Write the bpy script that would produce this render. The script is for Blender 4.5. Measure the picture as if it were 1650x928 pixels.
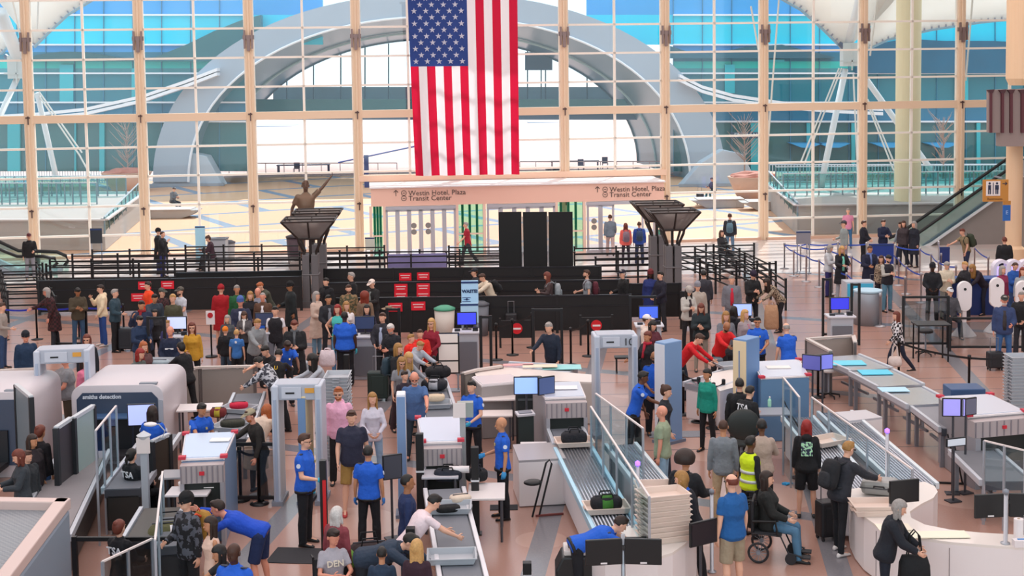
import bpy, bmesh, math, random
import numpy as np
from mathutils import Vector, Matrix
for o in list(bpy.data.objects): bpy.data.objects.remove(o)
SC = bpy.context.scene
COL = bpy.data.collections.new('place')
PI = math.pi
# ---------------------------------------------------------------- camera (frame 1650 x 928)
F_PX, CAM_H, HORIZON, PITCH, ROLL = 2250.0, 7.8, 114.0, math.radians(4.5), 0.014
CY = HORIZON + F_PX * math.tan(PITCH)
FWD = Vector((0, math.cos(PITCH), -math.sin(PITCH)))
UP0 = Vector((0, math.sin(PITCH), math.cos(PITCH)))
XC = Vector((1, 0, 0)) * math.cos(ROLL) - UP0 * math.sin(ROLL)
YC = Vector((1, 0, 0)) * math.sin(ROLL) + UP0 * math.cos(ROLL)
CAM = Vector((0, 0, CAM_H))
cd = bpy.data.cameras.new('camera'); cam = bpy.data.objects.new('camera', cd); COL.objects.link(cam)
cd.sensor_fit = 'HORIZONTAL'; cd.sensor_width = 36; cd.lens = 36 * F_PX / 1650
cd.shift_y = -(464 - CY) / 1650
cd.clip_end = 2000
cam.matrix_world = Matrix(((XC.x, YC.x, -FWD.x, 0), (XC.y, YC.y, -FWD.y, 0), (XC.z, YC.z, -FWD.z, CAM_H), (0, 0, 0, 1)))
SC.camera = cam
# ---------------------------------------------------------------- light
SC.view_settings.view_transform = 'Standard'; SC.view_settings.look = 'None'
SC.view_settings.gamma = 1; SC.view_settings.use_curve_mapping = False
SC.view_settings.exposure = 0.1
w = bpy.data.worlds.new('World'); SC.world = w; w.use_nodes = True
bg = w.node_tree.nodes['Background']
bg.inputs['Color'].default_value = (0.80, 0.93, 1.0, 1); bg.inputs['Strength'].default_value = 1.45
sun = bpy.data.lights.new('sun', 'SUN'); sun.energy = 4.3; sun.angle = 0.02; sun.color = (1, 0.95, 0.9)
so = bpy.data.objects.new('sun', sun); COL.objects.link(so); so.rotation_euler = (math.radians(-40), math.radians(14), 0)
def area(name, loc, rot, sx, sy, e, col=(1, 1, 1)):
    l = bpy.data.lights.new(name, 'AREA'); l.shape = 'RECTANGLE'; l.size = sx; l.size_y = sy; l.energy = e; l.color = col
    o = bpy.data.objects.new(name, l); COL.objects.link(o); o.location = loc; o.rotation_euler = rot; return o
area('roof_daylight', (0, 36, 15.5), (0, 0, 0), 50, 44, 7400, (1.0, 0.93, 0.93))
area('level_daylight', (-4, 4, 15), (math.radians(40), 0, 0), 34, 10, 500, (0.9, 0.93, 1.0))

# ---------------------------------------------------------------- pixel <-> place
def ray(px, py):
    return FWD + XC * ((px - 825) / F_PX) - YC * ((py - CY) / F_PX)
def G(px, py, z=0.0):
    d = ray(px, py); t = (z - CAM_H) / d.z; p = CAM + d * t; return Vector((p.x, p.y, z))
def AT(px, py, Y):
    d = ray(px, py); t = Y / d.y; return CAM + d * t
def ppm(y): return F_PX / y          # pixels per metre at depth y

# ---------------------------------------------------------------- materials
MATS = {}
def lin(c): return c / 12.92 if c <= 0.04045 else ((c + 0.055) / 1.055) ** 2.4
def hexc(h): return tuple(lin(int(h[i:i + 2], 16) / 255) for i in (0, 2, 4)) + (1,)
def M(h, rough=0.6, metal=0.0, noise=0.0, scale=8, coat=0.0):
    key = (h, rough, metal, noise, scale, coat)
    if key in MATS: return MATS[key]
    m = bpy.data.materials.new('paint_' + h); m.use_nodes = True; nt = m.node_tree; b = nt.nodes['Principled BSDF']
    b.inputs['Base Color'].default_value = hexc(h); b.inputs['Roughness'].default_value = rough; b.inputs['Metallic'].default_value = metal
    if coat: b.inputs['Coat Weight'].default_value = coat
    if noise:
        tc = nt.nodes.new('ShaderNodeTexCoord'); n = nt.nodes.new('ShaderNodeTexNoise'); n.inputs['Scale'].default_value = scale; n.inputs['Detail'].default_value = 3
        r = nt.nodes.new('ShaderNodeMix'); r.data_type = 'RGBA'
        c = hexc(h); r.inputs[6].default_value = tuple(x * (1 - noise) for x in c[:3]) + (1,); r.inputs[7].default_value = tuple(min(1, x * (1 + noise)) for x in c[:3]) + (1,)
        nt.links.new(tc.outputs['Object'], n.inputs['Vector']); nt.links.new(n.outputs['Fac'], r.inputs[0]); nt.links.new(r.outputs[2], b.inputs['Base Color'])
    MATS[key] = m; return m
def cloth(h):
    key = ('cloth', h)
    if key in MATS: return MATS[key]
    m = bpy.data.materials.new('cloth_' + h); m.use_nodes = True; nt = m.node_tree; b = nt.nodes['Principled BSDF']
    b.inputs['Base Color'].default_value = hexc(h); b.inputs['Roughness'].default_value = 0.85
    tc = nt.nodes.new('ShaderNodeTexCoord'); n = nt.nodes.new('ShaderNodeTexNoise'); n.inputs['Scale'].default_value = 9; n.inputs['Detail'].default_value = 2
    bp = nt.nodes.new('ShaderNodeBump'); bp.inputs['Strength'].default_value = 0.7; bp.inputs['Distance'].default_value = 0.04
    nt.links.new(tc.outputs['Object'], n.inputs['Vector']); nt.links.new(n.outputs['Fac'], bp.inputs['Height']); nt.links.new(bp.outputs['Normal'], b.inputs['Normal'])
    MATS[key] = m; return m
def pattern(name, c1, c2, kind='check', scale=10, rough=0.8):
    key = (name, c1, c2)
    if key in MATS: return MATS[key]
    m = bpy.data.materials.new(name); m.use_nodes = True; nt = m.node_tree; b = nt.nodes['Principled BSDF']; b.inputs['Roughness'].default_value = rough
    tc = nt.nodes.new('ShaderNodeTexCoord')
    if kind == 'check':
        t = nt.nodes.new('ShaderNodeTexChecker'); t.inputs['Scale'].default_value = scale; t.inputs['Color1'].default_value = hexc(c1); t.inputs['Color2'].default_value = hexc(c2)
        nt.links.new(tc.outputs['Object'], t.inputs['Vector']); nt.links.new(t.outputs['Color'], b.inputs['Base Color'])
    else:
        t = nt.nodes.new('ShaderNodeTexNoise' if kind == 'spots' else 'ShaderNodeTexVoronoi'); t.inputs['Scale'].default_value = scale
        r = nt.nodes.new('ShaderNodeValToRGB'); r.color_ramp.interpolation = 'CONSTANT'
        r.color_ramp.elements[0].color = hexc(c1); r.color_ramp.elements[1].color = hexc(c2); r.color_ramp.elements[1].position = 0.5
        nt.links.new(tc.outputs['Object'], t.inputs['Vector']); nt.links.new(t.outputs[0], r.inputs['Fac']); nt.links.new(r.outputs['Color'], b.inputs['Base Color'])
    MATS[key] = m; return m
def glass(name='clear', tint=(0.86, 0.95, 0.95), refl=0.12, rough=0.02):
    key = ('glass', name)
    if key in MATS: return MATS[key]
    m = bpy.data.materials.new('glass_' + name); m.use_nodes = True; nt = m.node_tree; nt.nodes.clear()
    o = nt.nodes.new('ShaderNodeOutputMaterial'); t = nt.nodes.new('ShaderNodeBsdfTransparent'); g = nt.nodes.new('ShaderNodeBsdfGlossy'); x = nt.nodes.new('ShaderNodeMixShader')
    t.inputs['Color'].default_value = tint + (1,); g.inputs['Roughness'].default_value = rough; x.inputs[0].default_value = refl
    nt.links.new(t.outputs[0], x.inputs[1]); nt.links.new(g.outputs[0], x.inputs[2]); nt.links.new(x.outputs[0], o.inputs['Surface'])
    MATS[key] = m; return m
def glow(h, s=1.0):
    key = ('glow', h, s)
    if key in MATS: return MATS[key]
    m = bpy.data.materials.new('lit_' + h); m.use_nodes = True; b = m.node_tree.nodes['Principled BSDF']
    b.inputs['Base Color'].default_value = hexc(h); b.inputs['Emission Color'].default_value = hexc(h); b.inputs['Emission Strength'].default_value = s
    MATS[key] = m; return m
def flagm(h):
    key = ('flag', h)
    if key in MATS: return MATS[key]
    m = bpy.data.materials.new('flag_' + h); m.use_nodes = True; nt = m.node_tree; b = nt.nodes['Principled BSDF']; b.inputs['Base Color'].default_value = hexc(h); b.inputs['Roughness'].default_value = .8
    t = nt.nodes.new('ShaderNodeBsdfTranslucent'); t.inputs['Color'].default_value = hexc(h); x = nt.nodes.new('ShaderNodeMixShader'); x.inputs[0].default_value = .45
    nt.links.new(b.outputs[0], x.inputs[1]); nt.links.new(t.outputs[0], x.inputs[2]); nt.links.new(x.outputs[0], nt.nodes['Material Output'].inputs['Surface']); MATS[key] = m; return m
BLACK = M('0e0e10', 0.5); WHITE = M('eee6e6', 0.45); STEEL = M('a9a6aa', 0.32, 0.7); GREY = M('8b9099', 0.5); CREAM = M('f2c9a8', 0.55)

# ---------------------------------------------------------------- mesh builder
class MB:
    def __init__(s): s.v = []; s.f = []; s.m = []; s.mi = 0
    def add(s, vs, fs):
        b = len(s.v); s.v += [tuple(v) for v in vs]; s.f += [tuple(i + b for i in f) for f in fs]; s.m += [s.mi] * len(fs); return s
    def mat(s, i): s.mi = i; return s
    def box(s, c, d, rz=0.0, rx=0.0, ry=0.0):
        R = Matrix.Rotation(rz, 3, 'Z') @ Matrix.Rotation(ry, 3, 'Y') @ Matrix.Rotation(rx, 3, 'X'); c = Vector(c)
        vs = [c + R @ Vector((x * d[0] / 2, y * d[1] / 2, z * d[2] / 2)) for x in (-1, 1) for y in (-1, 1) for z in (-1, 1)]
        return s.add(vs, [(0, 1, 3, 2), (4, 6, 7, 5), (0, 4, 5, 1), (2, 3, 7, 6), (0, 2, 6, 4), (1, 5, 7, 3)])
    def frame(s, a):                      # orthonormal around axis a
        a = a.normalized(); u = a.cross(Vector((0, 0, 1)))
        if u.length < 1e-3: u = a.cross(Vector((0, 1, 0)))
        u.normalize(); return u, a.cross(u).normalized()
    def tube(s, p0, p1, r0, r1=None, n=8, rnd=False):
        p0 = Vector(p0); p1 = Vector(p1); r1 = r0 if r1 is None else r1; a = p1 - p0
        if a.length < 1e-6: return s
        u, v = s.frame(a); an = a.normalized(); rings = []
        if rnd: rings += [(p0 - an * r0 * 0.97, r0 * 0.25), (p0 - an * r0 * 0.7, r0 * 0.71)]
        rings += [(p0, r0), (p1, r1)]
        if rnd: rings += [(p1 + an * r1 * 0.7, r1 * 0.71), (p1 + an * r1 * 0.97, r1 * 0.25)]
        return s.rings([[c + (u * math.cos(2 * PI * i / n) + v * math.sin(2 * PI * i / n)) * r for i in range(n)] for c, r in rings])
    def rings(s, R, cap=True, close=False):
        n = len(R[0]); b = 0; vs = [p for r in R for p in r]; fs = []
        for k in range(len(R) - 1 + (1 if close else 0)):
            k2 = (k + 1) % len(R)
            for i in range(n):
                j = (i + 1) % n; fs.append((k * n + i, k * n + j, k2 * n + j, k2 * n + i))
        if cap and not close: fs += [tuple(range(n))[::-1], tuple((len(R) - 1) * n + i for i in range(n))]
        return s.add(vs, fs)
    def path(s, pts, r, n=6):
        pts = [Vector(p) for p in pts]; R = []
        for k, p in enumerate(pts):
            a = (pts[min(k + 1, len(pts) - 1)] - pts[max(k - 1, 0)]); u, v = s.frame(a)
            rr = r[k] if isinstance(r, (list, tuple)) else r
            R.append([p + (u * math.cos(2 * PI * i / n) + v * math.sin(2 * PI * i / n)) * rr for i in range(n)])
        return s.rings(R)
    def lathe(s, prof, c=(0, 0, 0), n=16):
        c = Vector(c); return s.rings([[c + Vector((r * math.cos(2 * PI * i / n), r * math.sin(2 * PI * i / n), z)) for i in range(n)] for r, z in prof])
    def ell(s, c, r, R=None, nu=12, nv=8, fn=None):
        c = Vector(c); rings = []
        for k in range(nv + 1):
            t = PI * (0.02 + 0.96 * k / nv); ring = []
            for i in range(nu):
                d = Vector((math.sin(t) * math.cos(2 * PI * i / nu), math.sin(t) * math.sin(2 * PI * i / nu), -math.cos(t)))
                q = fn(d) if fn else 1.0
                p = Vector((d.x * r[0], d.y * r[1], d.z * r[2])) * q
                ring.append(c + (R @ p if R else p))
            rings.append(ring)
        return s.rings(rings)
    def prism(s, poly, z0, z1):           # poly: list of (x, y)
        n = len(poly); vs = [Vector((p[0], p[1], z0)) for p in poly] + [Vector((p[0], p[1], z1)) for p in poly]
        return s.add(vs, [tuple(range(n))[::-1], tuple(range(n, 2 * n))] + [(i, (i + 1) % n, n + (i + 1) % n, n + i) for i in range(n)])
    def extr(s, pts, d):                  # any planar polygon pushed along d
        pts = [Vector(p) for p in pts]; d = Vector(d); n = len(pts)
        return s.add(pts + [p + d for p in pts], [tuple(range(n))[::-1], tuple(range(n, 2 * n))] + [(i, (i + 1) % n, n + (i + 1) % n, n + i) for i in range(n)])
    def mesh(s, name='m'):
        me = bpy.data.meshes.new(name); me.from_pydata(s.v, [], s.f); me.update()
        if any(s.m): me.polygons.foreach_set('material_index', s.m)
        return me
    def build(s, name, mat, parent=None, smooth=False, bev=0.0, fix=True):
        me = s.mesh(name)
        if fix:
            bm = bmesh.new(); bm.from_mesh(me); bmesh.ops.recalc_face_normals(bm, faces=bm.faces); bm.to_mesh(me); bm.free()
        for x in (mat if isinstance(mat, (list, tuple)) else [mat]): me.materials.append(x)
        if smooth: me.polygons.foreach_set('use_smooth', [True] * len(me.polygons))
        o = bpy.data.objects.new(name, me); COL.objects.link(o)
        if parent: o.parent = parent
        if bev:
            b = o.modifiers.new('bevel', 'BEVEL'); b.width = bev; b.segments = 2; b.limit_method = 'ANGLE'
        return o
def tag(o, label=None, cat=None, group=None, kind=None):
    if label: o['label'] = label
    if cat: o['category'] = cat
    if group: o['group'] = group
    if kind: o['kind'] = kind
    return o
def thing(name, label, cat, loc=(0, 0, 0), rz=0.0, group=None):
    o = bpy.data.objects.new(name, None); COL.objects.link(o); o.location = loc; o.rotation_euler = (0, 0, rz); o.empty_display_size = 0.2
    return tag(o, label, cat, group)
def struct(name, mb, mat, **k):
    return tag(mb.build(name, mat, **k), kind='structure')
def copy_tree(o, parent=None):
    c = o.copy(); COL.objects.link(c)
    if parent: c.parent = parent
    for ch in o.children: copy_tree(ch, c)
    return c
def text(s, size, mat, parent=None, loc=(0, 0, 0), rot=(PI / 2, 0, 0), name='lettering', depth=0.004, align='LEFT', bold=0.0):
    cu = bpy.data.curves.new(name, 'FONT'); cu.body = s; cu.size = size; cu.extrude = depth; cu.align_x = align; cu.offset = bold; cu.resolution_u = 2
    t = bpy.data.objects.new('tmp', cu)
    me = bpy.data.meshes.new_from_object(t); bpy.data.objects.remove(t)
    me.materials.clear(); me.materials.append(mat); o = bpy.data.objects.new(name, me); COL.objects.link(o)
    if parent: o.parent = parent
    o.location = loc; o.rotation_euler = rot; return o
# ================================================================ the setting
def floor_mat():
    m = bpy.data.materials.new('terrazzo'); m.use_nodes = True; nt = m.node_tree; b = nt.nodes['Principled BSDF']; N = nt.nodes.new; Lk = nt.links.new
    tc = N('ShaderNodeTexCoord'); sp = N('ShaderNodeSeparateXYZ'); Lk(tc.outputs['Object'], sp.inputs[0])
    def mth(op, a, bb=None, c=None):
        n = N('ShaderNodeMath'); n.operation = op
        for i, x in enumerate((a, bb, c)):
            if x is None: continue
            if isinstance(x, (int, float)): n.inputs[i].default_value = x
            else: Lk(x, n.inputs[i])
        return n.outputs[0]
    X, Y = sp.outputs[0], sp.outputs[1]
    def lines(v, per, wd): return mth('LESS_THAN', mth('ABSOLUTE', mth('SUBTRACT', mth('FRACT', mth('DIVIDE', v, per)), .5)), wd / per / 2)
    joint = lines(Y, 1.25, .05); d1 = lines(mth('ADD', mth('MULTIPLY', X, .45), mth('MULTIPLY', Y, .893)), 9.4, .42); d2 = lines(mth('ADD', mth('MULTIPLY', X, .90), mth('MULTIPLY', Y, .43)), 5.2, .42)
    d3 = lines(mth('SUBTRACT', mth('MULTIPLY', X, .97), mth('MULTIPLY', Y, .12)), 4.6, .38)
    ns = N('ShaderNodeTexNoise'); ns.inputs['Scale'].default_value = .35; Lk(tc.outputs['Object'], ns.inputs['Vector'])
    n2 = N('ShaderNodeTexNoise'); n2.inputs['Scale'].default_value = 26; n2.inputs['Detail'].default_value = 4; Lk(tc.outputs['Object'], n2.inputs['Vector'])
    vo = N('ShaderNodeTexVoronoi'); vo.inputs['Scale'].default_value = .33; Lk(tc.outputs['Object'], vo.inputs['Vector'])
    near = mth('LESS_THAN', Y, 33); circ = mth('MULTIPLY', mth('LESS_THAN', vo.outputs['Distance'], .32), near)
    def mix(f, a, bb):
        n = N('ShaderNodeMix'); n.data_type = 'RGBA'
        if isinstance(f, float): n.inputs[0].default_value = f
        else: Lk(f, n.inputs[0])
        for i, x in ((6, a), (7, bb)):
            if isinstance(x, str): n.inputs[i].default_value = hexc(x)
            else: Lk(x, n.inputs[i])
        return n.outputs[2]
    c = mix(ns.outputs['Fac'], 'a87c6a', 'bd9080'); c = mix(circ, c, 'c39a88'); c = mix(mth('MULTIPLY', joint, mth('GREATER_THAN', Y, 27)), c, '6f5c58')
    c = mix(d3, c, '747880'); c = mix(d1, c, '6c727c'); c = mix(mth('MULTIPLY', n2.outputs['Fac'], .35), c, 'b9a49c')
    c = mix(mth('MULTIPLY', mth('GREATER_THAN', Y, 52.6), .75), c, 'e6dcd8')  # paler zone near the entrance: window glare put into the floor colour
    Lk(c, b.inputs['Base Color']); b.inputs['Roughness'].default_value = .2; b.inputs['Specular IOR Level'].default_value = .45
    return m
def plaza_mat():
    m = bpy.data.materials.new('plaza paving'); m.use_nodes = True; nt = m.node_tree; b = nt.nodes['Principled BSDF']; N = nt.nodes.new; Lk = nt.links.new
    tc = N('ShaderNodeTexCoord'); mp = N('ShaderNodeMapping'); mp.inputs['Rotation'].default_value = (0, 0, math.radians(-28)); Lk(tc.outputs['Object'], mp.inputs[0])
    br = N('ShaderNodeTexBrick'); br.inputs['Scale'].default_value = .06; br.inputs['Mortar Size'].default_value = .02; br.inputs['Brick Width'].default_value = .5; br.inputs['Row Height'].default_value = .42
    br.inputs['Color1'].default_value = hexc('dba684'); br.inputs['Color2'].default_value = hexc('deb08e'); br.inputs['Mortar'].default_value = hexc('7f8ca0')
    Lk(mp.outputs[0], br.inputs['Vector']); Lk(br.outputs['Color'], b.inputs['Base Color']); b.inputs['Roughness'].default_value = .7
    return m
# facade line: u along, slightly turned away on the right
FA = math.radians(6.0); FO = Vector((0, 61.8, 0)); FU = Vector((math.cos(FA), math.sin(FA), 0)); FN = Vector((-math.sin(FA), math.cos(FA), 0))
def W(px, py):
    d = ray(px, py); t = (FO - CAM).dot(FN) / d.dot(FN); p = CAM + d * t; return (p - FO).dot(FU), p.z
def FP(u, z, off=0.0): return FO + FU * u + FN * off + Vector((0, 0, z))
def fbox(mb, u0, u1, z0, z1, o0, o1):
    c = FP((u0 + u1) / 2, (z0 + z1) / 2, (o0 + o1) / 2); return mb.box(c, (u1 - u0, o1 - o0, z1 - z0), FA)
struct('floor', MB().prism([(-34, -2), (34, -2), (34, FP(34, 0).y), (-34, FP(-34, 0).y)], -.3, 0), floor_mat())
struct('plaza_ground', MB().prism([tuple(FP(-34, 0, .02))[:2], tuple(FP(34, 0, .02))[:2], (60, 106), (-60, 106)], -.3, -.01), plaza_mat())
struct('prairie_ground', MB().prism([(-260, 106), (260, 106), (400, 700), (-400, 700)], -.6, -.05), M('d8b4ac', .9, 0, .3, .08))
fab = M('f2eef0', .8)
cb = MB()
for i in range(17):                                  # stretched white tent roof over the hall, above the picture
    pass
n1 = 18; R = []
for i in range(n1 + 1):
    y = -4 + 70 * i / n1; zz = 17.5 + 1.6 * abs(math.sin(PI * i / 4.5)); R.append([Vector((-36, y, 17)), Vector((0, y, zz + 1)), Vector((36, y, 17)), Vector((36, y, 17.2)), Vector((0, y, zz + 1.2)), Vector((-36, y, 17.2))])
struct('ceiling', cb.rings(R), fab)
struct('wall_left', MB().box((-35, 29, 8.5), (.4, 66, 17)), M('cfc2bb', .8)); struct('wall_right', MB().box((35, 31, 8.5), (.4, 70, 17)), M('cfc2bb', .8))
# -- facade
mull = [W(x, 100)[0] for x in (44, 225, 402, 574, 740, 908, 1071, 1230, 1390, 1547)]
mull = [mull[0] - 4.8 * k for k in (2, 1)] + mull + [mull[-1] + 4.75 * k for k in (1, 2)]
ZT = W(400, 187)[1]; SPZ = 1.262; ZL = W(640, 290)[1]
for i, u in enumerate(mull):
    mb = MB(); z0 = ZL if i == 6 else 0
    fbox(mb, u - .17, u + .17, z0, 17, -.2, .2); fbox(mb, u - .045, u + .045, z0, 17, -.28, -.2)
    mb2 = struct('trim_%d' % (i + 1), mb, M('ebd0b2', .5), bev=.02)
    for zj in (W(mull and 225, 62)[1],):             # cable clamp under the roof strut
        k = MB(); fbox(k, u - .24, u + .24, zj - .1, zj + .08, -.34, -.2); fbox(k, u - .2, u - .12, zj - .5, zj + .3, -.4, -.3); fbox(k, u + .12, u + .2, zj - .5, zj + .3, -.4, -.3); fbox(k, u - .07, u + .07, zj - .6, zj + .05, -.36, -.28)
        k.build('cable_clamp', M('8a7672', .4, .5), mb2)
    for zj in (ZT, ZT - 3 * SPZ - .2):
        if zj < z0: continue
        k = MB(); fbox(k, u - .02, u + .03, zj - .2, zj + .15, -.34, -.28); fbox(k, u - .1, u + .08, zj + .05, zj + .12, -.34, -.28); k.build('anchor_bolt', M('6a5450', .4, .5), mb2)
glz = glass('facade', (.93, .97, .98), .05, .03)
for i in range(len(mull) - 1):
    u0, u1 = mull[i] + .17, mull[i + 1] - .17; over = i in (5, 6, 7); z0 = ZL + .2 if over else .12; um = (u0 + u1) / 2
    p = MB(); fbox(p, u0, u1, z0, 17, -.01, .01); pane = struct('window_%d' % (i + 1), p, glz)
    g = MB(); fbox(g, um - .05, um + .05, z0, 17, -.07, .07)
    for k in range(-8, 9):
        z = ZT + k * SPZ
        if z > z0 and z < 16.5 and k != 0: fbox(g, u0, u1, z - .045, z + .045, -.07, .07)
    fbox(g, u0, u0 + .05, z0, 17, -.07, .07); fbox(g, u1 - .05, u1, z0, 17, -.07, .07)
    g.build('glazing_bars', M('f6eee2', .5), pane)
tb = MB(); fbox(tb, mull[0], mull[-1], ZT - .17, ZT + .17, -.17, .17); struct('trim_20', tb, M('ebceb0', .5))
tb = MB(); fbox(tb, mull[5], mull[8], ZL - .02, ZL + .24, -.3, .25); struct('trim_21', tb, M('f2cfb4', .5))
tb = MB(); fbox(tb, mull[0], mull[5], 0, .12, -.2, .2); fbox(tb, mull[8], mull[-1], 0, .12, -.2, .2); struct('baseboard_back', tb, M('e0b9a0', .5))
struct('wall_back', fbox(MB(), -34, mull[0], 0, 17, -.2, .2), M('cfc2bb')); struct('wall_back_right', fbox(MB(), mull[-1], 34, 0, 17, -.2, .2), M('cfc2bb'))
# -- entrance vestibule
VO = -3.0
def WV(px, py):
    o = FO + FN * VO; d = ray(px, py); t = (o - CAM).dot(FN) / d.dot(FN); p = CAM + d * t; return (p - o).dot(FU), p.z
vu0, vu1 = WV(598, 330)[0], WV(1070, 330)[0]; vzt = WV(640, 303)[1]; vzd = WV(680, 331)[1]
hb = MB(); fbox(hb, vu0, vu1, vzd, vzt, VO, VO + .25); head = struct('trim_30', hb, M('f4c6b2', .5))
hb = MB(); fbox(hb, vu0 - .05, vu1 + .05, vzt, vzt + .06, VO - .1, -.1); struct('vestibule_roof', hb, WHITE)
def wu(px): return WV(px, 370)[0]
doorm = M('c9c6cc', .35, .5); vgl = glass('vestibule', (.62, .9, .82), .1, .05); dgl = glass('door', (.95, .97, 1), .06, .03)
posts = [598, 619, 738, 781, 786, 896, 942, 949, 1055, 1070]
pm = MB()
for px in (598, 620, 737, 781, 897, 942, 1057, 1071): fbox(pm, wu(px) - .06, wu(px) + .06, 0, vzd, VO, VO + .2)
struct('trim_31', pm, M('f4d2c0', .5))
for n, (a, b_) in enumerate(((601, 617), (739, 779), (899, 940), (1059, 1069))):
    g = MB(); fbox(g, wu(a), wu(b_), .05, vzd, VO + .08, VO + .1); w_ = struct('window_%d' % (40 + n), g, vgl)
    f = MB(); fbox(f, wu(a), wu(b_), vzd * .42, vzd * .42 + .06, VO + .04, VO + .14); fbox(f, wu(a), wu(b_), 0, .08, VO + .04, VO + .14); f.build('mid_rail', M('f4d2c0', .5), w_)
    for q in range(3):
        f = MB(); uu = wu(a) + (wu(b_) - wu(a)) * (q + .7) / 3.4; fbox(f, uu - .05, uu + .05, .1, vzd, VO + .6, VO + .7); f.build('inner_post', M('2e8f76', .4), w_)
def door(n, a, b_, leaves, skip=()):
    g = MB(); fbox(g, wu(a), wu(b_), vzd - .16, vzd - .02, VO - .04, VO + .16); r = struct('door_%d' % n, g, doorm)
    for q in range(leaves):
        if q in skip: continue
        u0 = wu(a + (b_ - a) * q / leaves); u1 = wu(a + (b_ - a) * (q + 1) / leaves); f = MB()
        fbox(f, u0, u0 + .09, 0, vzd - .16, VO, VO + .08); fbox(f, u1 - .09, u1, 0, vzd - .16, VO, VO + .08); fbox(f, u0, u1, 0, .12, VO, VO + .08); fbox(f, u0, u1, vzd - .24, vzd - .16, VO, VO + .08)
        lf = f.build('leaf', doorm, r); p = MB(); fbox(p, u0 + .09, u1 - .09, .12, vzd - .24, VO + .03, VO + .05); p.build('pane', dgl, lf)
        if n == 1 and q in (2, 3) or n == 3 and q == 0:
            for zz in (vzd * .62, vzd * .5):
                s_ = MB(); c_ = FP(u1 - .3 if q == 2 else u0 + .3, zz, VO - .02); s_.tube(c_ - FN * .01, c_ + FN * .01, .12, .12, 14); s_.build('decal', M('8d8a86', .6), lf)
door(1, 622, 735, 6); door(2, 785, 895, 5); door(3, 946, 1056, 5, (2, 3))
# signs over the doors
for px, py in ((658, 312), (982, 306)):
    u, z = WV(px, py); dk = M('5a4640', .6)
    text('Westin Hotel, Plaza', .30, dk, head, FP(u, z - .08, VO - .02), (PI / 2, 0, FA), 'lettering')
    u2, z2 = WV(px, py + 8.5); text('Transit Center', .30, dk, head, FP(u, z2 - .08, VO - .02), (PI / 2, 0, FA), 'lettering')
    for zz, d in ((z, 0), (z2, .05)):
        c_ = FP(u - .19 + d * 0, zz + .03, VO); m = MB(); 
        R = [[c_ + FU * (r * math.cos(a)) + Vector((0, 0, r * math.sin(a))) - FN * .02 for a in [2 * PI * i / 16 for i in range(16)]] for r in (.09, .115)]
        m.add(R[0] + R[1], [(i, (i + 1) % 16, 16 + (i + 1) % 16, 16 + i) for i in range(16)]); m.box(c_ - FN * .02, (.1, .01, .025), FA); m.build('pictogram', dk, head, fix=False)
    c_ = FP(u - .52, z + .03, VO - .02); m = MB(); m.box(c_, (.025, .01, .24), FA); m.box(c_ + FU * .045 + Vector((0, 0, .08)), (.13, .01, .03), FA, 0, math.radians(45)); m.box(c_ - FU * .045 + Vector((0, 0, .08)), (.13, .01, .03), FA, 0, math.radians(-45)); m.build('arrow', dk, head)
# -- columns and the escalator wall on the right
def cyl_at(name, px, Y, r, z0, z1, mat, n=28): 
    p = AT(px, 300, Y); mb = MB(); mb.lathe([(r, z0), (r, z1)], (p.x, p.y, 0), n); return struct(name, mb, mat, smooth=False)
p = AT(1463, 200, 66.5); mb = MB(); mb.lathe([(.62, 0), (.62, 3.2), (.585, 3.25), (.585, 16.5)], (p.x, p.y, 0), 30); o = struct('column_outside', mb, M('f0e2bd', .6))
mb = MB(); mb.lathe([(.62, 6.1), (.62, 6.16)], (p.x, p.y, 0), 30); 
p = AT(1634, 300, 52); mb = MB(); mb.lathe([(.42, 0), (.42, .9), (.3, 1.0), (.3, 4.3)], (p.x, p.y, 0), 28); mb.lathe([(.3, 4.3), (.3, 5.6)], (p.x, p.y, 0), 28); mb.lathe([(.5, 7.0), (.62, 7.25), (.62, 17)], (p.x + .28, p.y, 0), 28); struct('column_right', mb, M('f2cfa8', .55))
Yw = 50.8
def quad(Y, pts, d): return MB().extr([AT(x, y, Y) for x, y in pts], (0, d, 0))
struct('wall_right_upper', quad(Yw, [(1597, 145), (1760, 140), (1760, 236), (1612, 236), (1612, 214), (1597, 214)], .5), M('9b8b86', .7))
for n, x in enumerate((1597, 1616, 1630, 1648)):
    struct('trim_%d' % (50 + n), quad(Yw - .12, [(x - 2, 146), (x + 2, 146), (x + 2, 214), (x - 2, 214)], .12), M('5c2c34', .5))
    struct('trim_%d' % (60 + n), quad(Yw - .14, [(x - 6, 145), (x + 6, 144), (x + 3, 150), (x - 2, 150)], .14), M('4c2a30', .5))
struct('wall_escalator', quad(60.2, [(1476, 407), (1500, 384), (1600, 316), (1780, 196), (1780, 400)], 2.2), M('97908c', .7, 0, .06, 2))
struct('wall_right_lower', quad(55, [(1634, 285), (1780, 285), (1780, 440), (1634, 440)], .4), M('8f8780', .7))
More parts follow.
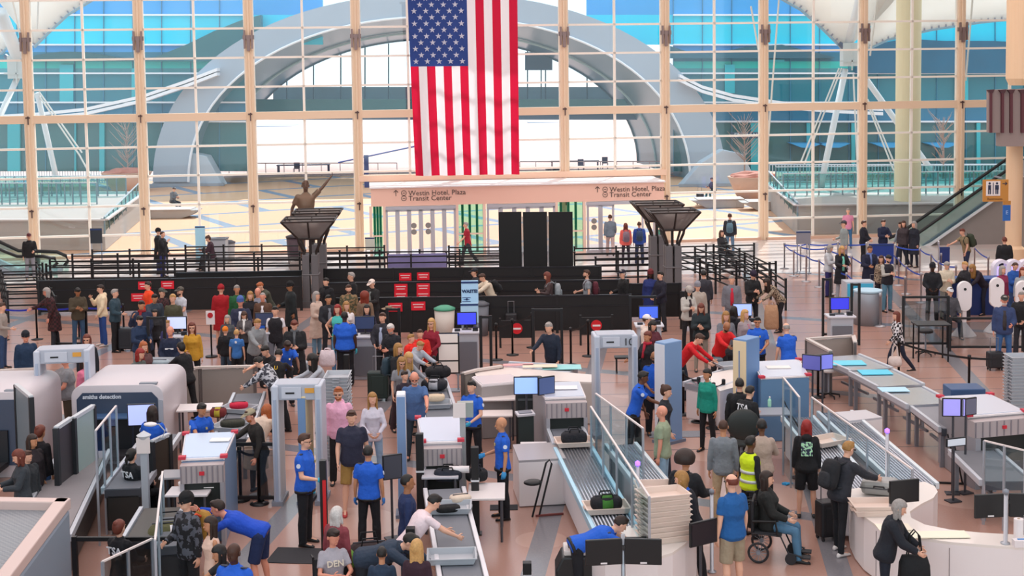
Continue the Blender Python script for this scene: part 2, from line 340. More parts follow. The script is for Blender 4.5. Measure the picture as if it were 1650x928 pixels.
# ================================================================ outside the glass
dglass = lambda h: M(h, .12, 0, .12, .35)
def band(name, Y, x0, x1, y0, y1, mat, par, d=.4):
    return quad(Y, [(x0, y0), (x1, y0), (x1, y1), (x0, y1)], d).build(name, mat, par)
WH = M('f4f2f8', .5)
def wing(label, x0, x1, left, names):
    r = thing('hotel_wing', label, 'building')
    Y = 100
    for y0, y1, c in ((-60, -6, '2f8fd0'), (-6, 24, '3aa4e8'), (24, 72, '14d4f4'), (72, 84, '45a6ec'), (84, 99, '2d7f9a'), (99, 110, '2cc4bc'), (110, 118, '4a96a0'), (118, 165, '2c7f90'), (165, 196, '2c7a9c'), (196, 233, '3e7478'), (233, 276, '337078')):  # upper band colours paint the sky and tents mirrored in the glass
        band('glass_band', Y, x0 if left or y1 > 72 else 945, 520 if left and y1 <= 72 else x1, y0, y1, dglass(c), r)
    for y in (24, 72, 118, 165, 196): band('floor_line', Y - .3, x0, x1, y - 1.3, y + 1.3, WH, r, .3)
    n = int((x1 - x0) / 46)
    for k in range(n + 1):
        x = x0 + (x1 - x0) * k / n; band('glass_joint', Y - .1, x - .5, x + .5, -60, 276, M('3c87a8', .4), r, .1)
    for xa, xb, y0, y1 in names: band('cyan_panel', Y - .25, xa, xb, y0, y1, M('35b6c4', .25), r, .3)
    return r
lw = wing('dark teal glass hotel wing beyond the left bays with painted cyan reflections', -160, 400, True, [(96, 118, 104, 165), (212, 222, 110, 165), (12, 32, 198, 276), (160, 168, 198, 276), (120, 122, 198, 276)])
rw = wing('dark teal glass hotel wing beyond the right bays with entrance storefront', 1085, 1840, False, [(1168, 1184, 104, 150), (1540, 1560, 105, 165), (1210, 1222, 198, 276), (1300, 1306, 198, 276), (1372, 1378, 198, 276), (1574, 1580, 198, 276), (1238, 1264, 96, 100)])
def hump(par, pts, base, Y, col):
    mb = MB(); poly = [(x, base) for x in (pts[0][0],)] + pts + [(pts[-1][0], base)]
    mb.extr([AT(x, y, Y) for x, y in poly], (0, .8, 0)).build('painted_tent_reflection', M(col, .3, 0, .2, .6), par)  # dark hump painted as the tent roof's reflection in the wing glass
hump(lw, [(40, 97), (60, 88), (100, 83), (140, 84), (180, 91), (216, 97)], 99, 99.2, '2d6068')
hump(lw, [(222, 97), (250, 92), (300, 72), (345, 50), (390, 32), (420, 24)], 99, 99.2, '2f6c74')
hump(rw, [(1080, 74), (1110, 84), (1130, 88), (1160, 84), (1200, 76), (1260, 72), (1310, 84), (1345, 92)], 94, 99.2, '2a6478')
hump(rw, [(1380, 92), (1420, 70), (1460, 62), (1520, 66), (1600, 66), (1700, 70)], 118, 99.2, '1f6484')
bt = M('2a74a4', .4)
for x in (1300, 1345, 1432, 1520): quad(98.6, [(x - 26, 231), (x + 26, 231), (x + 8, 238), (x - 8, 238)], 1.5).build('blue_awning', M('38a8e4', .4), rw)
t = text('ENTRANCE', .42, M('d8e4ee', .5), rw, AT(1183, 221, 98.8), (PI / 2, 0, 0), 'lettering'); band('sign_board', 98.95, 1177, 1222, 213, 223, M('3c5c74', .5), rw, .2)
for par, pts in ((lw, [(-40, 190), (60, 184), (140, 176), (230, 156), (300, 132), (352, 112)]), (rw, [(1094, 122), (1130, 140), (1180, 154), (1260, 166), (1340, 172), (1420, 176)])):
    for dy in (0, 7):
        mb = MB(); P = [AT(x, y + dy * (1 if par == lw else 1), 97.5) for x, y in pts]
        mb.rings([[p + Vector((0, a, b_)) for a, b_ in ((-.5, -.11), (.5, -.11), (.5, .11), (-.5, .11))] for p in P]); mb.build('curved_canopy_edge', WH, par)
# -- arched hall between the wings
ar = thing('arched_hotel_hall', 'huge grey arched hotel vault seen through the glass behind the flag', 'building')
CXA = 708
def arc(a, b_, base, ex, Y, n=48, lo=0.0):
    out = []
    for i in range(n + 1):
        t = PI * (1 - i / n); c, s_ = math.cos(t), math.sin(t)
        x = CXA + a * math.copysign(abs(c) ** (2 / ex), c); y = base - b_ * abs(s_) ** (2 / ex); out.append(AT(x, y, Y))
    return out
O = arc(462, 304, 293, 2.15, 98); I = arc(404, 266, 293, 2.15, 98); Bk = arc(320, 200, 262, 2.1, 112)
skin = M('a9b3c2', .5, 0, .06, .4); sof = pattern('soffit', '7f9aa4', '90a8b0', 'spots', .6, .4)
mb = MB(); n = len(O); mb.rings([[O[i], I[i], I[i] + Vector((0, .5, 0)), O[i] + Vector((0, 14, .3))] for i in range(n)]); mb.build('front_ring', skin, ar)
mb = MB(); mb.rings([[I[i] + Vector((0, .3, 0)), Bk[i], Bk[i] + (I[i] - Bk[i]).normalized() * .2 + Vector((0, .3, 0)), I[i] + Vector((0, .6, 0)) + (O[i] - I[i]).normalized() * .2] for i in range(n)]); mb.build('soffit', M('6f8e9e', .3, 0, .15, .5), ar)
E1 = [I[i] + (Bk[i] - I[i]) * .0 for i in range(n)]
MB().path([p - Vector((0, .1, 0)) for p in I], .09).build('rim_line', WH, ar); MB().path([I[i].lerp(Bk[i], .62) - Vector((0, 0, .1)) for i in range(n)], .1).build('light_slot', M('c4dce0', .4), ar)
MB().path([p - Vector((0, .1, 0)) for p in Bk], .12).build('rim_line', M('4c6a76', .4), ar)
dk = thing('hotel_bridge_level', 'glazed upper floor with tables crossing under the grey arch', 'building')
quad(109, [(400, 183), (1070, 183), (1070, 193), (400, 193)], 5).build('slab', M('4a6a8c', .4), dk)
quad(108.6, [(412, 160), (1060, 160), (1060, 184), (412, 184)], .1).build('glass_guard', M('2f7f88', .15), dk)
quad(113, [(440, 140), (1040, 140), (1040, 160), (440, 160)], .2).build('back_wall_counter', M('7fa4ae', .4, 0, .3, .6), dk)
for x in (462, 505, 549, 573, 588, 626, 850, 872, 879, 946): quad(112, [(x - 1, 70), (x + 1, 70), (x + 1, 160), (x - 1, 160)], .15).build('post', M('3c6a7c', .4), dk)
quad(111.8, [(846, 84), (890, 84), (890, 113), (846, 113)], .3).build('hanging_screen', M('3a6484', .4), dk)
random.seed(3)
for x in range(430, 1040, 34):
    q = AT(x + random.uniform(-6, 6), 184, 110); mb = MB(); mb.box(q + Vector((0, 0, .75)), (1.2, .7, .06)); mb.box(q + Vector((0, 0, .38)), (.1, .1, .7)); mb.box(q + Vector((.9, 0, .45)), (.4, .4, .06)); mb.box(q + Vector((1.05, 0, .7)), (.06, .4, .5)); mb.build('table_set', M(random.choice(['4c7480', '9cc4cc', '2f5a68']), .4), dk)
# -- terraces, stairs and guards
teal = glass('teal guard', (.55, .83, .84), .12, .1)
def terrace(name, label, poly, h, col='b0a8a4'):
    r = thing(name, label, 'terrace'); P = [G(*q) for q in poly]; MB().prism([(p.x, p.y) for p in P], 0, h).build('stone_wall', M(col, .7, 0, .06, .5), r)
    mb = MB()
    for a, b_ in zip(P, P[1:] + P[:1]): 
        m_ = (a + b_) / 2; mb.box((m_.x, m_.y, h + .03), ((b_ - a).length + .1, .35, .07), math.atan2((b_ - a).y, (b_ - a).x))
    mb.build('coping', M('d0c8c8', .6), r); return r, P
def guard(r, a, b_, z0, z1, h, n, mt=None, posts=True):
    d = b_ - a; g = MB(); g.extr([Vector((a.x, a.y, z0 + .1)), Vector((b_.x, b_.y, z1 + .1)), Vector((b_.x, b_.y, z1 + h)), Vector((a.x, a.y, z0 + h))], (0, .02, 0)).build('glass_panel', mt or teal, r)
    MB().path([Vector((a.x, a.y, z0 + h)), Vector((b_.x, b_.y, z1 + h))], .035).build('handrail', M('d4dce4', .3, .4), r)
    if posts:
        for i in range(n + 1):
            p = a.lerp(b_, i / n); z = z0 + (z1 - z0) * i / n; MB().box((p.x, p.y, z + h / 2), (.06, .06, h)).build('guard_post', M('7f98a4', .4, .3), r)
r, P = terrace('stone_terrace', 'grey stone terrace with teal glass guards outside the left windows', [(-120, 403), (170, 403), (232, 350), (-120, 350)], 1.35)
guard(r, G(-120, 372), G(158, 372), 1.35, 1.35, 1.1, 22); guard(r, G(-120, 356), G(205, 356), 1.35, 1.35, 1.1, 22); guard(r, P[1], P[2], .75, 1.35, .75, 10)
text('Westin Hotel', .14, M('e8e4e8', .5), r, G(112, 403) + Vector((0, -.03, 1.0)), (PI / 2, 0, 0), 'lettering')
r, P = terrace('stone_terrace', 'grey stone terrace with teal glass guards behind the pale yellow column', [(1285, 378), (1760, 372), (1760, 326), (1236, 334)], 1.35)
guard(r, G(1262, 358), G(1760, 352), 1.35, 1.35, 1.1, 26); guard(r, G(1250, 342), G(1760, 338), 1.35, 1.35, 1.1, 26); guard(r, P[0], P[3], .75, 1.35, .75, 8)
def fence(label, x0, x1, y, h, n, col):
    a, b_ = G(x0, y), G(x1, y); r = thing('picket_fence', label, 'fence', a); d = b_ - a
    for z in (.15, h): MB().path([Vector((0, 0, z)), Vector((d.x, d.y, z))], .04).build('rail', M(col, .4), r)
    mb = MB()
    for i in range(n + 1): q = d * (i / n); mb.box((q.x, q.y, h / 2), (.05, .05, h))
    mb.build('pickets', M(col, .4), r); return r
fence('white picket fence outside the left wing storefront', -60, 190, 294, 1.1, 60, 'dfe4f0'); fence('white picket fence outside the right wing storefront', 1240, 1700, 291, 1.1, 90, 'dfe4f0')
fence('thin railing along the far plaza edge left of the flag', 340, 640, 284, 1.0, 10, 'b8a0a4'); fence('thin railing along the far plaza edge right of the flag', 838, 1100, 282, 1.0, 10, 'b8a0a4')
# -- masts, cables and tent sails
def mast(label, tubes, cables, node=None):
    r = thing('roof_mast', label, 'mast')
    for (x0, y0), (x1, y1), wd, Y0, Y1 in tubes: MB().tube(AT(x0, y0, Y0), AT(x1, y1, Y1), wd, wd, 12).build('strut', M('e6e8ec', .4), r, True)
    for (x0, y0), (x1, y1), Y0, Y1 in cables: MB().tube(AT(x0, y0, Y0), AT(x1, y1, Y1), .045, .045, 6).build('cable', M('e4e0dc', .4), r)
    if node:
        c = AT(node[0], node[1], 76); mb = MB(); mb.box(c, (.95, .8, 1.25)); mb.box(c + Vector((0, -.42, -.1)), (.06, .06, 1.5)); mb.box(c + Vector((0, -.42, -.35)), (1.3, .06, .08)); mb.build('anchor_box', M('cfd4d4', .5), r)
        for dx, dz in ((-.5, .5), (.5, .45), (-.1, .75)): MB().tube(c + Vector((dx * .5, -.2, dz * .6)), c + Vector((dx * 1.3, -.2, dz * 1.25)), .17, .12).build('cable_socket', M('5a6a84', .4, .4), r)
mast('white steel roof mast and legs standing beyond the left bays', [((28, 125), (-60, 320), .16, 76, 72), ((60, 150), (96, 310), .15, 76, 78), ((0, 20), (30, 95), .35, 73, 76)], [((60, 150), (128, 250), 76, 76), ((63, 148), (132, 246), 76, 76), ((128, 250), (150, 290), 76, 76), ((20, 0), (38, 85), 70, 76), ((62, 0), (60, 50), 70, 70)], (30, 108))
mast('white steel roof mast and legs standing beside the pale yellow column', [((1362, 112), (1316, 330), .17, 76, 74), ((1390, 120), (1512, 290), .16, 76, 78), ((1366, 75), (1392, -30), .22, 76, 74)],
     [((1352, 110), (1290, 262), 76, 74), ((1356, 110), (1296, 264), 76, 74), ((1375, 120), (1383, 300), 76, 74), ((1395, 160), (1440, 275), 76, 74), ((1398, 160), (1446, 275), 76, 74), ((1255, 0), (1236, 250), 66, 66), ((1413, 0), (1402, 90), 66, 66), ((1567, 0), (1556, 130), 66, 66), ((1210, 10), (1222, 80), 66, 66)], (1370, 88))
def sail(label, pts, up, back):
    r = thing('tent_sail', label, 'tent'); P = [AT(x, y, 76) for x, y in pts]; m_ = []
    for k in range(7):
        t = k / 6; m_.append([p + Vector((up[0] * t, back * t, up[1] * t + .8 * math.sin(PI * t) * -1)) for p in P])
    mb = MB(); nn = len(P); vs = [p for q in m_ for p in q]; mb.add(vs, [(a * nn + i, a * nn + i + 1, (a + 1) * nn + i + 1, (a + 1) * nn + i) for a in range(6) for i in range(nn - 1)])
    o = mb.build('membrane', flagm('f8f4f0'), r, True); sd = o.modifiers.new('thickness', 'SOLIDIFY'); sd.thickness = .05
    MB().path([p + Vector((0, -.1, -.08)) for p in P], .07).build('edge_cable', M('8fb0c4', .5), r)
    st = MB(); L_ = 0
    for a, b_ in zip(P, P[1:]):
        k = max(2, int((b_ - a).length / .35))
        for j in range(k): q = a.lerp(b_, j / k); st.box(q + Vector((0, -.1, .12)), (.08, .05, .34), 0, 0, math.atan2(-(b_ - a).z, (b_ - a).x))
    st.build('edge_clamps', M('9a9cac', .5), r)
sail('white stretched tent sail above the right roof mast', [(1258, -4), (1290, 14), (1325, 45), (1362, 82)], (6, 9), -4)
sail('white stretched tent sail sweeping up to the top right corner', [(1392, 80), (1430, 62), (1500, 46), (1580, 34), (1700, 22)], (1, 9), -4)
sail('white stretched tent sail in the top left corner', [(56, 74), (80, 50), (110, 22), (150, -2)], (-4, 9), -4)
sail('white tent sail at the left picture edge behind the mast', [(-60, 60), (-20, 86), (4, 84), (20, 66)], (-2, 9), -4)
# -- planters, benches, trees, tables
def planter(x, y, r0, h, label):
    t = thing('planter', label, 'planter', G(x, y)); MB().lathe([(r0 * .55, 0), (r0 * .7, h * .3), (r0, h), (r0 * .9, h), (r0 * .85, h * .85)], n=24).build('bowl', M('dcae96', .6), t, True)
    MB().ell((0, 0, h), (r0 * .85, r0 * .85, .3), fn=lambda d: 1 + .15 * math.sin(9 * d.x + 7 * d.y)).build('plants', M('c07a6a', .8), t); return t
planter(205, 308, 1.7, 1.3, 'wide terracotta bowl planter outside the left windows'); planter(1213, 322, 1.5, 1.4, 'wide terracotta bowl planter outside the right windows')
def bare_tree(x, y, h, label):
    t = thing('bare_tree', label, 'tree', G(x, y)); MB().path([(0, 0, 0), (.05, 0, h * .4), (0, 0, h)], [.07, .05, .02]).build('trunk', M('a88f86', .8), t)
    random.seed(int(x)); mb = MB()
    for i in range(46):
        a = random.uniform(0, 2 * PI); z = h * random.uniform(.3, .9); l = h * random.uniform(.12, .26); e = Vector((math.cos(a) * l, math.sin(a) * l, z + l)); mb.path([(0, 0, z), e * .6 + Vector((0, 0, z * .38)), e], [.025, .018, .01], 4)
    mb.build('branches', M('b49a90', .8), t)
bare_tree(206, 306, 4.6, 'bare winter tree rising from the left terracotta planter'); bare_tree(1199, 300, 4.6, 'bare winter tree in front of the entrance storefront'); bare_tree(1519, 298, 4.4, 'bare winter tree in front of the far right storefront')
t = thing('parking_barrier', 'thin blue barrier arm pole outside above the statue hand', 'barrier', AT(590, 250, 95)); MB().tube(AT(545, 262, 95) - t.location, AT(668, 236, 95) - t.location, .05).build('arm', M('5c6cb0', .5), t); q = AT(590, 250, 95); MB().box((0, 0, -q.z / 2), (.3, .3, q.z)).build('post', M('3c4c80', .5), t)
def slab_bench(x, y, w_, label, flip=1):
    t = thing('stone_bench', label, 'bench', G(x, y)); MB().extr([(-w_ / 2, -.4, .45), (w_ / 2 + .4 * flip, -.4, .45), (w_ / 2, -.4, .15 if flip > 0 else .45), (w_ / 2 - .5, -.4, 0), (-w_ / 2, -.4, 0)] if flip > 0 else [(-w_ / 2 - .4, -.4, .45), (w_ / 2, -.4, .45), (w_ / 2, -.4, 0), (-w_ / 2 + .5, -.4, 0)], (0, 1.4, 0)).build('seat_block', M('b9b2b0', .7), t, bev=.03)
    MB().box((0, .3, .48), (w_, 1.5, .05)).build('seat_top', M('d8ccc8', .6), t)
slab_bench(272, 351, 2.6, 'angular stone bench with a person sitting on it outside the left bay'); slab_bench(1160, 334, 2.6, 'angular stone bench outside right of the door vestibule', -1); slab_bench(1240, 338, 2.4, 'low grey stone block outside beside the right terrace', -1)
def long_table(x0, x1, y, label):
    a, b_ = G(x0, y), G(x1, y); t = thing('long_table', label, 'table', (a + b_) / 2); L_ = (b_ - a).length; MB().box((0, 0, .74), (L_, .8, .06)).build('table_top', M('4c5478', .5), t)
    for s_ in (-1, 1):
        for q in (-1, 1): MB().box((s_ * (L_ / 2 - .1), q * .3, .36), (.09, .09, .72)).build('leg', M('3c4468', .5), t)
long_table(449, 530, 281, 'dark long table on the far plaza left of the flag'); long_table(888, 965, 275, 'dark long table on the far plaza right of the flag')
for x, y, label in ((478, 281, 'small dark chair at the far left plaza table'), (936, 276, 'small dark chair at the far right plaza table'), (975, 272, 'dark chair standing apart beyond the right plaza table')):
    t = thing('cafe_chair', label, 'chair', G(x, y)); MB().box((0, 0, .45), (.45, .45, .04)).build('seat', M('4c5478'), t); MB().box((0, .2, .7), (.45, .04, .45)).build('backrest', M('4c5478'), t)
    for a in (-.2, .2):
        for b_ in (-.2, .2): MB().box((a, b_, .22), (.04, .04, .44)).build('leg', M('3c4468'), t)
t = thing('plaza_block', 'dark blue block standing on the far plaza below the flag corner', 'box', G(892, 281)); MB().box((0, 0, .2), (1.2, .8, .42)).build('body', M('3e4658', .5), t, bev=.03); MB().box((0, 0, .43), (1.25, .85, .04)).build('lid', M('50586c', .5), t)
for x0, x1, y0, y1, lab in ((588, 645, 207, 217, 'pale lavender low building far beyond the plaza'), (410, 470, 204, 209, 'pale far shed on the horizon behind the statue'), (850, 960, 198, 203, 'long pale far building on the prairie')):
    t = thing('distant_building', lab, 'building'); quad(210, [(x0, y0), (x1, y0), (x1, y1), (x0, y1)], 8).build('wall', M('d4c4dc', .7), t); quad(209.5, [(x0, y0 - 1), (x1, y0 - 1), (x1, y0), (x0, y0)], 9).build('roof', M('a9b8cc', .7), t)
for x, y, lab in ((300, 300, 'grey stone wedge sculpture at the foot of the arch on the left'), (1160, 300, 'grey stone wedge sculpture at the foot of the arch on the right')):
    t = thing('stone_wedge', lab, 'sculpture', G(x, y)); MB().extr([(-2.6, 0, 0), (2.6, 0, 0), (1.5, 0, 2.1), (.2, 0, 2.4), (-1.2, 0, 1.6)], (0, 1.6, 0)).build('block', M('b8c0cc', .6), t, bev=.05); MB().box((0, -.1, .1), (5.4, .3, .2)).build('plinth', M('98a0ac', .6), t)
for x0, x1, Y in ((232, 330, 97), (1092, 1170, 97)):
    pass
# ================================================================ people
def V(*a): return Vector(a)
def dirv(side, pitch, out):
    p = math.radians(pitch); q = math.radians(out)
    return V(side * math.sin(q), -math.sin(p) * math.cos(q), -math.cos(p) * math.cos(q))
POSES = {
 # lean, head pitch, head yaw, arms {R side=-1, L side=+1}: (ua pitch, ua out, fa pitch, fa out), legs: (thigh pitch, out, shin pitch, out)
 'stand':   dict(),
 'relax':   dict(R=(8, 12, 20, 2), L=(-5, 14, 10, 8), legR=(6, 6, -2, 4), legL=(-3, 8, -5, 6)),
 'phone':   dict(hp=28, R=(20, 10, 105, -25), L=(15, 8, 95, -35)),
 'read':    dict(hp=22, R=(25, 14, 88, -20), L=(25, 14, 88, -20)),
 'cross':   dict(R=(28, 18, 80, -62), L=(28, 18, 86, -62)),
 'clasp':   dict(R=(16, 14, 55, -30), L=(16, 14, 55, -30)),
 'hold':    dict(R=(10, 12, 80, -18), L=(-4, 10, 8, 4)),
 'holdL':   dict(L=(10, 12, 80, -18), R=(-4, 10, 8, 4)),
 'mouth':   dict(hp=10, R=(35, 12, 150, -22), L=(10, 10, 30, -10)),
 'hips':    dict(R=(-15, 42, 35, -30), L=(-15, 42, 35, -30)),
 'walk':    dict(lean=4, R=(25, 8, 45, 0), L=(-25, 8, -8, 2), legR=(-18, 3, -38, 3), legL=(26, 3, 8, 3)),
 'walk2':   dict(lean=4, L=(25, 8, 45, 0), R=(-25, 8, -8, 2), legL=(-18, 3, -38, 3), legR=(26, 3, 8, 3)),
 'step':    dict(lean=3, hp=8, R=(12, 12, 25, 0), L=(-10, 12, 8, 2), legR=(14, 4, 4, 3), legL=(-10, 4, -22, 4)),
 'reach':   dict(lean=24, hp=22, R=(62, 8, 78, -2), L=(58, 8, 74, -4), legL=(16, 4, 4, 3), legR=(-8, 5, -14, 4)),
 'reach1':  dict(lean=14, hp=12, R=(55, 8, 70, 0), L=(0, 12, 20, 2), legL=(10, 4, 2, 3), legR=(-6, 5, -8, 4)),
 'reachL':  dict(lean=14, hp=12, L=(55, 8, 70, 0), R=(0, 12, 20, 2), legL=(10, 4, 2, 3), legR=(-6, 5, -8, 4)),
 'lean':    dict(lean=38, hp=25, R=(50, 10, 60, -5), L=(48, 10, 58, -5), legL=(14, 4, 0, 3), legR=(-6, 5, -10, 4)),
 'bend':    dict(lean=72, hp=10, R=(62, 10, 50, 0), L=(66, 10, 52, 0), legL=(10, 6, -6, 4), legR=(2, 6, -10, 4)),
 'bendout': dict(lean=68, hp=-10, R=(95, 12, 96, 4), L=(62, 10, 50, 0), legL=(12, 7, -6, 4), legR=(4, 7, -10, 4)),
 'sit':     dict(lean=-4, R=(22, 10, 70, -8), L=(22, 10, 70, -8), legR=(84, 7, 6, 4), legL=(84, 7, 4, 4)),
 'sitlean': dict(lean=16, hp=15, R=(40, 12, 78, -18), L=(36, 12, 74, -18), legR=(82, 9, 2, 4), legL=(82, 9, 4, 4)),
 'sitphone':dict(lean=8, hp=30, R=(28, 10, 100, -20), L=(24, 10, 92, -30), legR=(82, 7, 10, 4), legL=(82, 7, -8, 4)),
 'wheel':   dict(lean=-8, hp=20, hy=20, R=(30, 14, 100, -35), L=(30, 16, 88, -30), legR=(76, 8, 22, 4), legL=(74, 8, 20, 4)),
 'shoot':   dict(hp=5, R=(55, 10, 110, -30), L=(50, 10, 105, -30)),
 'talk':    dict(R=(25, 14, 80, 12), L=(6, 12, 20, 4)),
 'carry':   dict(R=(-2, 14, 2, 6), L=(20, 10, 60, -30)),
 'stretch': dict(lean=0, hp=-5, R=(-6, 26, 4, 10), L=(178, 46, 178, 40)),
 'carrytote': dict(lean=14, hp=18, R=(30, 10, 60, -10), L=(30, 10, 58, -16)),
 'pat':     dict(lean=8, hp=5, R=(75, 12, 80, -6), L=(65, 14, 84, -16)),
}
def remesh(mb, vox, sm=3):
    me = mb.mesh('r'); o = bpy.data.objects.new('tmp', me); SC.collection.objects.link(o)
    r = o.modifiers.new('r', 'REMESH'); r.mode = 'VOXEL'; r.voxel_size = vox; r.use_smooth_shade = True
    if sm:
        s = o.modifiers.new('s', 'SMOOTH'); s.iterations = sm; s.factor = 0.5
    dg = bpy.context.evaluated_depsgraph_get(); out = bpy.data.meshes.new_from_object(o.evaluated_get(dg))
    bpy.data.objects.remove(o); bpy.data.meshes.remove(me); return out
def skeleton(pose, female, bulk, H):
    P = dict(lean=0, hp=4, hy=0, R=(-2, 10, 8, 4), L=(-2, 10, 8, 4), legR=(1, 4, -1, 2), legL=(-1, 4, -3, 2)); P.update(POSES[pose])
    J = {}; c = H / 1.75; L = math.radians(P['lean']); J['P'] = P
    s = V(0, -math.sin(L), math.cos(L)); f = V(0, -math.cos(L), -math.sin(L)); J['s'], J['f'] = s, f
    pel = V(0, 0, 0); J['pel'] = pel
    sw = (0.15 if female else 0.172) * (1 + 0.25 * (bulk - 1))
    J['neck'] = pel + s * 0.57
    hp = math.radians(P['lean'] * 0.35 + P['hp']); hy = math.radians(P['hy'])
    HR = Matrix.Rotation(hy, 3, 'Z') @ Matrix.Rotation(hp, 3, 'X'); J['HR'] = HR
    J['head'] = J['neck'] + (s * 0.6 + HR @ V(0, 0, 1) * 0.4).normalized() * 0.105 + HR @ V(0, -0.012, 0.055)
    for k, sd in (('R', -1), ('L', 1)):
        sh = pel + s * 0.487 + V(sd * sw, 0, 0); a = P[k]
        el = sh + dirv(sd, a[0], a[1]) * 0.285; wr = el + dirv(sd, a[2], a[3]) * 0.25
        J['sh' + k], J['el' + k], J['wr' + k], J['hd' + k] = sh, el, wr, dirv(sd, a[2], a[3])
        l = P['leg' + k]; hip = pel + V(sd * 0.088, 0, 0); kn = hip + dirv(sd, l[0], l[1]) * 0.43; an = kn + dirv(sd, l[2], l[3]) * 0.42
        J['hip' + k], J['kn' + k], J['an' + k] = hip, kn, an
    zmin = min(J['anR'].z, J['anL'].z) - 0.085
    J['dz'] = -zmin; J['c'] = c
    return J
def torso(mb, J, female, b, infl, lo=-0.09, hi=0.555):
    s, f, x = J['s'], J['f'], V(1, 0, 0)
    lv = [(-0.09, .135, .10, 0), (-0.03, .162, .12, -.01), (0.04, .162, .115, -.005), (0.12, .148, .105, 0), (0.2, .140, .10, 0.005), (0.3, .155, .11, 0.005), (0.4, .172, .118, 0.0), (0.465, .168, .105, -.005), (0.515, .118, .075, -.01), (0.555, .068, .058, -.012)]
    if female: lv = [(-0.09, .14, .105, 0), (-0.03, .168, .12, -.01), (0.04, .158, .112, -.005), (0.12, .134, .098, 0), (0.2, .122, .09, 0), (0.3, .135, .10, 0.008), (0.38, .148, .12, 0.018), (0.465, .146, .095, -.0), (0.515, .10, .068, -.01), (0.555, .06, .052, -.012)]
    R = []; n = 16
    if lo < -0.09:
        w, d, o = lv[0][1] + .02, lv[0][2] + .02, 0; lv = [(lo, w, d, 0)] + lv[1:]
    for t, w, d, o in lv:
        if t > hi + 1e-6: break
        bb = 1 + (b - 1) * (1.0 if t < 0.4 else 0.5); dd = 1 + (b - 1) * (2.0 if t < 0.32 else 0.9); fo = o + (b - 1) * (0.09 if t < 0.3 else 0.03)
        W = w * bb + infl; D = d * dd + infl
        c = J['pel'] + s * t + f * fo; R.append([c + x * (W * math.copysign(abs(math.cos(a)) ** 0.85, math.cos(a))) + f * (D * math.copysign(abs(math.sin(a)) ** 0.9, math.sin(a))) for a in [2 * PI * i / n for i in range(n)]])
    mb.rings(R)
def hand(mb, J, k, fine):
    sd = -1 if k == 'R' else 1; wr, hd = J['wr' + k], J['hd' + k]; hd = hd.normalized()
    w = hd.cross(V(1, 0, 0)); w = w.normalized() if w.length > .1 else V(0, 0, 1); nrm = hd.cross(w) * (1 if sd > 0 else 1)
    inn = V(-sd, 0, 0); inn = (inn - hd * inn.dot(hd)); inn = inn.normalized() if inn.length > .1 else nrm
    R = Matrix((w, inn, hd)).transposed()
    return wr, hd, w, inn, R
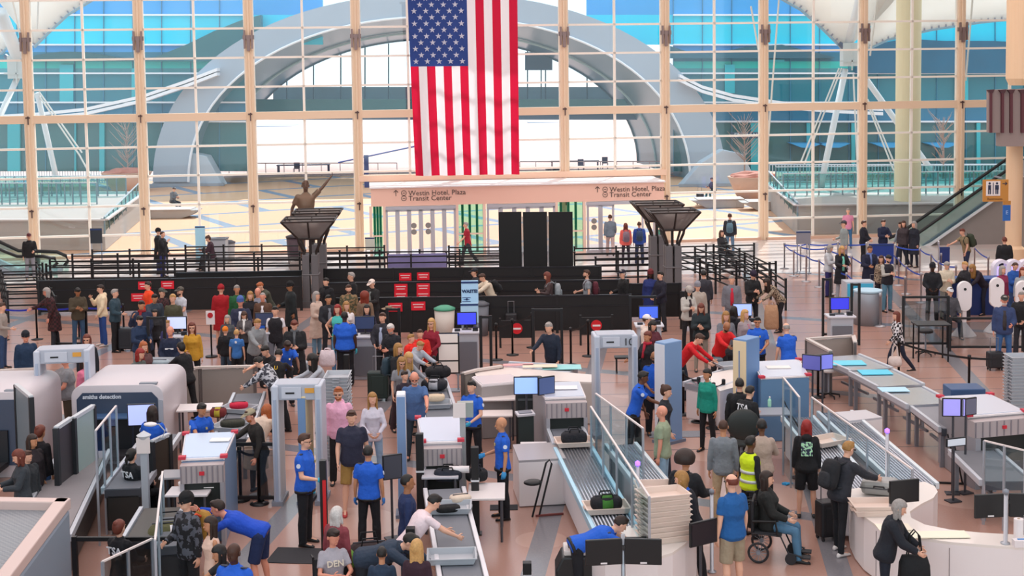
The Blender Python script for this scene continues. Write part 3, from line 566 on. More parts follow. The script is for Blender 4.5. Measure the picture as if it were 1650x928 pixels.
def body_mesh(pose, female, bulk, H, vox):
    J = skeleton(pose, female, bulk, H); mb = MB(); b = 1 + (bulk - 1) * 0.6; g = 0.88 if female else 1.0
    torso(mb, J, female, bulk, -0.012)
    mb.tube(J['neck'] - J['s'] * 0.05, J['head'] - J['HR'] @ V(0, -0.0, 0.03), 0.056 * g, 0.05 * g, 10, True)
    hc, HR = J['head'], J['HR']
    mb.ell(hc + HR @ V(0, 0.012, 0.022), (0.081, 0.099, 0.10), HR, 14, 10)
    mb.ell(hc + HR @ V(0, -0.022, -0.037), (0.065, 0.07, 0.084), HR, 12, 8)
    for k in 'RL':
        sh, el, wr, hip, kn, an = (J[q + k] for q in ('sh', 'el', 'wr', 'hip', 'kn', 'an'))
        mb.tube(sh, el, .047 * b * g, .038 * b * g, 8, True); mid = el.lerp(wr, .3); mb.tube(el, mid, .037 * b * g, .037 * b * g, 8, True); mb.tube(mid, wr, .037 * b * g, .025 * g, 8, True)
        mb.tube(hip, kn, .08 * b, .053 * b, 8, True); mid = kn.lerp(an, .32) + V(0, .012, 0); mb.tube(kn, mid, .05 * b, .052 * b, 8, True); mb.tube(mid, an, .052 * b, .034, 8, True)
        mb.tube(an + V(0, .02, -.045), an + V(0, -.13, -.055), .036, .03, 8, True); mb.tube(an, an + V(0, .0, -.04), .036, .038, 8, True)
        wr, hd, w, inn, R = hand(mb, J, k, False)
        mb.ell(wr + hd * 0.05, (0.042 * g, 0.019, 0.055), R, 10, 8)
    me = remesh(mb, vox, 2)
    m2 = MB(); m2.v = []; fine = MB()
    for k in 'RL':
        wr, hd, w, inn, R = hand(None, J, k, True)
        for i, (off, ln) in enumerate(((.028, .072), (.0095, .08), (-.0095, .074), (-.027, .058))):
            p0 = wr + hd * .078 + w * off * g; d1 = (hd + inn * .25 + w * off * 1.2).normalized(); p1 = p0 + d1 * ln * .45; d2 = (hd + inn * .8).normalized(); p2 = p1 + d2 * ln * .32; d3 = (hd * .7 + inn * 1.0).normalized(); p3 = p2 + d3 * ln * .25
            fine.path([p0 - hd * .02, p0, p1, p2, p3], [.0095 * g, .0095 * g, .009 * g, .008 * g, .006 * g], 6)
        p0 = wr + hd * .03 + w * .028 * g; p1 = p0 + (hd * .6 + w * .8 + inn * .3).normalized() * .035; p2 = p1 + (hd * .9 + w * .3 + inn * .4).normalized() * .032
        fine.path([wr + hd * .02 + w * .01, p0, p1, p2], [.014, .0125 * g, .0105 * g, .008 * g], 6)
    H_ = lambda x, y, z: hc + HR @ V(x, y, z)
    for sd in (-1, 1): fine.ell(H_(sd * .081, .012, -.005), (.012, .02, .032), HR, 8, 6)
    fine.add([H_(0, -.092, .012), H_(-.017, -.085, -.036), H_(.017, -.085, -.036), H_(0, -.118, -.034), H_(0, -.083, -.048)], [(0, 1, 3), (0, 3, 2), (1, 4, 3), (3, 4, 2), (0, 2, 4, 1)])
    fine.mat(1)
    for sd in (-1, 1):
        fine.ell(H_(sd * .031, -.0835, .006), (.010, .006, .0055), HR, 8, 5); fine.box(H_(sd * .032, -.089, .027), (.03, .006, .004))
    fine.mat(2); fine.ell(H_(0, -.087, -.068), (.024, .008, .008), HR, 8, 5)
    if vox < 0.019 or True:
        fm = fine.mesh('f'); bm = bmesh.new(); bm.from_mesh(me); bm.from_mesh(fm); bm.to_mesh(me); bm.free(); bpy.data.meshes.remove(fm)
    finish(me, J, 3); return me, J
def finish(me, J, slots=1):
    c = J['c']; me.transform(Matrix.Translation((0, 0, J['dz'] * c)) @ Matrix.Scale(c, 4))
    me.polygons.foreach_set('use_smooth', [True] * len(me.polygons))
    me.materials.clear()
    for _ in range(slots): me.materials.append(M('808080'))
def top_mesh(J, kind, female, bulk, vox):
    mb = MB(); b = 1 + (bulk - 1) * .6; g = 0.9 if female else 1.0
    inf, hem, sl = {'tee': (.016, -.06, 'short'), 'polo': (.018, -.07, 'short'), 'long': (.018, -.06, 'long'), 'hoodie': (.03, -.08, 'long'), 'jacket': (.035, -.08, 'long'), 'puffer': (.05, -.09, 'long'), 'coat': (.04, -.42, 'long'), 'vest': (.034, -.06, 'none'), 'tank': (.014, -.05, 'none'), 'dress': (.02, -.4, 'short')}[kind]
    if J['P']['legR'][0] > 60 and hem < -.09: hem = -.09
    torso(mb, J, female, bulk, inf, -.09 if hem > -.1 else -.1)
    if hem < -.1:
        n = 16; R = []
        for t in (0.02, -.1, -.25, hem):
            W = .17 * b + inf + .10 * max(0, -t - .05) + .01; D = .125 * b + inf + .10 * max(0, -t - .05); R.append([J['pel'] + V(W * math.cos(2 * PI * i / n), -D * math.sin(2 * PI * i / n), t) for i in range(n)])
        mb.rings(R)
    if kind not in ('tank', 'vest'): mb.tube(J['neck'] - J['s'] * .06, J['neck'] + J['s'] * (.0 if kind in ('tee', 'long', 'dress') else .025), .07, .062 + .2 * inf, 10)
    if kind == 'hoodie': mb.ell(J['neck'] - J['f'] * .09 - J['s'] * .02, (.10, .06, .07))
    r = {'none': 0}.get(sl, 1)
    for k in 'RL':
        sh, el, wr = J['sh' + k], J['el' + k], J['wr' + k]
        ra = (.047 * b * g + inf * .9, .039 * b * g + inf * .8, .03 * g + inf * .55)
        if sl == 'none': mb.ell(sh - V((1 if k == 'L' else -1) * .03, 0, .02), (.05, .06, .06)); continue
        if sl == 'short':
            e = sh.lerp(el, .68); mb.tube(sh, sh.lerp(el, .1), ra[0], ra[0], 10, True); mb.tube(sh, e, ra[0], ra[0] * .97, 10)
        else:
            mb.tube(sh, el, ra[0], ra[1], 10, True); e = el.lerp(wr, .97); mb.tube(el, el.lerp(wr, .2), ra[1], ra[1], 10, True); mb.tube(el, e, ra[1], ra[2], 10)
    me = remesh(mb, vox, 2); finish(me, J); return me
def low_mesh(J, kind, female, bulk, vox):
    mb = MB(); b = 1 + (bulk - 1) * .6; i0, i1 = {'slim': (.008, .012), 'pants': (.016, .03), 'jeans': (.012, .022), 'shorts': (.022, .03), 'wide': (.02, .05), 'skirt': (.02, .02)}[kind]
    torso(mb, J, female, 1 + (bulk - 1) * .8, .008, hi=0.13)
    for k in 'RL':
        hip, kn, an = J['hip' + k], J['kn' + k], J['an' + k]
        mb.tube(hip, kn.lerp(hip, .02), .083 * b + i0, .055 * b + i0 + (.015 if kind in ('shorts', 'skirt') else 0), 10, kind not in ('shorts', 'skirt'))
        if kind not in ('shorts', 'skirt'):
            mb.tube(hip, hip.lerp(kn, .1), .083 * b + i0, .083 * b + i0, 10, True)
            c2 = kn.lerp(an, .35) + V(0, .01, 0); mb.tube(kn, c2, .053 * b + i0, .053 * b + i1 * .7, 10, True); mb.tube(c2, an.lerp(kn, -.09), .053 * b + i1 * .7, .036 + i1, 10)
        else: mb.tube(hip, hip.lerp(kn, .1), .083 * b + i0, .083 * b + i0, 10, True)
    me = remesh(mb, vox, 2); finish(me, J); return me
def shoe_mesh(J, k):
    mb = MB(); a = J['an' + k]; z = a.z - .085
    R = []
    for y, w, h in ((.075, .02, .03), (.06, .034, .065), (.02, .038, .085), (-.04, .04, .07), (-.11, .045, .052), (-.165, .04, .04), (-.19, .02, .025)):
        R.append([V(a.x + w * math.cos(t), a.y + y, z + h * .5 + h * .5 * math.sin(t)) for t in [2 * PI * i / 8 for i in range(8)]])
    mb.rings(R); me = mb.mesh('shoe'); finish(me, J); return me
def hair_mesh(J, style, vox):
    hc, HR = J['head'], J['HR']; mb = MB(); c0 = hc + HR @ V(0, .012, .02)
    def cap(k=1.07, line=0.35, side=-.35):
        def fn(d):
            fr = -d.y; lim = side + (line - side) * max(0, min(1, (fr + .15) / .6))
            return k if d.z > lim else (0.85 if d.z > lim - .2 else .6)
        return fn
    E = lambda x, y, z: hc + HR @ V(x, y, z)
    rr = (.085, .105, .105)
    if style == 'short': mb.ell(c0, rr, HR, 20, 14, lambda d: cap(1.045, .36, -.55)(d) * (1 + .03 * math.sin(17 * d.x + 11 * d.y) * math.sin(13 * d.z + 5 * d.x))); mb.ell(E(0.008, -.045, .108), (.055, .04, .02), HR)
    elif style == 'buzz': mb.ell(c0, rr, HR, 20, 14, cap(.985, .42, -.5))
    elif style == 'balding': mb.ell(c0, rr, HR, 20, 14, lambda d: 1.02 if (-.5 < d.z < .45 and -d.y < .35) else .7)
    elif style == 'afro': mb.ell(c0 + HR @ V(0, .02, .035), (.165, .17, .155), HR, 20, 14, cap(1.05, .35, -.5))
    else:
        mb.ell(c0, rr, HR, 20, 14, cap(1.1, .38, -.6)); mb.ell(c0 + HR @ V(0, .035, -.02), (.083, .08, .1), HR)
        back = V(0, 1, 0) if True else None; dn = V(0, 0, -1)
        if style in ('long', 'mid', 'big'):
            ln = {'long': .34, 'mid': .17, 'big': .26}[style]; wd = .075 if style != 'big' else .11
            for sx in (-.045, 0, .045): mb.tube(E(sx, .05, .0), E(sx * 1.3, .06, 0) + V(0, 0, -ln), wd * .75, wd * .5, 8, True)
            for sd in (-1, 1): mb.tube(E(sd * .072, .0, .02), E(sd * .085, -.015, 0) + V(0, 0, -ln * .8), .026 * wd / .075, .02 * wd / .075, 8, True)
            if style == 'big': mb.ell(c0 + HR @ V(0, .03, 0), (.13, .12, .13), HR, 14, 10, cap(1.05, .3, -.9))
        if style == 'pony': mb.path([E(0, .09, .06), E(0, .14, .04), E(0, .15, -.05), E(0, .13, -.16)], [.03, .035, .034, .015], 8)
        if style == 'bun': mb.ell(E(0, .085, .085), (.045, .045, .042), HR)
    me = remesh(mb, vox * .8, 2); finish(me, J); return me
def hat_mesh(J, style):
    hc, HR = J['head'], J['HR']; mb = MB(); c0 = hc + HR @ V(0, .012, .02)
    k = 1.19 if style == 'beanie' else 1.15
    lo = .0 if style == 'beanie' else .28
    mb.ell(c0 + (HR @ V(0, 0, .02 if style == 'beanie' else 0)), (.085, .105, .11), HR, 16, 10, lambda d: k if d.z > lo - .15 * max(0, d.y) else .7)
    if style in ('cap', 'brim'):
        R = []
        if style == 'cap':
            pts = [HR @ V(.075 * math.cos(a), -.07 - .115 * math.sin(a), .055 - .018 * math.sin(a)) + hc for a in [PI * i / 8 for i in range(9)]]
            mb.extr(pts, HR @ V(0, 0, .008))
        else: mb.rings([[c0 + HR @ V(r * math.cos(2 * PI * i / 16), r * 1.1 * math.sin(2 * PI * i / 16), z) for i in range(16)] for r, z in ((.08, .035), (.15, .03), (.15, .038), (.08, .05))])
    if style == 'beanie': mb.rings([[c0 + HR @ V(.094 * math.cos(2 * PI * i / 16), .114 * math.sin(2 * PI * i / 16), z) for i in range(16)] for z in (-.01, .0, .045, .055)])
    me = mb.mesh('hat'); finish(me, J); return me
def beard_mesh(J):
    hc, HR = J['head'], J['HR']; mb = MB(); mb.ell(hc + HR @ V(0, -.03, -.065), (.058, .058, .05), HR, 14, 10, lambda d: 1.08 if (d.z < .35 and -d.y > -.4) else .7)
    me = mb.mesh('beard'); finish(me, J); return me
CACHE = {}
def cached(key, fn):
    if key not in CACHE: CACHE[key] = fn()
    return CACHE[key]
def put(me, name, parent, mats):
    o = bpy.data.objects.new(name, me); COL.objects.link(o); o.parent = parent
    for i, m in enumerate(mats): o.material_slots[i].link = 'OBJECT'; o.material_slots[i].material = m
    return o
SKIN = {'l': 'e8b296', 'm': 'c98d68', 't': 'a8714e', 'd': '6e452f', 'k': '46291c', 'r': 'e39a80'}
HAIR = {'bk': '17130f', 'br': '45291a', 'db': '2a1a12', 'bl': 'c79a5e', 'gr': '9a948f', 'wh': 'cfc9c4', 'rd': '7c2c18', 'au': '6b3020', 'or': 'a85a2c', 'cr': '8e1b16', 'lb': 'a0753e'}
NAMES_TOP = {'tee': 't_shirt', 'polo': 'polo_shirt', 'long': 'sweater', 'hoodie': 'hoodie', 'jacket': 'jacket', 'puffer': 'puffer_jacket', 'coat': 'coat', 'vest': 'vest', 'tank': 'tank_top', 'dress': 'dress'}
NAMES_LOW = {'slim': 'trousers', 'pants': 'trousers', 'jeans': 'jeans', 'shorts': 'shorts', 'wide': 'trousers', 'skirt': 'skirt'}
PEOPLE = []; ATT = {}
def person(px, py, label, pose='stand', hd=0, H=1.75, sex='m', bulk=1.0, skin='l', hair='short', hc='br', top='long:333844', low='pants:23252c', shoe='1b1b1d',
           hat=None, beard=None, inner=None, officer=False, glove=None, print_=None, back=None, glasses=False, group=None, zf=0.0, vest=None, scarf=None, at=None, z=None):
    """px, py: where the top of the head shows.  hd: 0 looks at the camera, 90 to the right, -90 to the left, 180 away."""
    fem = sex == 'f'; H = round(H / .04) * .04; bulk = round(bulk / .1) * .1
    far = py < 500; vox = .021 if far else (.0165 if py < 600 else .0135)
    k0 = (pose, fem, bulk, H, vox)
    me, J = cached(k0, lambda: body_mesh(pose, fem, bulk, H, vox)); c = J['c']
    hl = (J['head'] + V(0, 0, .115) + V(0, 0, J['dz'])) * c       # head top, local
    a = math.radians(hd); Rz = Matrix.Rotation(a, 3, 'Z'); g = G(px, py, hl.z + zf) if at is None else at
    if z is not None: g = AT(px, py, z)
    off = Rz @ V(hl.x, hl.y, 0)
    root = thing('person', label, 'person', (g.x - off.x, g.y - off.y, zf), a, group)
    put(me, 'body', root, [M(SKIN[skin], .5), M('2a1c16', .4), M('a85a50', .5)])
    tk, tc = top.split(':'); lk, lc = low.split(':')
    tm = cached(k0 + ('top', tk), lambda: top_mesh(J, tk, fem, bulk, vox)); lm = cached(k0 + ('low', lk), lambda: low_mesh(J, lk, fem, bulk, vox))
    MT = {'plaid': lambda: pattern('black and white plaid', '16161a', 'd8d4d6', 'check', 14), 'camo': lambda: pattern('camouflage', '4a4a34', '8b6f4e', 'spots', 16),
          'leopard': lambda: pattern('leopard print', '3a2c24', 'b8a48c', 'spots', 38), 'rplaid': lambda: pattern('red brown plaid', '4a2024', '201414', 'check', 16),
          'wtie': lambda: pattern('white sweatshirt print', 'c4c6cc', '3c3e48', 'spots', 14), 'tie': lambda: pattern('black marble print', '1c1c20', '5a5c66', 'spots', 12)}
    o = put(tm, 'shirt' if officer else NAMES_TOP[tk], root, [MT[tc]() if tc in MT else cloth(tc)])
    put(lm, NAMES_LOW[lk], root, [cloth(lc)])
    if vest:
        vk, vc = vest.split(':'); vm = cached(k0 + ('vest', vk), lambda: top_mesh(J, 'vest', fem, bulk, vox)); put(vm, 'vest', root, [cloth(vc)])
    for k in 'RL':
        sm = cached(k0 + ('shoe', k), lambda: shoe_mesh(J, k)); put(sm, 'shoe', root, [M(shoe, .5)])
    if hair: put(cached(k0 + ('hair', hair), lambda: hair_mesh(J, hair, .0135 if not far else .018)), 'hair', root, [M(HAIR[hc], .55, 0, .35, 40)])
    if hat: put(cached(k0 + ('hat', hat.split(':')[0]), lambda: hat_mesh(J, hat.split(':')[0])), {'cap': 'cap', 'beanie': 'beanie', 'brim': 'hat'}[hat.split(':')[0]], root, [cloth(hat.split(':')[1])])
    if beard: put(cached(k0 + ('beard',), lambda: beard_mesh(J)), 'beard', root, [M(HAIR[beard], .7)])
    T = lambda p: (V(*p) + V(0, 0, J['dz'])) * c
    s, f = J['s'], J['f']; ch = J['pel'] + s * .36; infl = {'hoodie': .03, 'jacket': .035, 'puffer': .05, 'coat': .04, 'vest': .034}.get(tk, .018); dep = .122 * (1 + (bulk - 1) * 1.1) + infl + (.012 if fem else 0)
    if inner:                                     # shirt showing in an open jacket
        mb = MB(); R = []
        for t, w in ((.02, .045), (.2, .05), (.36, .045), (.5, .035)):
            q = J['pel'] + s * t + f * (((.118 if t < .45 else .085) * (1 + (bulk - 1) * 1.6)) + infl + .004 + (.018 if fem and .3 < t < .4 else 0) - .012)
            R.append([T(q + V(w * math.cos(a_), 0, 0) + f * .018 * math.sin(a_)) for a_ in [2 * PI * i / 8 for i in range(8)]])
        mb.rings(R).build('shirt_front', cloth(inner), root, True)
    if officer:
        mb = MB()
        q = ch + f * (dep + .002) + s * .04; mb.box(T(q + V(.06, 0, 0)), (.035 * c, .016, .045 * c), 0, -math.radians(J['P']['lean'])); mb.build('badge', M('d8c88a', .3, .6), root)
        for k, sd in (('R', -1), ('L', 1)):
            sh, el = J['sh' + k], J['el' + k]; d = (el - sh).normalized(); out = (V(sd, 0, 0) - d * d.dot(V(sd, 0, 0))).normalized(); r_ = .047 * (1 + (bulk - 1) * .6) + .018
            m2 = MB(); pc = sh.lerp(el, .38) + out * (r_ - .002); m2.tube(T(pc), T(pc + out * .007), .036 * c, .036 * c, 12); m2.build('shoulder_patch', M('d4dcec', .6), root)
            m3 = MB(); m3.box(T(sh + V(-sd * .04, 0, .058 + (bulk - 1) * .03)), (.09 * c, .045 * c, .01)); m3.build('shoulder_board', M('12203c', .6), root)
        R = []; b_ = 1 + (bulk - 1) * 1.0
        for t in (-.075, -.03): R.append([T(J['pel'] + s * t + V((.162 * b_ + .028) * math.cos(a_), 0, 0) + f * ((.12 * b_ + .028) * math.sin(a_))) for a_ in [2 * PI * i / 20 for i in range(20)]])
        MB().rings(R).build('belt', BLACK, root, True)
    if vest and vest.startswith('vest:d8'):
        for t, q in ((.06, .16), (.22, .15)):
            R = [[T(J['pel'] + s * (t + dz_) + V((q + .04 + e_) * math.cos(a_), 0, 0) + f * ((q * .72 + .045 + e_) * math.sin(a_))) for a_ in [2 * PI * i / 20 for i in range(20)]] for dz_, e_ in ((0, 0), (0, .006), (.05, .006), (.05, 0))]
            MB().rings(R).build('reflective_strip', M('d4d8da', .3, .3), root, True)
    if glove:
        for k in 'RL':
            wr, hd_, w_, inn, R_ = hand(None, J, k, True); mb = MB(); mb.ell(T(wr + hd_ * .055), (.047 * c, .028 * c, .066 * c), R_, 10, 8)
            for i, (of, ln) in enumerate(((.028, .072), (.0095, .08), (-.0095, .074), (-.027, .058))):
                p0 = wr + hd_ * .078 + w_ * of; p1 = p0 + (hd_ + inn * .25 + w_ * of * 1.2).normalized() * ln * .45; p2 = p1 + (hd_ + inn * .8).normalized() * ln * .32; p3 = p2 + (hd_ * .7 + inn).normalized() * ln * .27
                mb.path([T(p0), T(p1), T(p2), T(p3)], [.0125 * c, .012 * c, .011 * c, .009 * c], 6)
            mb.build('glove', M(glove, .5), root, True)
    if scarf:
        mb = MB(); R = []
        for i in range(16):
            a_ = 2 * PI * i / 16; ct = J['neck'] + s * .01 + V(.075 * math.cos(a_), 0, 0) + f * (.07 * math.sin(a_) + .01); R.append(ct)
        rr = [[T(ct + (ct - J['neck']).normalized() * .032 * math.cos(b2) + s * .035 * math.sin(b2)) for b2 in [2 * PI * j / 8 for j in range(8)]] for ct in R]
        mb.rings(rr, close=True); q = ch + f * (dep + .01)
        mb.tube(T(J['neck'] + f * .1), T(q - s * .1), .035 * c, .03 * c); mb.build('scarf', cloth(scarf), root, True)
    if print_:                                    # lettering (front) or (back)
        txt, col, where, size = print_; sg = 1 if where == 'front' else -1; lean = math.radians(J['P']['lean'])
        q = T(J['pel'] + s * (.33 if sg > 0 else .36) + f * sg * (dep + .004 if sg > 0 else dep * .84 + (.012 if J['P']['legR'][0] < 60 else 0)))
        if txt.startswith('patch'):
            w_, h_ = (.2, .26) if txt == 'patch' else (.2, .035)
            MB().box((0, 0, 0), (w_ * c, .008, h_ * c)).build('printed_patch', pattern('patch ' + col, col, '30384c' if txt == 'patch' else col, 'spots', 22), root).matrix_local = Matrix.Translation(q) @ Matrix.Rotation(lean * sg, 4, 'X')
        else: text(txt, size * c, M(col, .7), root, q, (PI / 2 - 0 + lean * 1.0 if sg > 0 else PI / 2 - lean, 0, 0 if sg > 0 else PI), 'lettering', .006, 'CENTER', .002)
    if glasses:
        HR = J['HR']; mb = MB()
        for sd in (-1, 1): mb.box(T(J['head'] + HR @ V(sd * .034, -.1, .004)), (.04 * c, .005, .02 * c)); mb.box(T(J['head'] + HR @ V(sd * .07, -.045, .008)), (.006, .095, .006))
        mb.build('glasses', M('1a1a1c', .3), root)
    PEOPLE.append(root); root['_n'] = len(PEOPLE); del root['_n']
    root_info = dict(root=root, J=J, T=T, dep=dep)
    if back: wear_back(root_info, back, label)
    return root_info
def world_pt(ri, p):
    r = ri['root']; return Matrix.Translation(r.location) @ Matrix.Rotation(r.rotation_euler.z, 4, 'Z') @ ri['T'](p)
def wear_back(ri, spec, label):
    """a backpack on someone's back: a thing of its own"""
    col, c2, lab = spec[:3]; sz = spec[3] if len(spec) > 3 else 1.0
    J, T = ri['J'], ri['T']; r = ri['root']; rz = r.rotation_euler.z; lean = math.radians(J['P']['lean'])
    base = world_pt(ri, J['pel'] + J['s'] * .08 - J['f'] * (ri['dep'] + .005))
    b = thing('backpack', lab, 'backpack', base, rz); ATT[r.name] = b; R = Matrix.Rotation(lean, 3, 'X')
    def blob(c, d, n=14, m=10):
        mb = MB(); mb.ell(R @ V(*c), d, R, n, m, lambda q: 1.0 / max(.55, (abs(q.x) ** 4 + abs(q.y) ** 4 + abs(q.z) ** 4) ** .25) * .9); return mb
    blob((0, .10 * sz, .2 * sz), (.15 * sz, .1 * sz, .235 * sz)).build('main_pouch', cloth(col), b, True)
    blob((0, .19 * sz, .12 * sz), (.115 * sz, .05 * sz, .12 * sz)).build('front_pocket', cloth(c2), b, True)
    for sd in (-1, 1):
        mb = MB(); pts = [(.07 * sd, .02, .40), (.10 * sd, -.08, .465), (.11 * sd, -.19, .44), (.115 * sd, -.265, .34), (.12 * sd, -.25, .2), (.13 * sd, -.1, .06), (.12 * sd, .02, .04)]
        mb.path([R @ V(*p) for p in pts], .018, 6); mb.build('strap', cloth(c2), b, True)
    MB().path([R @ V(-.03, .04, .42 * sz), R @ V(0, .04, .46 * sz), R @ V(.03, .04, .42 * sz)], .008).build('carry_loop', cloth(c2), b, True)
# ================================================================ flag, statue, lanterns
DARK = M('121214', .45); RUB = M('26262a', .6)
fl = thing('hanging_flag', 'huge american flag hanging vertically over the entrance doors', 'flag')
YF = 57.0
def fpt(s, t, off=0):          # s across 0..1, t down 0..1
    y = -10 + 293 * t - (1.5 * s); x = (656.5 + 13.5 * t ** 1.2) * (1 - s) + (833.5 + 3.5 * t) * s
    p = AT(x, y, YF); p.y += .09 * math.sin(s * 13 * PI / 1.5 + 2 * t) * (.3 + t) + .12 * math.sin(5 * t + 3 * s) + off; return p
mb = MB(); NS, NT = 52, 40; ct = 118 / 293
mb.v = [tuple(fpt(i / NS, j / NT)) for j in range(NT + 1) for i in range(NS + 1)]
for j in range(NT):
    for i in range(NS):
        st = i // 4; c = 0 if st % 2 == 0 else 1
        if i < 28 and (j + .5) / NT < ct: c = 2
        mb.f.append((j * (NS + 1) + i, j * (NS + 1) + i + 1, (j + 1) * (NS + 1) + i + 1, (j + 1) * (NS + 1) + i)); mb.m.append(c)
mb.build('flag_cloth', [flagm('d0143c'), flagm('f4eef2'), flagm('2f4688')], fl, True, fix=False)
sm_ = MB()
for r in range(11):
    for k in range(5 if r % 2 == 0 else 4):
        s_ = (k + (.5 if r % 2 == 0 else 1.0)) / 5 * (7 / 13); t_ = (r + .75) / 11.6 * ct; c = fpt(s_, t_, -.05); pts = [c + Vector((math.sin(a) * rr, 0, math.cos(a) * rr)) for a, rr in [(PI * q / 5, .13 if q % 2 == 0 else .052) for q in range(10)]]
        sm_.add(pts, [tuple(range(10))])
sm_.build('stars', flagm('f2f0f4'), fl, fix=False)
MB().tube(fpt(-.02, 0) + Vector((0, 0, .06)), fpt(1.02, 0) + Vector((0, 0, .06)), .05).build('hanging_bar', STEEL, fl)
# statue: a bronze man pointing up, on a granite block behind the lantern
def statue():
    bz = M('6b5448', .42, .55, .15, 6); J = skeleton('stretch', False, 1.15, 3.1); g = AT(492, 291, 55.5); hl = (J['head'] + V(0, 0, .115) + V(0, 0, J['dz'])) * J['c']; z0 = g.z - hl.z
    r = thing('bronze_statue', 'bronze statue of a man in shirt pointing skyward behind the lantern', 'statue', (g.x - hl.x * math.cos(.25), g.y, z0), .25)
    me, J = body_mesh('stretch', False, 1.15, 3.1, .02); put(me, 'figure', r, [bz, bz, bz]); put(top_mesh(J, 'polo', False, 1.15, .02), 'shirt', r, [M('76604f', .45, .5)]); put(low_mesh(J, 'pants', False, 1, .02), 'trousers', r, [bz]); put(hair_mesh(J, 'short', .02), 'hair', r, [bz])
    MB().box((0, 0, -z0 / 2), (1.4, 1.2, z0)).build('plinth', M('8c8480', .6), r, bev=.03); MB().box((0, 0, -.05), (1.1, .9, .1)).build('bronze_base', bz, r)
def lantern(px, py, Y, wpx, label):
    c = AT(px, py, Y); w2 = wpx / ppm(Y) / 2; g = thing('torch_lantern', label, 'lamp', (c.x, c.y, 0), .06); zt = c.z; zb = zt - .62; wb = w2 * .42; fr = M('3a3432', .5, .4)
    T_ = [Vector((sx * w2, sy * w2, zt)) for sx, sy in ((-1, -1), (1, -1), (1, 1), (-1, 1))]; B_ = [Vector((sx * wb, sy * wb, zb)) for sx, sy in ((-1, -1), (1, -1), (1, 1), (-1, 1))]
    for i in range(4): j = (i + 1) % 4; m_ = MB().extr([T_[i], T_[j], B_[j], B_[i]], (0, 0, .015)); m_.build('mesh_panel', MATS.get('lmesh') or lmesh(), g)
    mb = MB()
    for i in range(4):
        j = (i + 1) % 4; mb.tube(T_[i], T_[j], .03, .03, 6); mb.tube(B_[i], B_[j], .045, .045, 6); mb.tube(T_[i], B_[i], .035, .035, 6)
        q = T_[i].lerp(T_[j], .5); mb.tube(q, B_[i].lerp(B_[j], .5), .03, .03, 6)
    mb.tube((T_[0] + T_[3]) / 2, (T_[1] + T_[2]) / 2, .035, .035, 6); mb.build('lantern_frame', fr, g)
    MB().lathe([(.05, zb + .02), (.30, zb + .3), (.33, zb + .46), (.2, zb + .5)], n=20).build('lamp_bowl', M('d8cfc6', .4), g, True)
    zc = zb - .55; mb = MB()
    for sx in (-1, 1):
        for sy in (-1, 1): mb.path([(sx * wb, sy * wb, zb), (sx * wb * .95, sy * wb * .95, zb - .12), (sx * .2, sy * .2, zc + .1), (sx * .2, sy * .2, zc - .3)], .045)
    mb.tube((0, 0, zb), (0, 0, zc - .3), .05); mb.build('bracket', fr, g)
    mb = MB()
    for sx in (-1, 1):
        for sy in (-1, 1): mb.box((sx * .15, sy * .15, zc / 2), (.24, .24, zc))
    mb.box((0, 0, zc * .62), (.58, .58, .05)); mb.build('column', M('6f6c6e', .5, .2), g, bev=.02); MB().box((0, 0, .1), (.7, .7, .2)).build('foot', M('5a585a'), g)
def lmesh():
    m = M('8c8886', .5, .2).copy(); m.node_tree.nodes['Principled BSDF'].inputs['Alpha'].default_value = .62; MATS['lmesh'] = m; return m
lantern(499, 353, 46.5, 84, 'torch-shaped lantern on grey column, nearer one in front of the statue'); lantern(512, 340, 49.5, 76, 'torch-shaped lantern half hidden behind the one by the statue')
lantern(1083, 339, 46.5, 78, 'torch-shaped lantern, nearer of the pair right of the doors'); lantern(1058, 327, 50, 76, 'torch-shaped lantern, farther of the pair right of the doors')
# ================================================================ queue barriers
def rail_row(pts, label, group, nr=4, h=1.0, col='0e0e12', sp=1.7, name='rail_barrier', cat='barrier'):
    P = [G(*p) for p in pts]; c = P[0]; r = thing(name, label, cat, c, 0, group); m = M(col, .5); rm = MB()
    for a, b_ in zip(P, P[1:]):
        a = a - c; b2 = b_ - c; L_ = (b2 - a).length; n = max(1, round(L_ / sp)); an = math.atan2((b2 - a).y, (b2 - a).x)
        for i in range(n + (1 if b_ is P[-1] else 0)):
            q = a.lerp(b2, i / n); p = MB(); p.box((q.x, q.y, h / 2), (.065, .065, h), an); p.lathe([(.045, h), (.045, h + .04)], (q.x, q.y, 0), 8); p.build('post', m, r)
        for k in range(nr):
            z = h * (1 - .23 * k) - .05; m_ = (a + b2) / 2; rm.box((m_.x, m_.y, z), (L_, .03, .05), an)
    rm.build('rails', m, r); return r
GQ = 'black rail barriers of the queue by the doors'
rows = [((76, 470), (300, 468)), ((82, 462), (484, 458)), ((118, 452), (484, 449)), ((150, 444), (330, 441)), ((484, 447), (806, 444)), ((520, 456), (806, 452)), ((500, 439), (620, 437)), ((724, 438), (806, 437)), ((926, 440), (1060, 438)), ((926, 450), (1066, 447)), ((960, 459), (1096, 456)), ((300, 436), (484, 434))]
RL = ['nearest black rail barrier at the far left, behind the striped rail maze', 'long black rail barrier just behind the left solid panels', 'black rail barrier ending at the statue lantern column', 'black rail barrier in front of the seated reader by the left glass', 'black rail barrier between the statue lantern and the big screen, middle of three', 'black rail barrier directly above the rear solid panels', 'short black rail barrier left of the blue printed banner', 'short black rail barrier between the banner and the big screen', 'black rail barrier below the three walkers at the doors', 'middle black rail barrier between the big screen and right lanterns', 'nearest black rail barrier between the big screen and right lanterns', 'farthest black rail barrier left of the statue lantern']
for i, (a, b_) in enumerate(rows): rail_row([a, b_], RL[i], GQ)
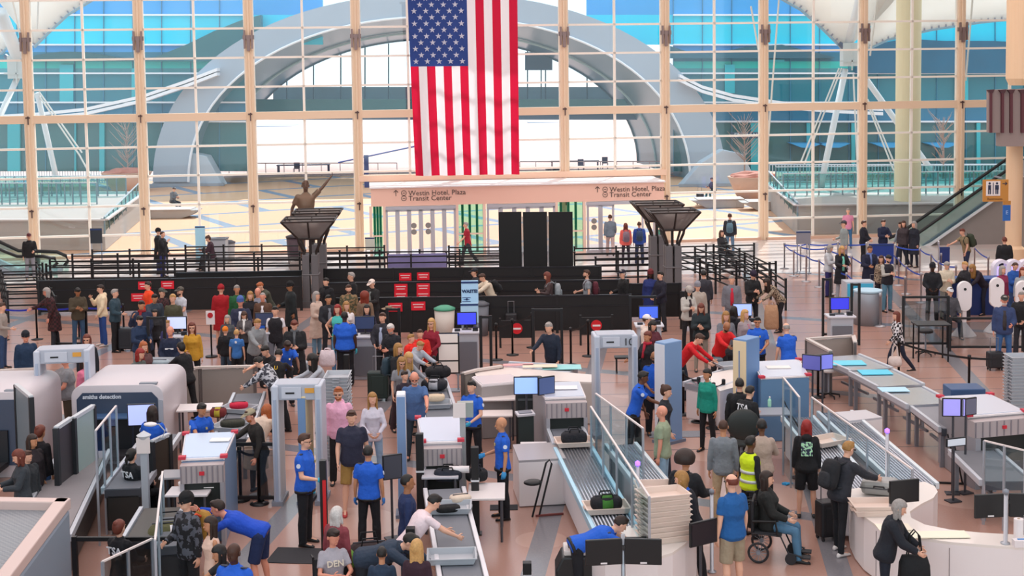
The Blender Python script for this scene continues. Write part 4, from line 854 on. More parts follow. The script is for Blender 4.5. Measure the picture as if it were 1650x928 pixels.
DI = -1; ORD = ['first', 'second', 'third', 'fourth', 'fifth', 'sixth', 'seventh', 'eighth', 'ninth', 'tenth', 'eleventh', 'twelfth']
GD = 'black rail barriers receding diagonally right of the lanterns'
for pts in ([(1092, 446), (1128, 462), (1180, 486)], [(1120, 440), (1160, 455), (1215, 478)], [(1150, 436), (1200, 452), (1266, 500)], [(1170, 432), (1240, 470)], [(1060, 438), (1215, 434)], [(1096, 456), (1200, 452)], [(1140, 472), (1250, 468)]):
    DI += 1; rail_row(pts, ORD[DI] + ' thin black rail barrier, counting from the left, right of the lanterns', GD, nr=3, sp=2.2)
for pts in ([(0, 470), (70, 468)], [(6, 486), (84, 484)], [(10, 505), (90, 503)], [(0, 470), (14, 520)], [(60, 466), (92, 530)]): DI += 1; rail_row(pts, ('farthest crosswise', 'middle crosswise', 'nearest crosswise', 'outermost lengthwise', 'innermost lengthwise')[DI - 7] + ' black rail barrier of the maze at the left picture edge', 'black rail barriers at the left edge')
bb = rail_row([(626, 452), (720, 450)], 'translucent blue printed banner panel fixed to the rails before the doors', None, name='banner_barrier'); MB().extr([G(626, 452) - bb.location + Vector((0, -.06, .15)), G(720, 450) - bb.location + Vector((0, -.06, .15)), G(720, 450) - bb.location + Vector((0, -.06, 1.0)), G(626, 452) - bb.location + Vector((0, -.06, 1.0))], (0, .02, 0)).build('banner', M('8a86b8', .6, 0, .25, 2), bb)
def panel_row(a, b_, label, h=1.12, n=None, col='0f0f11', group=None):
    A, B = G(*a), G(*b_); r = thing('panel_barrier', label, 'barrier', A, math.atan2((B - A).y, (B - A).x), group); L_ = (B - A).length; n = n or max(1, round(L_ / 2.4)); m = M(col, .6)
    for i in range(n):
        x0 = L_ * i / n; w_ = L_ / n; MB().box((x0 + w_ / 2, 0, h / 2 + .03), (w_ - .08, .04, h - .1)).build('panel', m, r); mb = MB(); mb.box((x0 + w_ / 2, 0, h), (w_, .07, .04)); mb.box((x0 + w_ / 2, -.03, h * .72), (w_, .01, .02)); mb.build('top_rail', M('2a2a30', .35, .3), r)
    for i in range(n + 1): MB().box((L_ * i / n, 0, h / 2), (.08, .08, h + .05)).build('post', DARK, r)
    return r
panel_row((64, 507), (486, 500), 'long solid black barrier behind the crowd on the left'); panel_row((287, 493), (486, 489), 'second solid black barrier behind the left crowd')
pr1 = panel_row((524, 486), (968, 482), 'rear solid black panel barrier under the big black screen'); pr2 = panel_row((524, 512), (1012, 507), 'middle solid black panel barrier behind the queue walkers'); pr3 = panel_row((545, 541), (1016, 535), 'front solid black panel barrier behind the podiums')
panel_row((1016, 515), (1096, 514), 'solid black barrier at the foot of the right lantern columns'); panel_row((1098, 530), (1140, 529), 'short black panel barrier beside the beanie wearing pair')
# big black screen of three leaves
Yb = G(865, 470).y; bs = thing('folding_screen', 'tall matt black three-leaf screen standing before the doors', 'screen', G(804, 472))
x0 = AT(804, 400, Yb).x; ws = [(804, 843), (843, 884), (884, 925)]
for a, b_ in ws:
    xa, xb = AT(a, 400, Yb).x - x0, AT(b_, 400, Yb).x - x0; zt = AT(a, 341, Yb).z; MB().box(((xa + xb) / 2, 0, zt / 2), (xb - xa - .05, .08, zt)).build('leaf', M('0a0a0b', .6, 0, .3, 1.2), bs)
for a in (843, 884): MB().box((AT(a, 400, Yb).x - x0, -.03, 1.6), (.03, .06, 2.2)).build('hinge_strip', M('8a8a8c', .4, .4), bs)
# red emergency signs and no-entry signs
red = M('e01830', .45)
def red_sign(px, py, foot, lab):
    A, B = G(*foot[0]), G(*foot[1]); X = AT(px, py, A.y).x; t_ = (X - A.x) / (B.x - A.x); c = AT(px, py, A.y + (B.y - A.y) * t_ - .055); s_ = thing('red_sign', 'small red notice with white lettering, ' + lab, 'sign', c, math.atan2((B - A).y, (B - A).x), 'red emergency notices on the black barriers')
    MB().box((0, 0, 0), (.42, .02, .26)).build('plate', red, s_); mb = MB(); [mb.box((0, -.014, z), (w_, .006, .025)) for z, w_ in ((.05, .32), (-.03, .26))]; mb.build('print', M('f4dcdc'), s_)
F1, F2, F3, F0 = ((524, 486), (968, 482)), ((524, 512), (1012, 507)), ((545, 541), (1016, 535)), ((64, 507), (486, 500))
for px, py, f, lab in ((653, 446, F1, 'upper left of the main cluster'), (682, 445, F1, 'upper right of the main cluster'), (646, 464, F2, 'upper one on the left of the second row'), (682, 463, F2, 'upper one on the right of the second row'), (646, 476, F2, 'lower one on the left of the second row'), (682, 476, F2, 'lower one on the right of the second row'), (637, 495, F3, 'left of the lowest pair beside the green-lidded bin'), (674, 493, F3, 'right of the lowest pair beside the green-lidded bin'), (233, 460, F0, 'left of the pair behind the orange jacket'), (270, 459, F0, 'right of the pair behind the orange jacket'), (222, 479, F0, 'lowest one on the left barrier')): red_sign(px, py, f, lab)
def no_entry(px, py, foot, wd, label):
    A = G(px, foot); c = AT(px, py, A.y); r = thing('no_entry_board', label, 'sign', (c.x, c.y, 0)); MB().box((0, 0, c.z - .02), (wd, .04, .5)).build('board', DARK, r); MB().tube((0, -.02, c.z), (0, -.045, c.z), .155, .155, 20).build('disc', M('d21a26', .5), r); MB().box((0, -.05, c.z), (.22, .01, .05)).build('bar', WHITE, r)
    for sx in (-1, 1): MB().box((sx * wd / 2, 0, (c.z + .3) / 2), (.06, .06, c.z + .3)).build('post', DARK, r)
no_entry(833, 529, 560, .95, 'black board with round red no-entry sign left of the dark-shirted officer'); no_entry(961, 524, 556, .9, 'black board with round red no-entry sign right of the black gate')
# ================================================================ stanchions
def stanchion(px, py, label, group, base='disc', col='17171b', h=1.0, belt=None, bcol=None, bz=.93):
    p = G(px, py); r = thing('stanchion', label, 'stanchion', p, 0, group); m = M(col, .4, .5 if col[0] in 'abcd' else .1)
    MB().lathe([(.0, 0), (.17, 0), (.175, .012), (.06, .04), (.033, .05)], n=18).build('base', m, r, True); MB().lathe([(.03, .04), (.03, h - .1), (.042, h - .1), (.042, h), (.02, h + .015)], n=12).build('post', m, r, True)
    if belt:
        for q in (belt if isinstance(belt, list) else [belt]):
            e = G(*q) - p; R = []
            for i in range(7): t = i / 6; R.append(e * t + Vector((0, 0, bz - .05 * math.sin(PI * t))))
            mb = MB(); mb.rings([[c + Vector((0, 0, -.026)), c + Vector((.004, .004, -.026)), c + Vector((.004, .004, .026)), c + Vector((0, 0, .026))] for c in R]); mb.build('belt', M(bcol or '111114', .6), r)
    return r
def chain(feet, label, group, col='b8b6ba', bcol='2c50b8', two=False):
    for i, f in enumerate(feet): stanchion(f[0], f[1], ORD[i] + ' ' + label, group, col=col, belt=feet[i + 1] if i + 1 < len(feet) else None, bcol=bcol)
GB = 'silver stanchions with blue belts in the right-hand queue'
chain([(1264, 433), (1279, 445), (1299, 454), (1320, 463), (1341, 474), (1364, 488), (1390, 505), (1418, 526)], 'silver stanchion of the frontmost diagonal blue-belt row', GB)
chain([(1264, 433), (1300, 432), (1350, 431), (1396, 432)], 'silver stanchion of the straight blue-belt row nearest the glass', GB)
chain([(1290, 438), (1330, 440), (1372, 456), (1410, 476), (1458, 495)], 'silver stanchion of the second diagonal blue-belt row', GB)
chain([(1436, 446), (1448, 460), (1460, 474), (1484, 488)], 'silver stanchion of the short diagonal row right of the CLEAR banner', GB)
chain([(1442, 436), (1482, 442), (1500, 452), (1512, 466), (1540, 474)], 'silver stanchion of the row left of the small blue banner', GB)
chain([(1512, 430), (1516, 452)], 'silver stanchion of the two at the small blue banner', GB); chain([(1570, 440), (1592, 458)], 'silver stanchion of the two before the grey wall', GB)
chain([(6, 548), (60, 547), (128, 545), (200, 543)], 'black stanchion with thick blue belt at the left queue', 'stanchions with blue belt in the left queue', col='1a1a20', bcol='1c2ca8')
BS = 'plain black stanchions with black belts'
for f, lb in (([(800, 580), (826, 572), (858, 560)], 'left of the grey-haired man in navy'), ([(920, 588), (948, 574)], 'below the right no-entry board'), ([(1101, 668), (1126, 680)], 'left of the woman in teal'), ([(1150, 690), (1166, 684)], 'right of the woman in teal'), ([(1448, 612), (1561, 640), (1672, 636)], 'in the long black belt behind the far right scanner'), ([(1318, 640), (1262, 690)], 'by the right lane glass wall'), ([(388, 806), (418, 812)], 'by the stop sign'), ([(676, 700), (700, 640)], 'beside the bag conveyor')): chain(f, 'black stanchion ' + lb, BS, '151518', '131316')
chain([(1290, 770), (1256, 700)], 'black stanchion by the red-haired woman in black', BS, '151518', '131316')
def belt_frame(px0, px1, foot, label, h=1.1, glassy=True, col='141417', n=2):
    A, B = G(px0, foot), G(px1, foot); r = thing('gate_barrier', label, 'barrier', A, math.atan2((B - A).y, (B - A).x)); L_ = (B - A).length
    for i in range(n): MB().box((L_ * i / (n - 1), 0, h / 2), (.07, .07, h)).build('post', M(col, .45), r)
    MB().box((L_ / 2, 0, h - .04), (L_, .05, .06)).build('top_rail', M(col, .45), r); MB().box((L_ / 2, 0, .12), (L_, .05, .06)).build('bottom_rail', M(col, .45), r)
    if glassy: MB().box((L_ / 2, 0, h / 2), (L_ - .08, .012, h - .3)).build('pane', glass('smoke', (.66, .7, .72), .08, .05), r)
    return r
belt_frame(124, 306, 972, 'black barrier rail with two thick posts at the bottom left', 1.02, False); belt_frame(372, 448, 812, 'black frame barrier with clear pane beside the stop sign', 1.15); belt_frame(944, 1038, 972, 'black barrier rail at the bottom picture edge', 1.0, False)
belt_frame(1530, 1648, 566, 'low clear barrier behind the man in the blue jacket', .95); belt_frame(1455, 1527, 560, 'black mesh-sided table frame around the stool', 1.45, True)
for a, b_, f, lab in ((860, 906, 606, 'tall black gate frame behind the grey-haired officer'), (776, 792, 620, 'tall black gate frame right of the blue notice'), (1326, 1338, 545, 'tall black gate posts left of the far kiosk podium'), (1372, 1384, 556, 'tall black gate posts right of the far kiosk podium'), (1016, 1056, 580, 'tall black gate frame left of the beanie pair'), (626, 645, 604, 'tall black gate posts beside the dark-suited man'), (242, 268, 620, 'tall black gate posts behind the crowd in the left lanes')):
    belt_frame(a, b_, f, lab, 1.75, False)
# ================================================================ podiums, screens, signs
def monitor(name, label, px, py, z, w_, h_, rz, col, back=False, arm=True, foot=0.0, base='arm'):
    """a screen whose middle shows at px,py, at height z"""
    p = G(px, py, z); r = thing(name, label, 'monitor', (p.x, p.y, z), rz)
    MB().box((0, 0, 0), (w_, .045, h_)).build('housing', M('17171b', .4), r, bev=.008); MB().box((0, -.026, 0), (w_ - .04, .006, h_ - .04)).build('screen', glow(col, .75) if col else M('202028', .2), r)
    if arm:
        st = MB(); L_ = z - foot; st.tube((0, .06, -h_ * .2), (0, .06, -L_ + .02), .022); st.box((0, .03, -h_ * .2), (.08, .06, .08)); st.build('stand_pole', M('4a4a50', .4, .4), r); MB().box((0, .06, -L_ + .012), (.24, .2, .022)).build('stand_foot', M('3a3a40', .4), r)
    return r
def podium(p, label, w_=.75, d=.55, h=1.08, col='b9bcc4', rz=0.0):
    r = thing('podium', label, 'desk', (p.x, p.y - d * .62, 0), rz); MB().box((0, d / 2, h / 2), (w_ * .82, d * .8, h)).build('cabinet', M(col, .5), r, bev=.02); MB().box((0, d / 2, h + .02), (w_, d, .05)).build('desktop', M('d8d8de', .4), r, bev=.012)
    MB().box((0, .02, h * .45), (w_ * .7, .02, h * .7)).build('front_panel', M('6e7078', .5), r); MB().box((w_ * .3, d * .3, h + .09), (.14, .12, .1)).build('scanner', M('202024', .4), r); MB().box((-w_ * .32, d * .3, h + .07), (.14, .1, .06)).build('keypad', M('30323a', .4), r)
    return r
for mx, my, col, lab in ((752, 513, '3a44d8', 'beside the blue waste notice'), (1045, 503, '4060d0', 'behind the white-capped man'), (1353, 489, '3436c8', 'in the middle of the far right queue'), (588, 520, '26304c', 'in front of the girl with dark hair'), (427, 514, '2a3048', 'behind the seated blue-shirted officer'), (285, 520, 'b8c4ec', 'behind the man in the navy sweatshirt'), (1196, 499, '9ab0ee', 'behind the blonde women on the right')):
    podium(G(mx, my, 1.42), 'grey document podium with screen ' + lab); monitor('monitor', 'screen on the podium ' + lab, mx, my, 1.42, .52, .34, 0, col, foot=1.125)
def banner(px0, px1, y0, y1, foot, label, col, name='banner_sign', txt=None, tcol='16305c', tsz=.2, legs=True, d=.04, tz=None):
    Y = G(px0, foot).y; a, b_ = AT(px0, y0, Y), AT(px1, y1, Y); r = thing(name, label, 'sign', ((a.x + b_.x) / 2, Y, 0)); w_ = b_.x - a.x; h_ = a.z - b_.z; c = (a.z + b_.z) / 2
    MB().box((0, 0, c), (w_, d, h_)).build('board', M(col, .5), r, bev=.01); MB().box((0, -d / 2 - .004, a.z - .05), (w_, .008, .05)).build('top_strip', M('20386c', .5), r)
    if legs:
        for sx in (-1, 1): MB().box((sx * w_ * .42, 0, b_.z / 2 + .01), (.04, .04, max(.05, b_.z))).build('leg', GREY, r)
        MB().box((0, 0, .015), (w_, .35, .03)).build('foot', GREY, r)
    if txt: text(txt, tsz, M(tcol, .5), r, (0, -d / 2 - .004, tz or a.z - .32), (PI / 2, 0, 0), align='CENTER', bold=.006)
    mb = MB()
    return r, a, b_, w_
r, a, b_, w_ = banner(743, 771, 452, 488, 596, 'light blue notice reading WASTE beside the white and green bin', 'b4dcf8', txt='WASTE!', tsz=.115)
mb = MB(); [mb.box((-w_ * .2, -.026, a.z - .45 - .05 * k), (w_ * (.35 if k % 2 else .5), .006, .016)) for k in range(5)]; mb.build('small_print', M('3c5484'), r); MB().tube((-w_ * .18, -.02, b_.z + .1), (-w_ * .18, -.03, b_.z + .1), .03).build('emblem', M('1c3464'), r)
banner(742, 771, 488, 520, 600, 'pale blue lower board under the waste notice', 'b4daf2')
banner(1400, 1440, 393, 432, 452, 'dark blue queue banner reading CLEAR behind the man in the black coat', '1c3a8c', txt='CLEAR', tcol='eef0ff', tsz=.19, tz=.75)
banner(1514, 1530, 398, 424, 452, 'small dark blue banner beside the queue post on the right', '1c3070')
banner(588, 604, 382, 403, 418, 'pale sign stand by the left side of the vestibule', 'c4c8bc')
banner(145, 165, 368, 392, 425, 'plain dark sign board on a post before the left windows', '2a3038')
banner(314, 332, 364, 422, 424, 'tall pale blue information board by the seated person', 'a8d8ec')
banner(1283, 1306, 372, 393, 440, 'small grey notice on a stand at the head of the blue belt queue', '8c8c94')
r, a, b_, w_ = banner(704, 741, 536, 602, 630, 'black-framed stand with three blank white panels', '1a1a1e', legs=True)
for z0, z1 in ((.03, .24), (.28, .66), (.7, .96)): h_ = a.z - b_.z; MB().box((0, -.03, a.z - h_ * (z0 + z1) / 2), (w_ * .86, .02, h_ * (z1 - z0))).build('white_panel', M('f4ece4', .5), r)
p = G(419, 800); r = thing('stop_sign', 'grey rounded stand sign with a red stop symbol in the middle lanes', 'sign', p); MB().lathe([(0, 0), (.2, 0), (.2, .03), (.05, .05)], n=20).build('base', M('b0b0b6', .5), r); MB().tube((0, 0, .03), (0, 0, .8), .03).build('post', GREY, r)
MB().box((0, 0, 1.0), (.24, .05, .46)).build('board', M('b4b8bc', .5), r, bev=.04); MB().tube((0, -.03, 1.04), (0, -.045, 1.04), .085, .085, 18).build('disc', M('c01c28'), r); MB().box((0, -.05, 1.04), (.03, .01, .1)).build('symbol', WHITE, r)
p = G(341, 575); r = thing('stop_sign', 'white card with a red stop symbol beside the orange beanie', 'sign', p); MB().box((0, 0, 1.1), (.24, .03, .38)).build('board', WHITE, r); MB().tube((0, -.016, 1.17), (0, -.03, 1.17), .075, .075, 18).build('disc', M('c01c28'), r); MB().tube((0, 0.02, .02), (0, .02, 1.0), .025).build('post', DARK, r); MB().lathe([(0, 0), (.17, 0), (.17, .03), (.03, .04)]).build('base', DARK, r)
banner(127, 141, 488, 534, 560, 'tall pink and white display panel beside the man in brown', 'c070a8'); belt_frame(88, 140, 560, 'black frame barrier in front of the man in brown', 1.3, False)
# restroom sign hanging by the right column
c = AT(1604, 307, 49.2); r = thing('restroom_sign', 'orange restrooms sign with pictogram and arrow by the right column', 'sign', c); MB().box((0, 0, 0), (.9, .08, .78)).build('board', M('c98b3c', .5), r, bev=.01); MB().box((-.1, -.045, .08), (.5, .02, .52)).build('white_field', M('f0e8e4'), r)
pm_ = M('26304c', .5)
for sx in (-.13, .13):
    mb = MB(); mb.tube((-.1 + sx, -.056, .26), (-.1 + sx, -.07, .26), .04, .04, 12); mb.box((-.1 + sx, -.06, .12), (.1 if sx < 0 else .13, .01, .16)); [mb.box((-.1 + sx + q, -.06, -.03), (.04, .01, .18)) for q in (-.03, .03)]; mb.build('figure', pm_, r)
MB().box((-.1, -.06, .08), (.025, .01, .42)).build('divider', pm_, r); mb = MB(); mb.box((.31, -.05, .25), (.16, .01, .025)); mb.box((.36, -.05, .275), (.09, .01, .025), 0, 0, .75); mb.box((.36, -.05, .225), (.09, .01, .025), 0, 0, -.75); mb.build('arrow', pm_, r)
text('Restrooms', .12, M('5c3c20'), r, (-.3, -.045, -.33)); MB().box((.2, .3, .45), (.05, .7, .05)).build('bracket', GREY, r)
c = AT(1622, 343, 51); r = thing('column_sign', 'narrow blue sign mounted on the right column', 'sign', c); MB().box((0, 0, 0), (.28, .05, .58)).build('board', M('2a6cc0', .5), r); MB().box((0, 0, .37), (.28, .05, .14)).build('cap', M('c98b3c', .5), r); text('E', .2, M('a8c8f0'), r, (0, -.03, -.05), align='CENTER')
# ================================================================ escalators
def balus(par, pts, h, Yo):
    P = [AT(x, y, Yo) for x, y in pts]; MB().path(P, .07, 8).build('handrail', DARK, par, True)
    mb = MB(); R = [[p, p + Vector((0, .03, 0)), p + Vector((0, .03, -h)), p + Vector((0, 0, -h))] for p in P]; mb.rings(R).build('glass_side', glass('escalator', (.82, .95, .93), .08, .05), par)
es = thing('escalator', 'escalator rising to the right past the pale yellow column', 'escalator')
balus(es, [(1432, 384), (1448, 377), (1470, 362), (1600, 272), (1640, 244)], 1.0, 61.8); balus(es, [(1445, 392), (1462, 386), (1482, 374), (1600, 290), (1640, 262)], .85, 60.0)
MB().extr([AT(x, y, 60.05) for x, y in ((1462, 408), (1484, 398), (1640, 287), (1640, 296), (1500, 392), (1478, 410))], (0, .2, 0)).build('skirt', M('46506c', .4), es); MB().extr([AT(x, y, 59.95) for x, y in ((1462, 409), (1500, 391), (1640, 294), (1640, 298), (1500, 396), (1470, 412))], (0, .3, 0)).build('deck_edge', M('d4d8dc', .4), es)
mb = MB(); s0, s1 = AT(1480, 396, 60.9), AT(1640, 286, 60.9)
for i in range(30): q = s0.lerp(s1, i / 30); mb.box(q + Vector((0, 0, -.1)), ((s1 - s0).x / 30 + .02, 1.3, .2))
mb.build('steps', M('505860', .4, .4), es)
es = thing('escalator', 'escalator balustrade curving down at the left picture edge', 'escalator')
balus(es, [(-40, 372), (0, 390), (30, 404), (70, 405), (92, 406), (106, 412), (110, 420), (104, 428)], .75, 55.5); balus(es, [(-40, 384), (0, 402), (28, 413), (70, 413), (88, 416), (92, 424), (86, 430)], .7, 54)
MB().extr([AT(x, y, 54.6) for x, y in ((-40, 410), (0, 428), (20, 436), (90, 437), (90, 441), (-40, 441))], (0, .9, 0)).build('skirt', M('9aa0ac', .4, .3), es)
def table(px, py, w_, d, h, rz, label, col='e4dcda', leg='5a5a60'):
    p = G(px, py, h); r = thing('table', label, 'table', (p.x, p.y, 0), rz); MB().box((0, 0, h - .02), (w_, d, .04)).build('table_top', M(col, .45), r, bev=.01)
    for sx in (-1, 1):
        for sy in (-1, 1): MB().tube((sx * (w_ / 2 - .06), sy * (d / 2 - .06), 0), (sx * (w_ / 2 - .06), sy * (d / 2 - .06), h - .04), .022).build('leg', M(leg, .4, .4), r)
    return r
# ================================================================ checkpoint machines
BLUEG = M('6b86a8', .45); PALE = M('c9d0da', .45); SIDE = M('5c7690', .45)
def poly_mb(pts, z1, z0, mb=None):
    P = [G(x, y, z1) for x, y in pts]; return (mb or MB()).prism([(p.x, p.y) for p in P], z0, z1)
def detector(px, py, wd, rz, label, num=None, h=2.2, col='c2c8d4', tagc='e0a040'):
    p = G(px, py); r = thing('metal_detector', label, 'metal detector', p, rz); m = M(col, .45)
    for sx in (-1, 1):
        MB().box((sx * wd / 2, 0, h / 2), (.13, .62, h)).build('side_post', m, r, bev=.03); MB().box((sx * wd / 2, -.32, 1.0), (.05, .02, 1.9)).build('light_strip', M('a4b0c4', .3), r); MB().box((sx * wd / 2, 0, .04), (.2, .7, .08)).build('foot', M('8a8f9a'), r)
    MB().box((0, 0, h - .13), (wd, .5, .3)).build('header', M('b4b9c4', .45), r, bev=.02); MB().box((-wd * .12, -.26, h - .14), (wd * .45, .03, .2)).build('display_box', M('c8ccd6', .45), r); MB().box((-wd * .15, -.28, h - .14), (.16, .01, .03)).build('display_slot', DARK, r)
    if num: text(num, .22, DARK, r, (wd * .2, -.27, h - .22), name='number')
    else: MB().box((wd * .3, -.262, h - .1), (.17, .01, .09)).build('warning_tag', M(tagc), r)
    return r
detector(110, 728, 1.0, .12, 'grey walk-through metal detector around the man in the grey shirt')
detector(486, 806, .78, .0, 'grey walk-through metal detector left of the pink hoodie')
detector(991, 700, .8, .05, 'grey walk-through metal detector marked 10', '10')
def slab_panel(px, py, w_, d, h, rz, face, side, label, oval=False):
    p = G(px, py); r = thing('scanner_panel', label, 'scanner panel', p, rz); MB().box((0, 0, h / 2), (w_, d, h)).build('body', M(side, .45), r, bev=.02); MB().box((0, -d / 2 - .012, h / 2), (w_ * .94, .02, h * .96)).build('face', M(face, .5), r)
    MB().box((0, 0, .03), (w_ + .1, d + .1, .06)).build('base', M('70788a'), r)
    if oval:
        mb = MB(); mb.ell((0, -d / 2 - .02, .75), (w_ * .28, .01, .55)); mb.build('blue_oval', M('5c84bc', .5), r); MB().box((0, -d / 2 - .03, 1.45), (.02, .01, .8)).build('slit', M('5c84bc'), r)
    return r
slab_panel(1078, 712, .3, .5, 2.15, -.9, 'dfe2ea', '7d9cc4', 'tall white and blue scanner panel beside the bald officer')
slab_panel(1203, 700, .34, .5, 2.1, -.75, 'f0d9b0', '6f93c0', 'tall cream scanner panel with blue oval left of the officers', True)
slab_panel(496, 806, .15, .5, 2.0, -.12, '7090b8', 'f0d6a8', 'tall narrow blue scanner panel with cream edge in the grey detector')
slab_panel(650, 830, .16, .3, 2.2, .05, '7c98c0', 'e8e6ea', 'tall narrow blue scanner post in front of the bald man in blue')
def ct_machine(px, py, w_, h, d, label, txt=True):
    p = G(px, py); r = thing('baggage_scanner', label, 'baggage scanner', p, 0.0); R = []
    def prof(k, y):
        o = []
        for cx, cz, a0 in ((-1, 1, 180), (1, 1, 90)):
            for i in range(7):
                a = math.radians(a0 - i * 15); q = .24; o.append(Vector((cx * (w_ / 2 - q) * 1.0 + q * math.cos(a) * k, y, h - q + q * math.sin(a) * k)))
        return [Vector((-w_ / 2, y, 0))] + o + [Vector((w_ / 2, y, 0))]
    MB().rings([prof(1, 0), prof(1, d)]).build('casing', M('cfc8cc', .4), r, True, .01)
    o = r; iw = w_ - .22; MB().extr([(-iw / 2, -.02, .25), (iw / 2, -.02, .25), (iw / 2, -.02, h - .28), (iw / 2 - .12, -.02, h - .15), (-iw / 2 + .12, -.02, h - .15), (-iw / 2, -.02, h - .28)], (0, .03, 0)).build('front_panel', M('3c4a60', .3), r)
    MB().extr([(iw / 2 + .01, -.03, .25), (iw / 2 + .1, -.03, .25), (iw / 2 + .1, -.03, h - .32), (iw / 2 + .01, -.03, h - .3)], (0, .03, 0)).build('edge_trim', M('a8adb8', .4), r)
    MB().box((0, -.05, .62), (.95, .06, .66)).build('tunnel_surround', M('141820', .5), r); MB().box((0, -.3, .28), (.9, .6, .1)).build('belt', RUB, r); MB().box((w_ * .33, .1, h + .01), (.35, .12, .03)).build('beacon', GREY, r)
    if txt: text('smiths detection', .115, M('d4dae4', .5), r, (-iw / 2 + .13, -.035, h - .265), bold=.004)
    return r
ct_machine(193, 748, 1.85, 1.62, 2.0, 'white rounded baggage scanner with dark front lettered smiths detection'); ct_machine(-22, 770, 1.75, 1.7, 2.0, 'white rounded baggage scanner cut by the left picture edge', False)
def legs_at(par, P, z, col='9a9ca4'):
    for p in P: MB().box((p.x, p.y, z / 2), (.07, .07, z)).build('leg', M(col, .4, .4), par)
def conveyor(label, A, B, w_, z=.82, style='roller', skirt=None, side='d9dade', edge='c9cdd4', group=None, belt='6a6e76', thick=.16):
    """A, B: pixels of the middle of the two ends at height z"""
    a, b_ = G(A[0], A[1], z), G(B[0], B[1], z); d = b_ - a; L_ = d.length; rz = math.atan2(d.y, d.x); r = thing('conveyor', label, 'conveyor', (a.x, a.y, 0), rz, group)
    if skirt is None: skirt = style == 'roller'
    if skirt: MB().box((L_ / 2, 0, (z - .1) / 2 + .04), (L_, w_ - .06, z - .18)).build('side_panel', M(side, .45), r, bev=.02)
    MB().box((L_ / 2, 0, z - thick / 2), (L_, w_, thick - .02)).build('bed', M('50545c' if style != 'table' else 'a8acb4', .35, .4), r)
    for s_ in (-1, 1): MB().box((L_ / 2, s_ * (w_ / 2 + .03), z - .02), (L_, .07, .12)).build('side_rail', M(edge, .35, .3), r, bev=.012)
    if style == 'roller':
        mb = MB(); n = max(7, int(w_ / .055))
        for i in range(n): y = -w_ / 2 + w_ * (i + .5) / n; mb.tube((.02, y, z - .012), (L_ - .02, y, z - .012), .017, .017, 6)
        mb.build('rollers', M('b9bdc6', .25, .7), r, True)
    elif style == 'belt': MB().box((L_ / 2, 0, z - .005), (L_ - .02, w_ - .05, .02)).build('belt', M(belt, .6, 0, .08, 3), r)
    else: MB().box((L_ / 2, 0, z), (L_ - .02, w_ - .02, .02)).build('steel_top', M('c4c6cc', .22, .7), r)
    if not skirt:
        n = max(2, int(L_ / 1.6) + 1)
        for i in range(n):
            for s_ in (-1, 1): MB().box((.15 + (L_ - .3) * i / (n - 1), s_ * (w_ / 2 - .06), (z - thick) / 2), (.07, .07, z - thick)).build('leg', M('90939b', .4, .4), r)
        MB().box((L_ / 2, 0, .25), (L_ - .3, .05, .05)).build('stretcher', M('90939b', .4, .4), r)
    r['_w'] = w_; del r['_w']; return r, a, b_
conveyor('left lane of the steel roller conveyor running down from the central scanner', (924, 722), (1000, 866), .62, .85, side='e6e0e2', edge='b4dcee')
conveyor('right lane of the steel roller conveyor beside the glass screen', (1000, 716), (1072, 806), .5, .85, side='e6e0e2', edge='dfe6ea')
conveyor('grey belt feeding out of the central scanner tunnel', (908, 684), (922, 716), .62, .85, 'belt')
conveyor('left roller lane leading down to the curved white counter', (1285, 672), (1384, 790), .55, .85, side='e6e0e2', edge='dfe6ea')
conveyor('right roller lane with glass side leading to the curved counter', (1345, 664), (1478, 782), .62, .85, side='e6e0e2', edge='dfe6ea')
conveyor('wide pinkish grey belt running beside the left rounded scanner', (136, 728), (62, 868), .85, .8, 'belt', True, '33302e', belt='8c8688')
conveyor('dark belt behind the officer in the black jacket', (262, 700), (198, 788), .62, .8, 'belt', True, '2a2826')
conveyor('dark belt at the feet of the stacked trays on the lower left', (262, 818), (232, 872), .62, .8, 'belt', True, '2a2624', belt='55534f')
conveyor('grey belt where the man in the black hat rests his tablet', (292, 832), (286, 880), .6, .85, 'belt', True, '26262a')
conveyor('long grey belt with trays of belongings in the middle foreground', (716, 788), (748, 940), .58, .85, 'belt', True, '9ca0a8', 'e4e2e6', belt='70747c')
conveyor('conveyor with open trays beside the woman in the patterned sweatshirt', (402, 634), (372, 708), .6, .82, 'belt', False)
conveyor('conveyor loaded with black bags beside the blonde travellers', (690, 600), (712, 676), .62, .82, 'belt', False)
for i, (a, b_, w_) in enumerate((((1352, 574), (1404, 596), 1.0), ((1404, 598), (1452, 622), 1.0), ((1452, 626), (1500, 652), .95))): conveyor(('farthest', 'middle', 'nearest')[i] + ' of the three steel preparation tables in the right lane', a, b_, w_, .84, 'table', False)
conveyor('short roller conveyor between steel tables and the far right scanner', (1496, 654), (1546, 690), .7, .8, 'belt', False, belt='8f9096')
conveyor('grey exit belt in front of the far right scanner', (1568, 726), (1622, 776), .8, .72, 'belt', False, belt='6e7076')
conveyor('steel table with papers left of the glass enclosure in the back', (812, 590), (925, 596), .7, .9, 'table', True, 'd4ccca')
conveyor('white surfaced table with grey trays in the rear right lane', (1200, 598), (1128, 622), .8, .85, 'table', True, 'e8dedc')
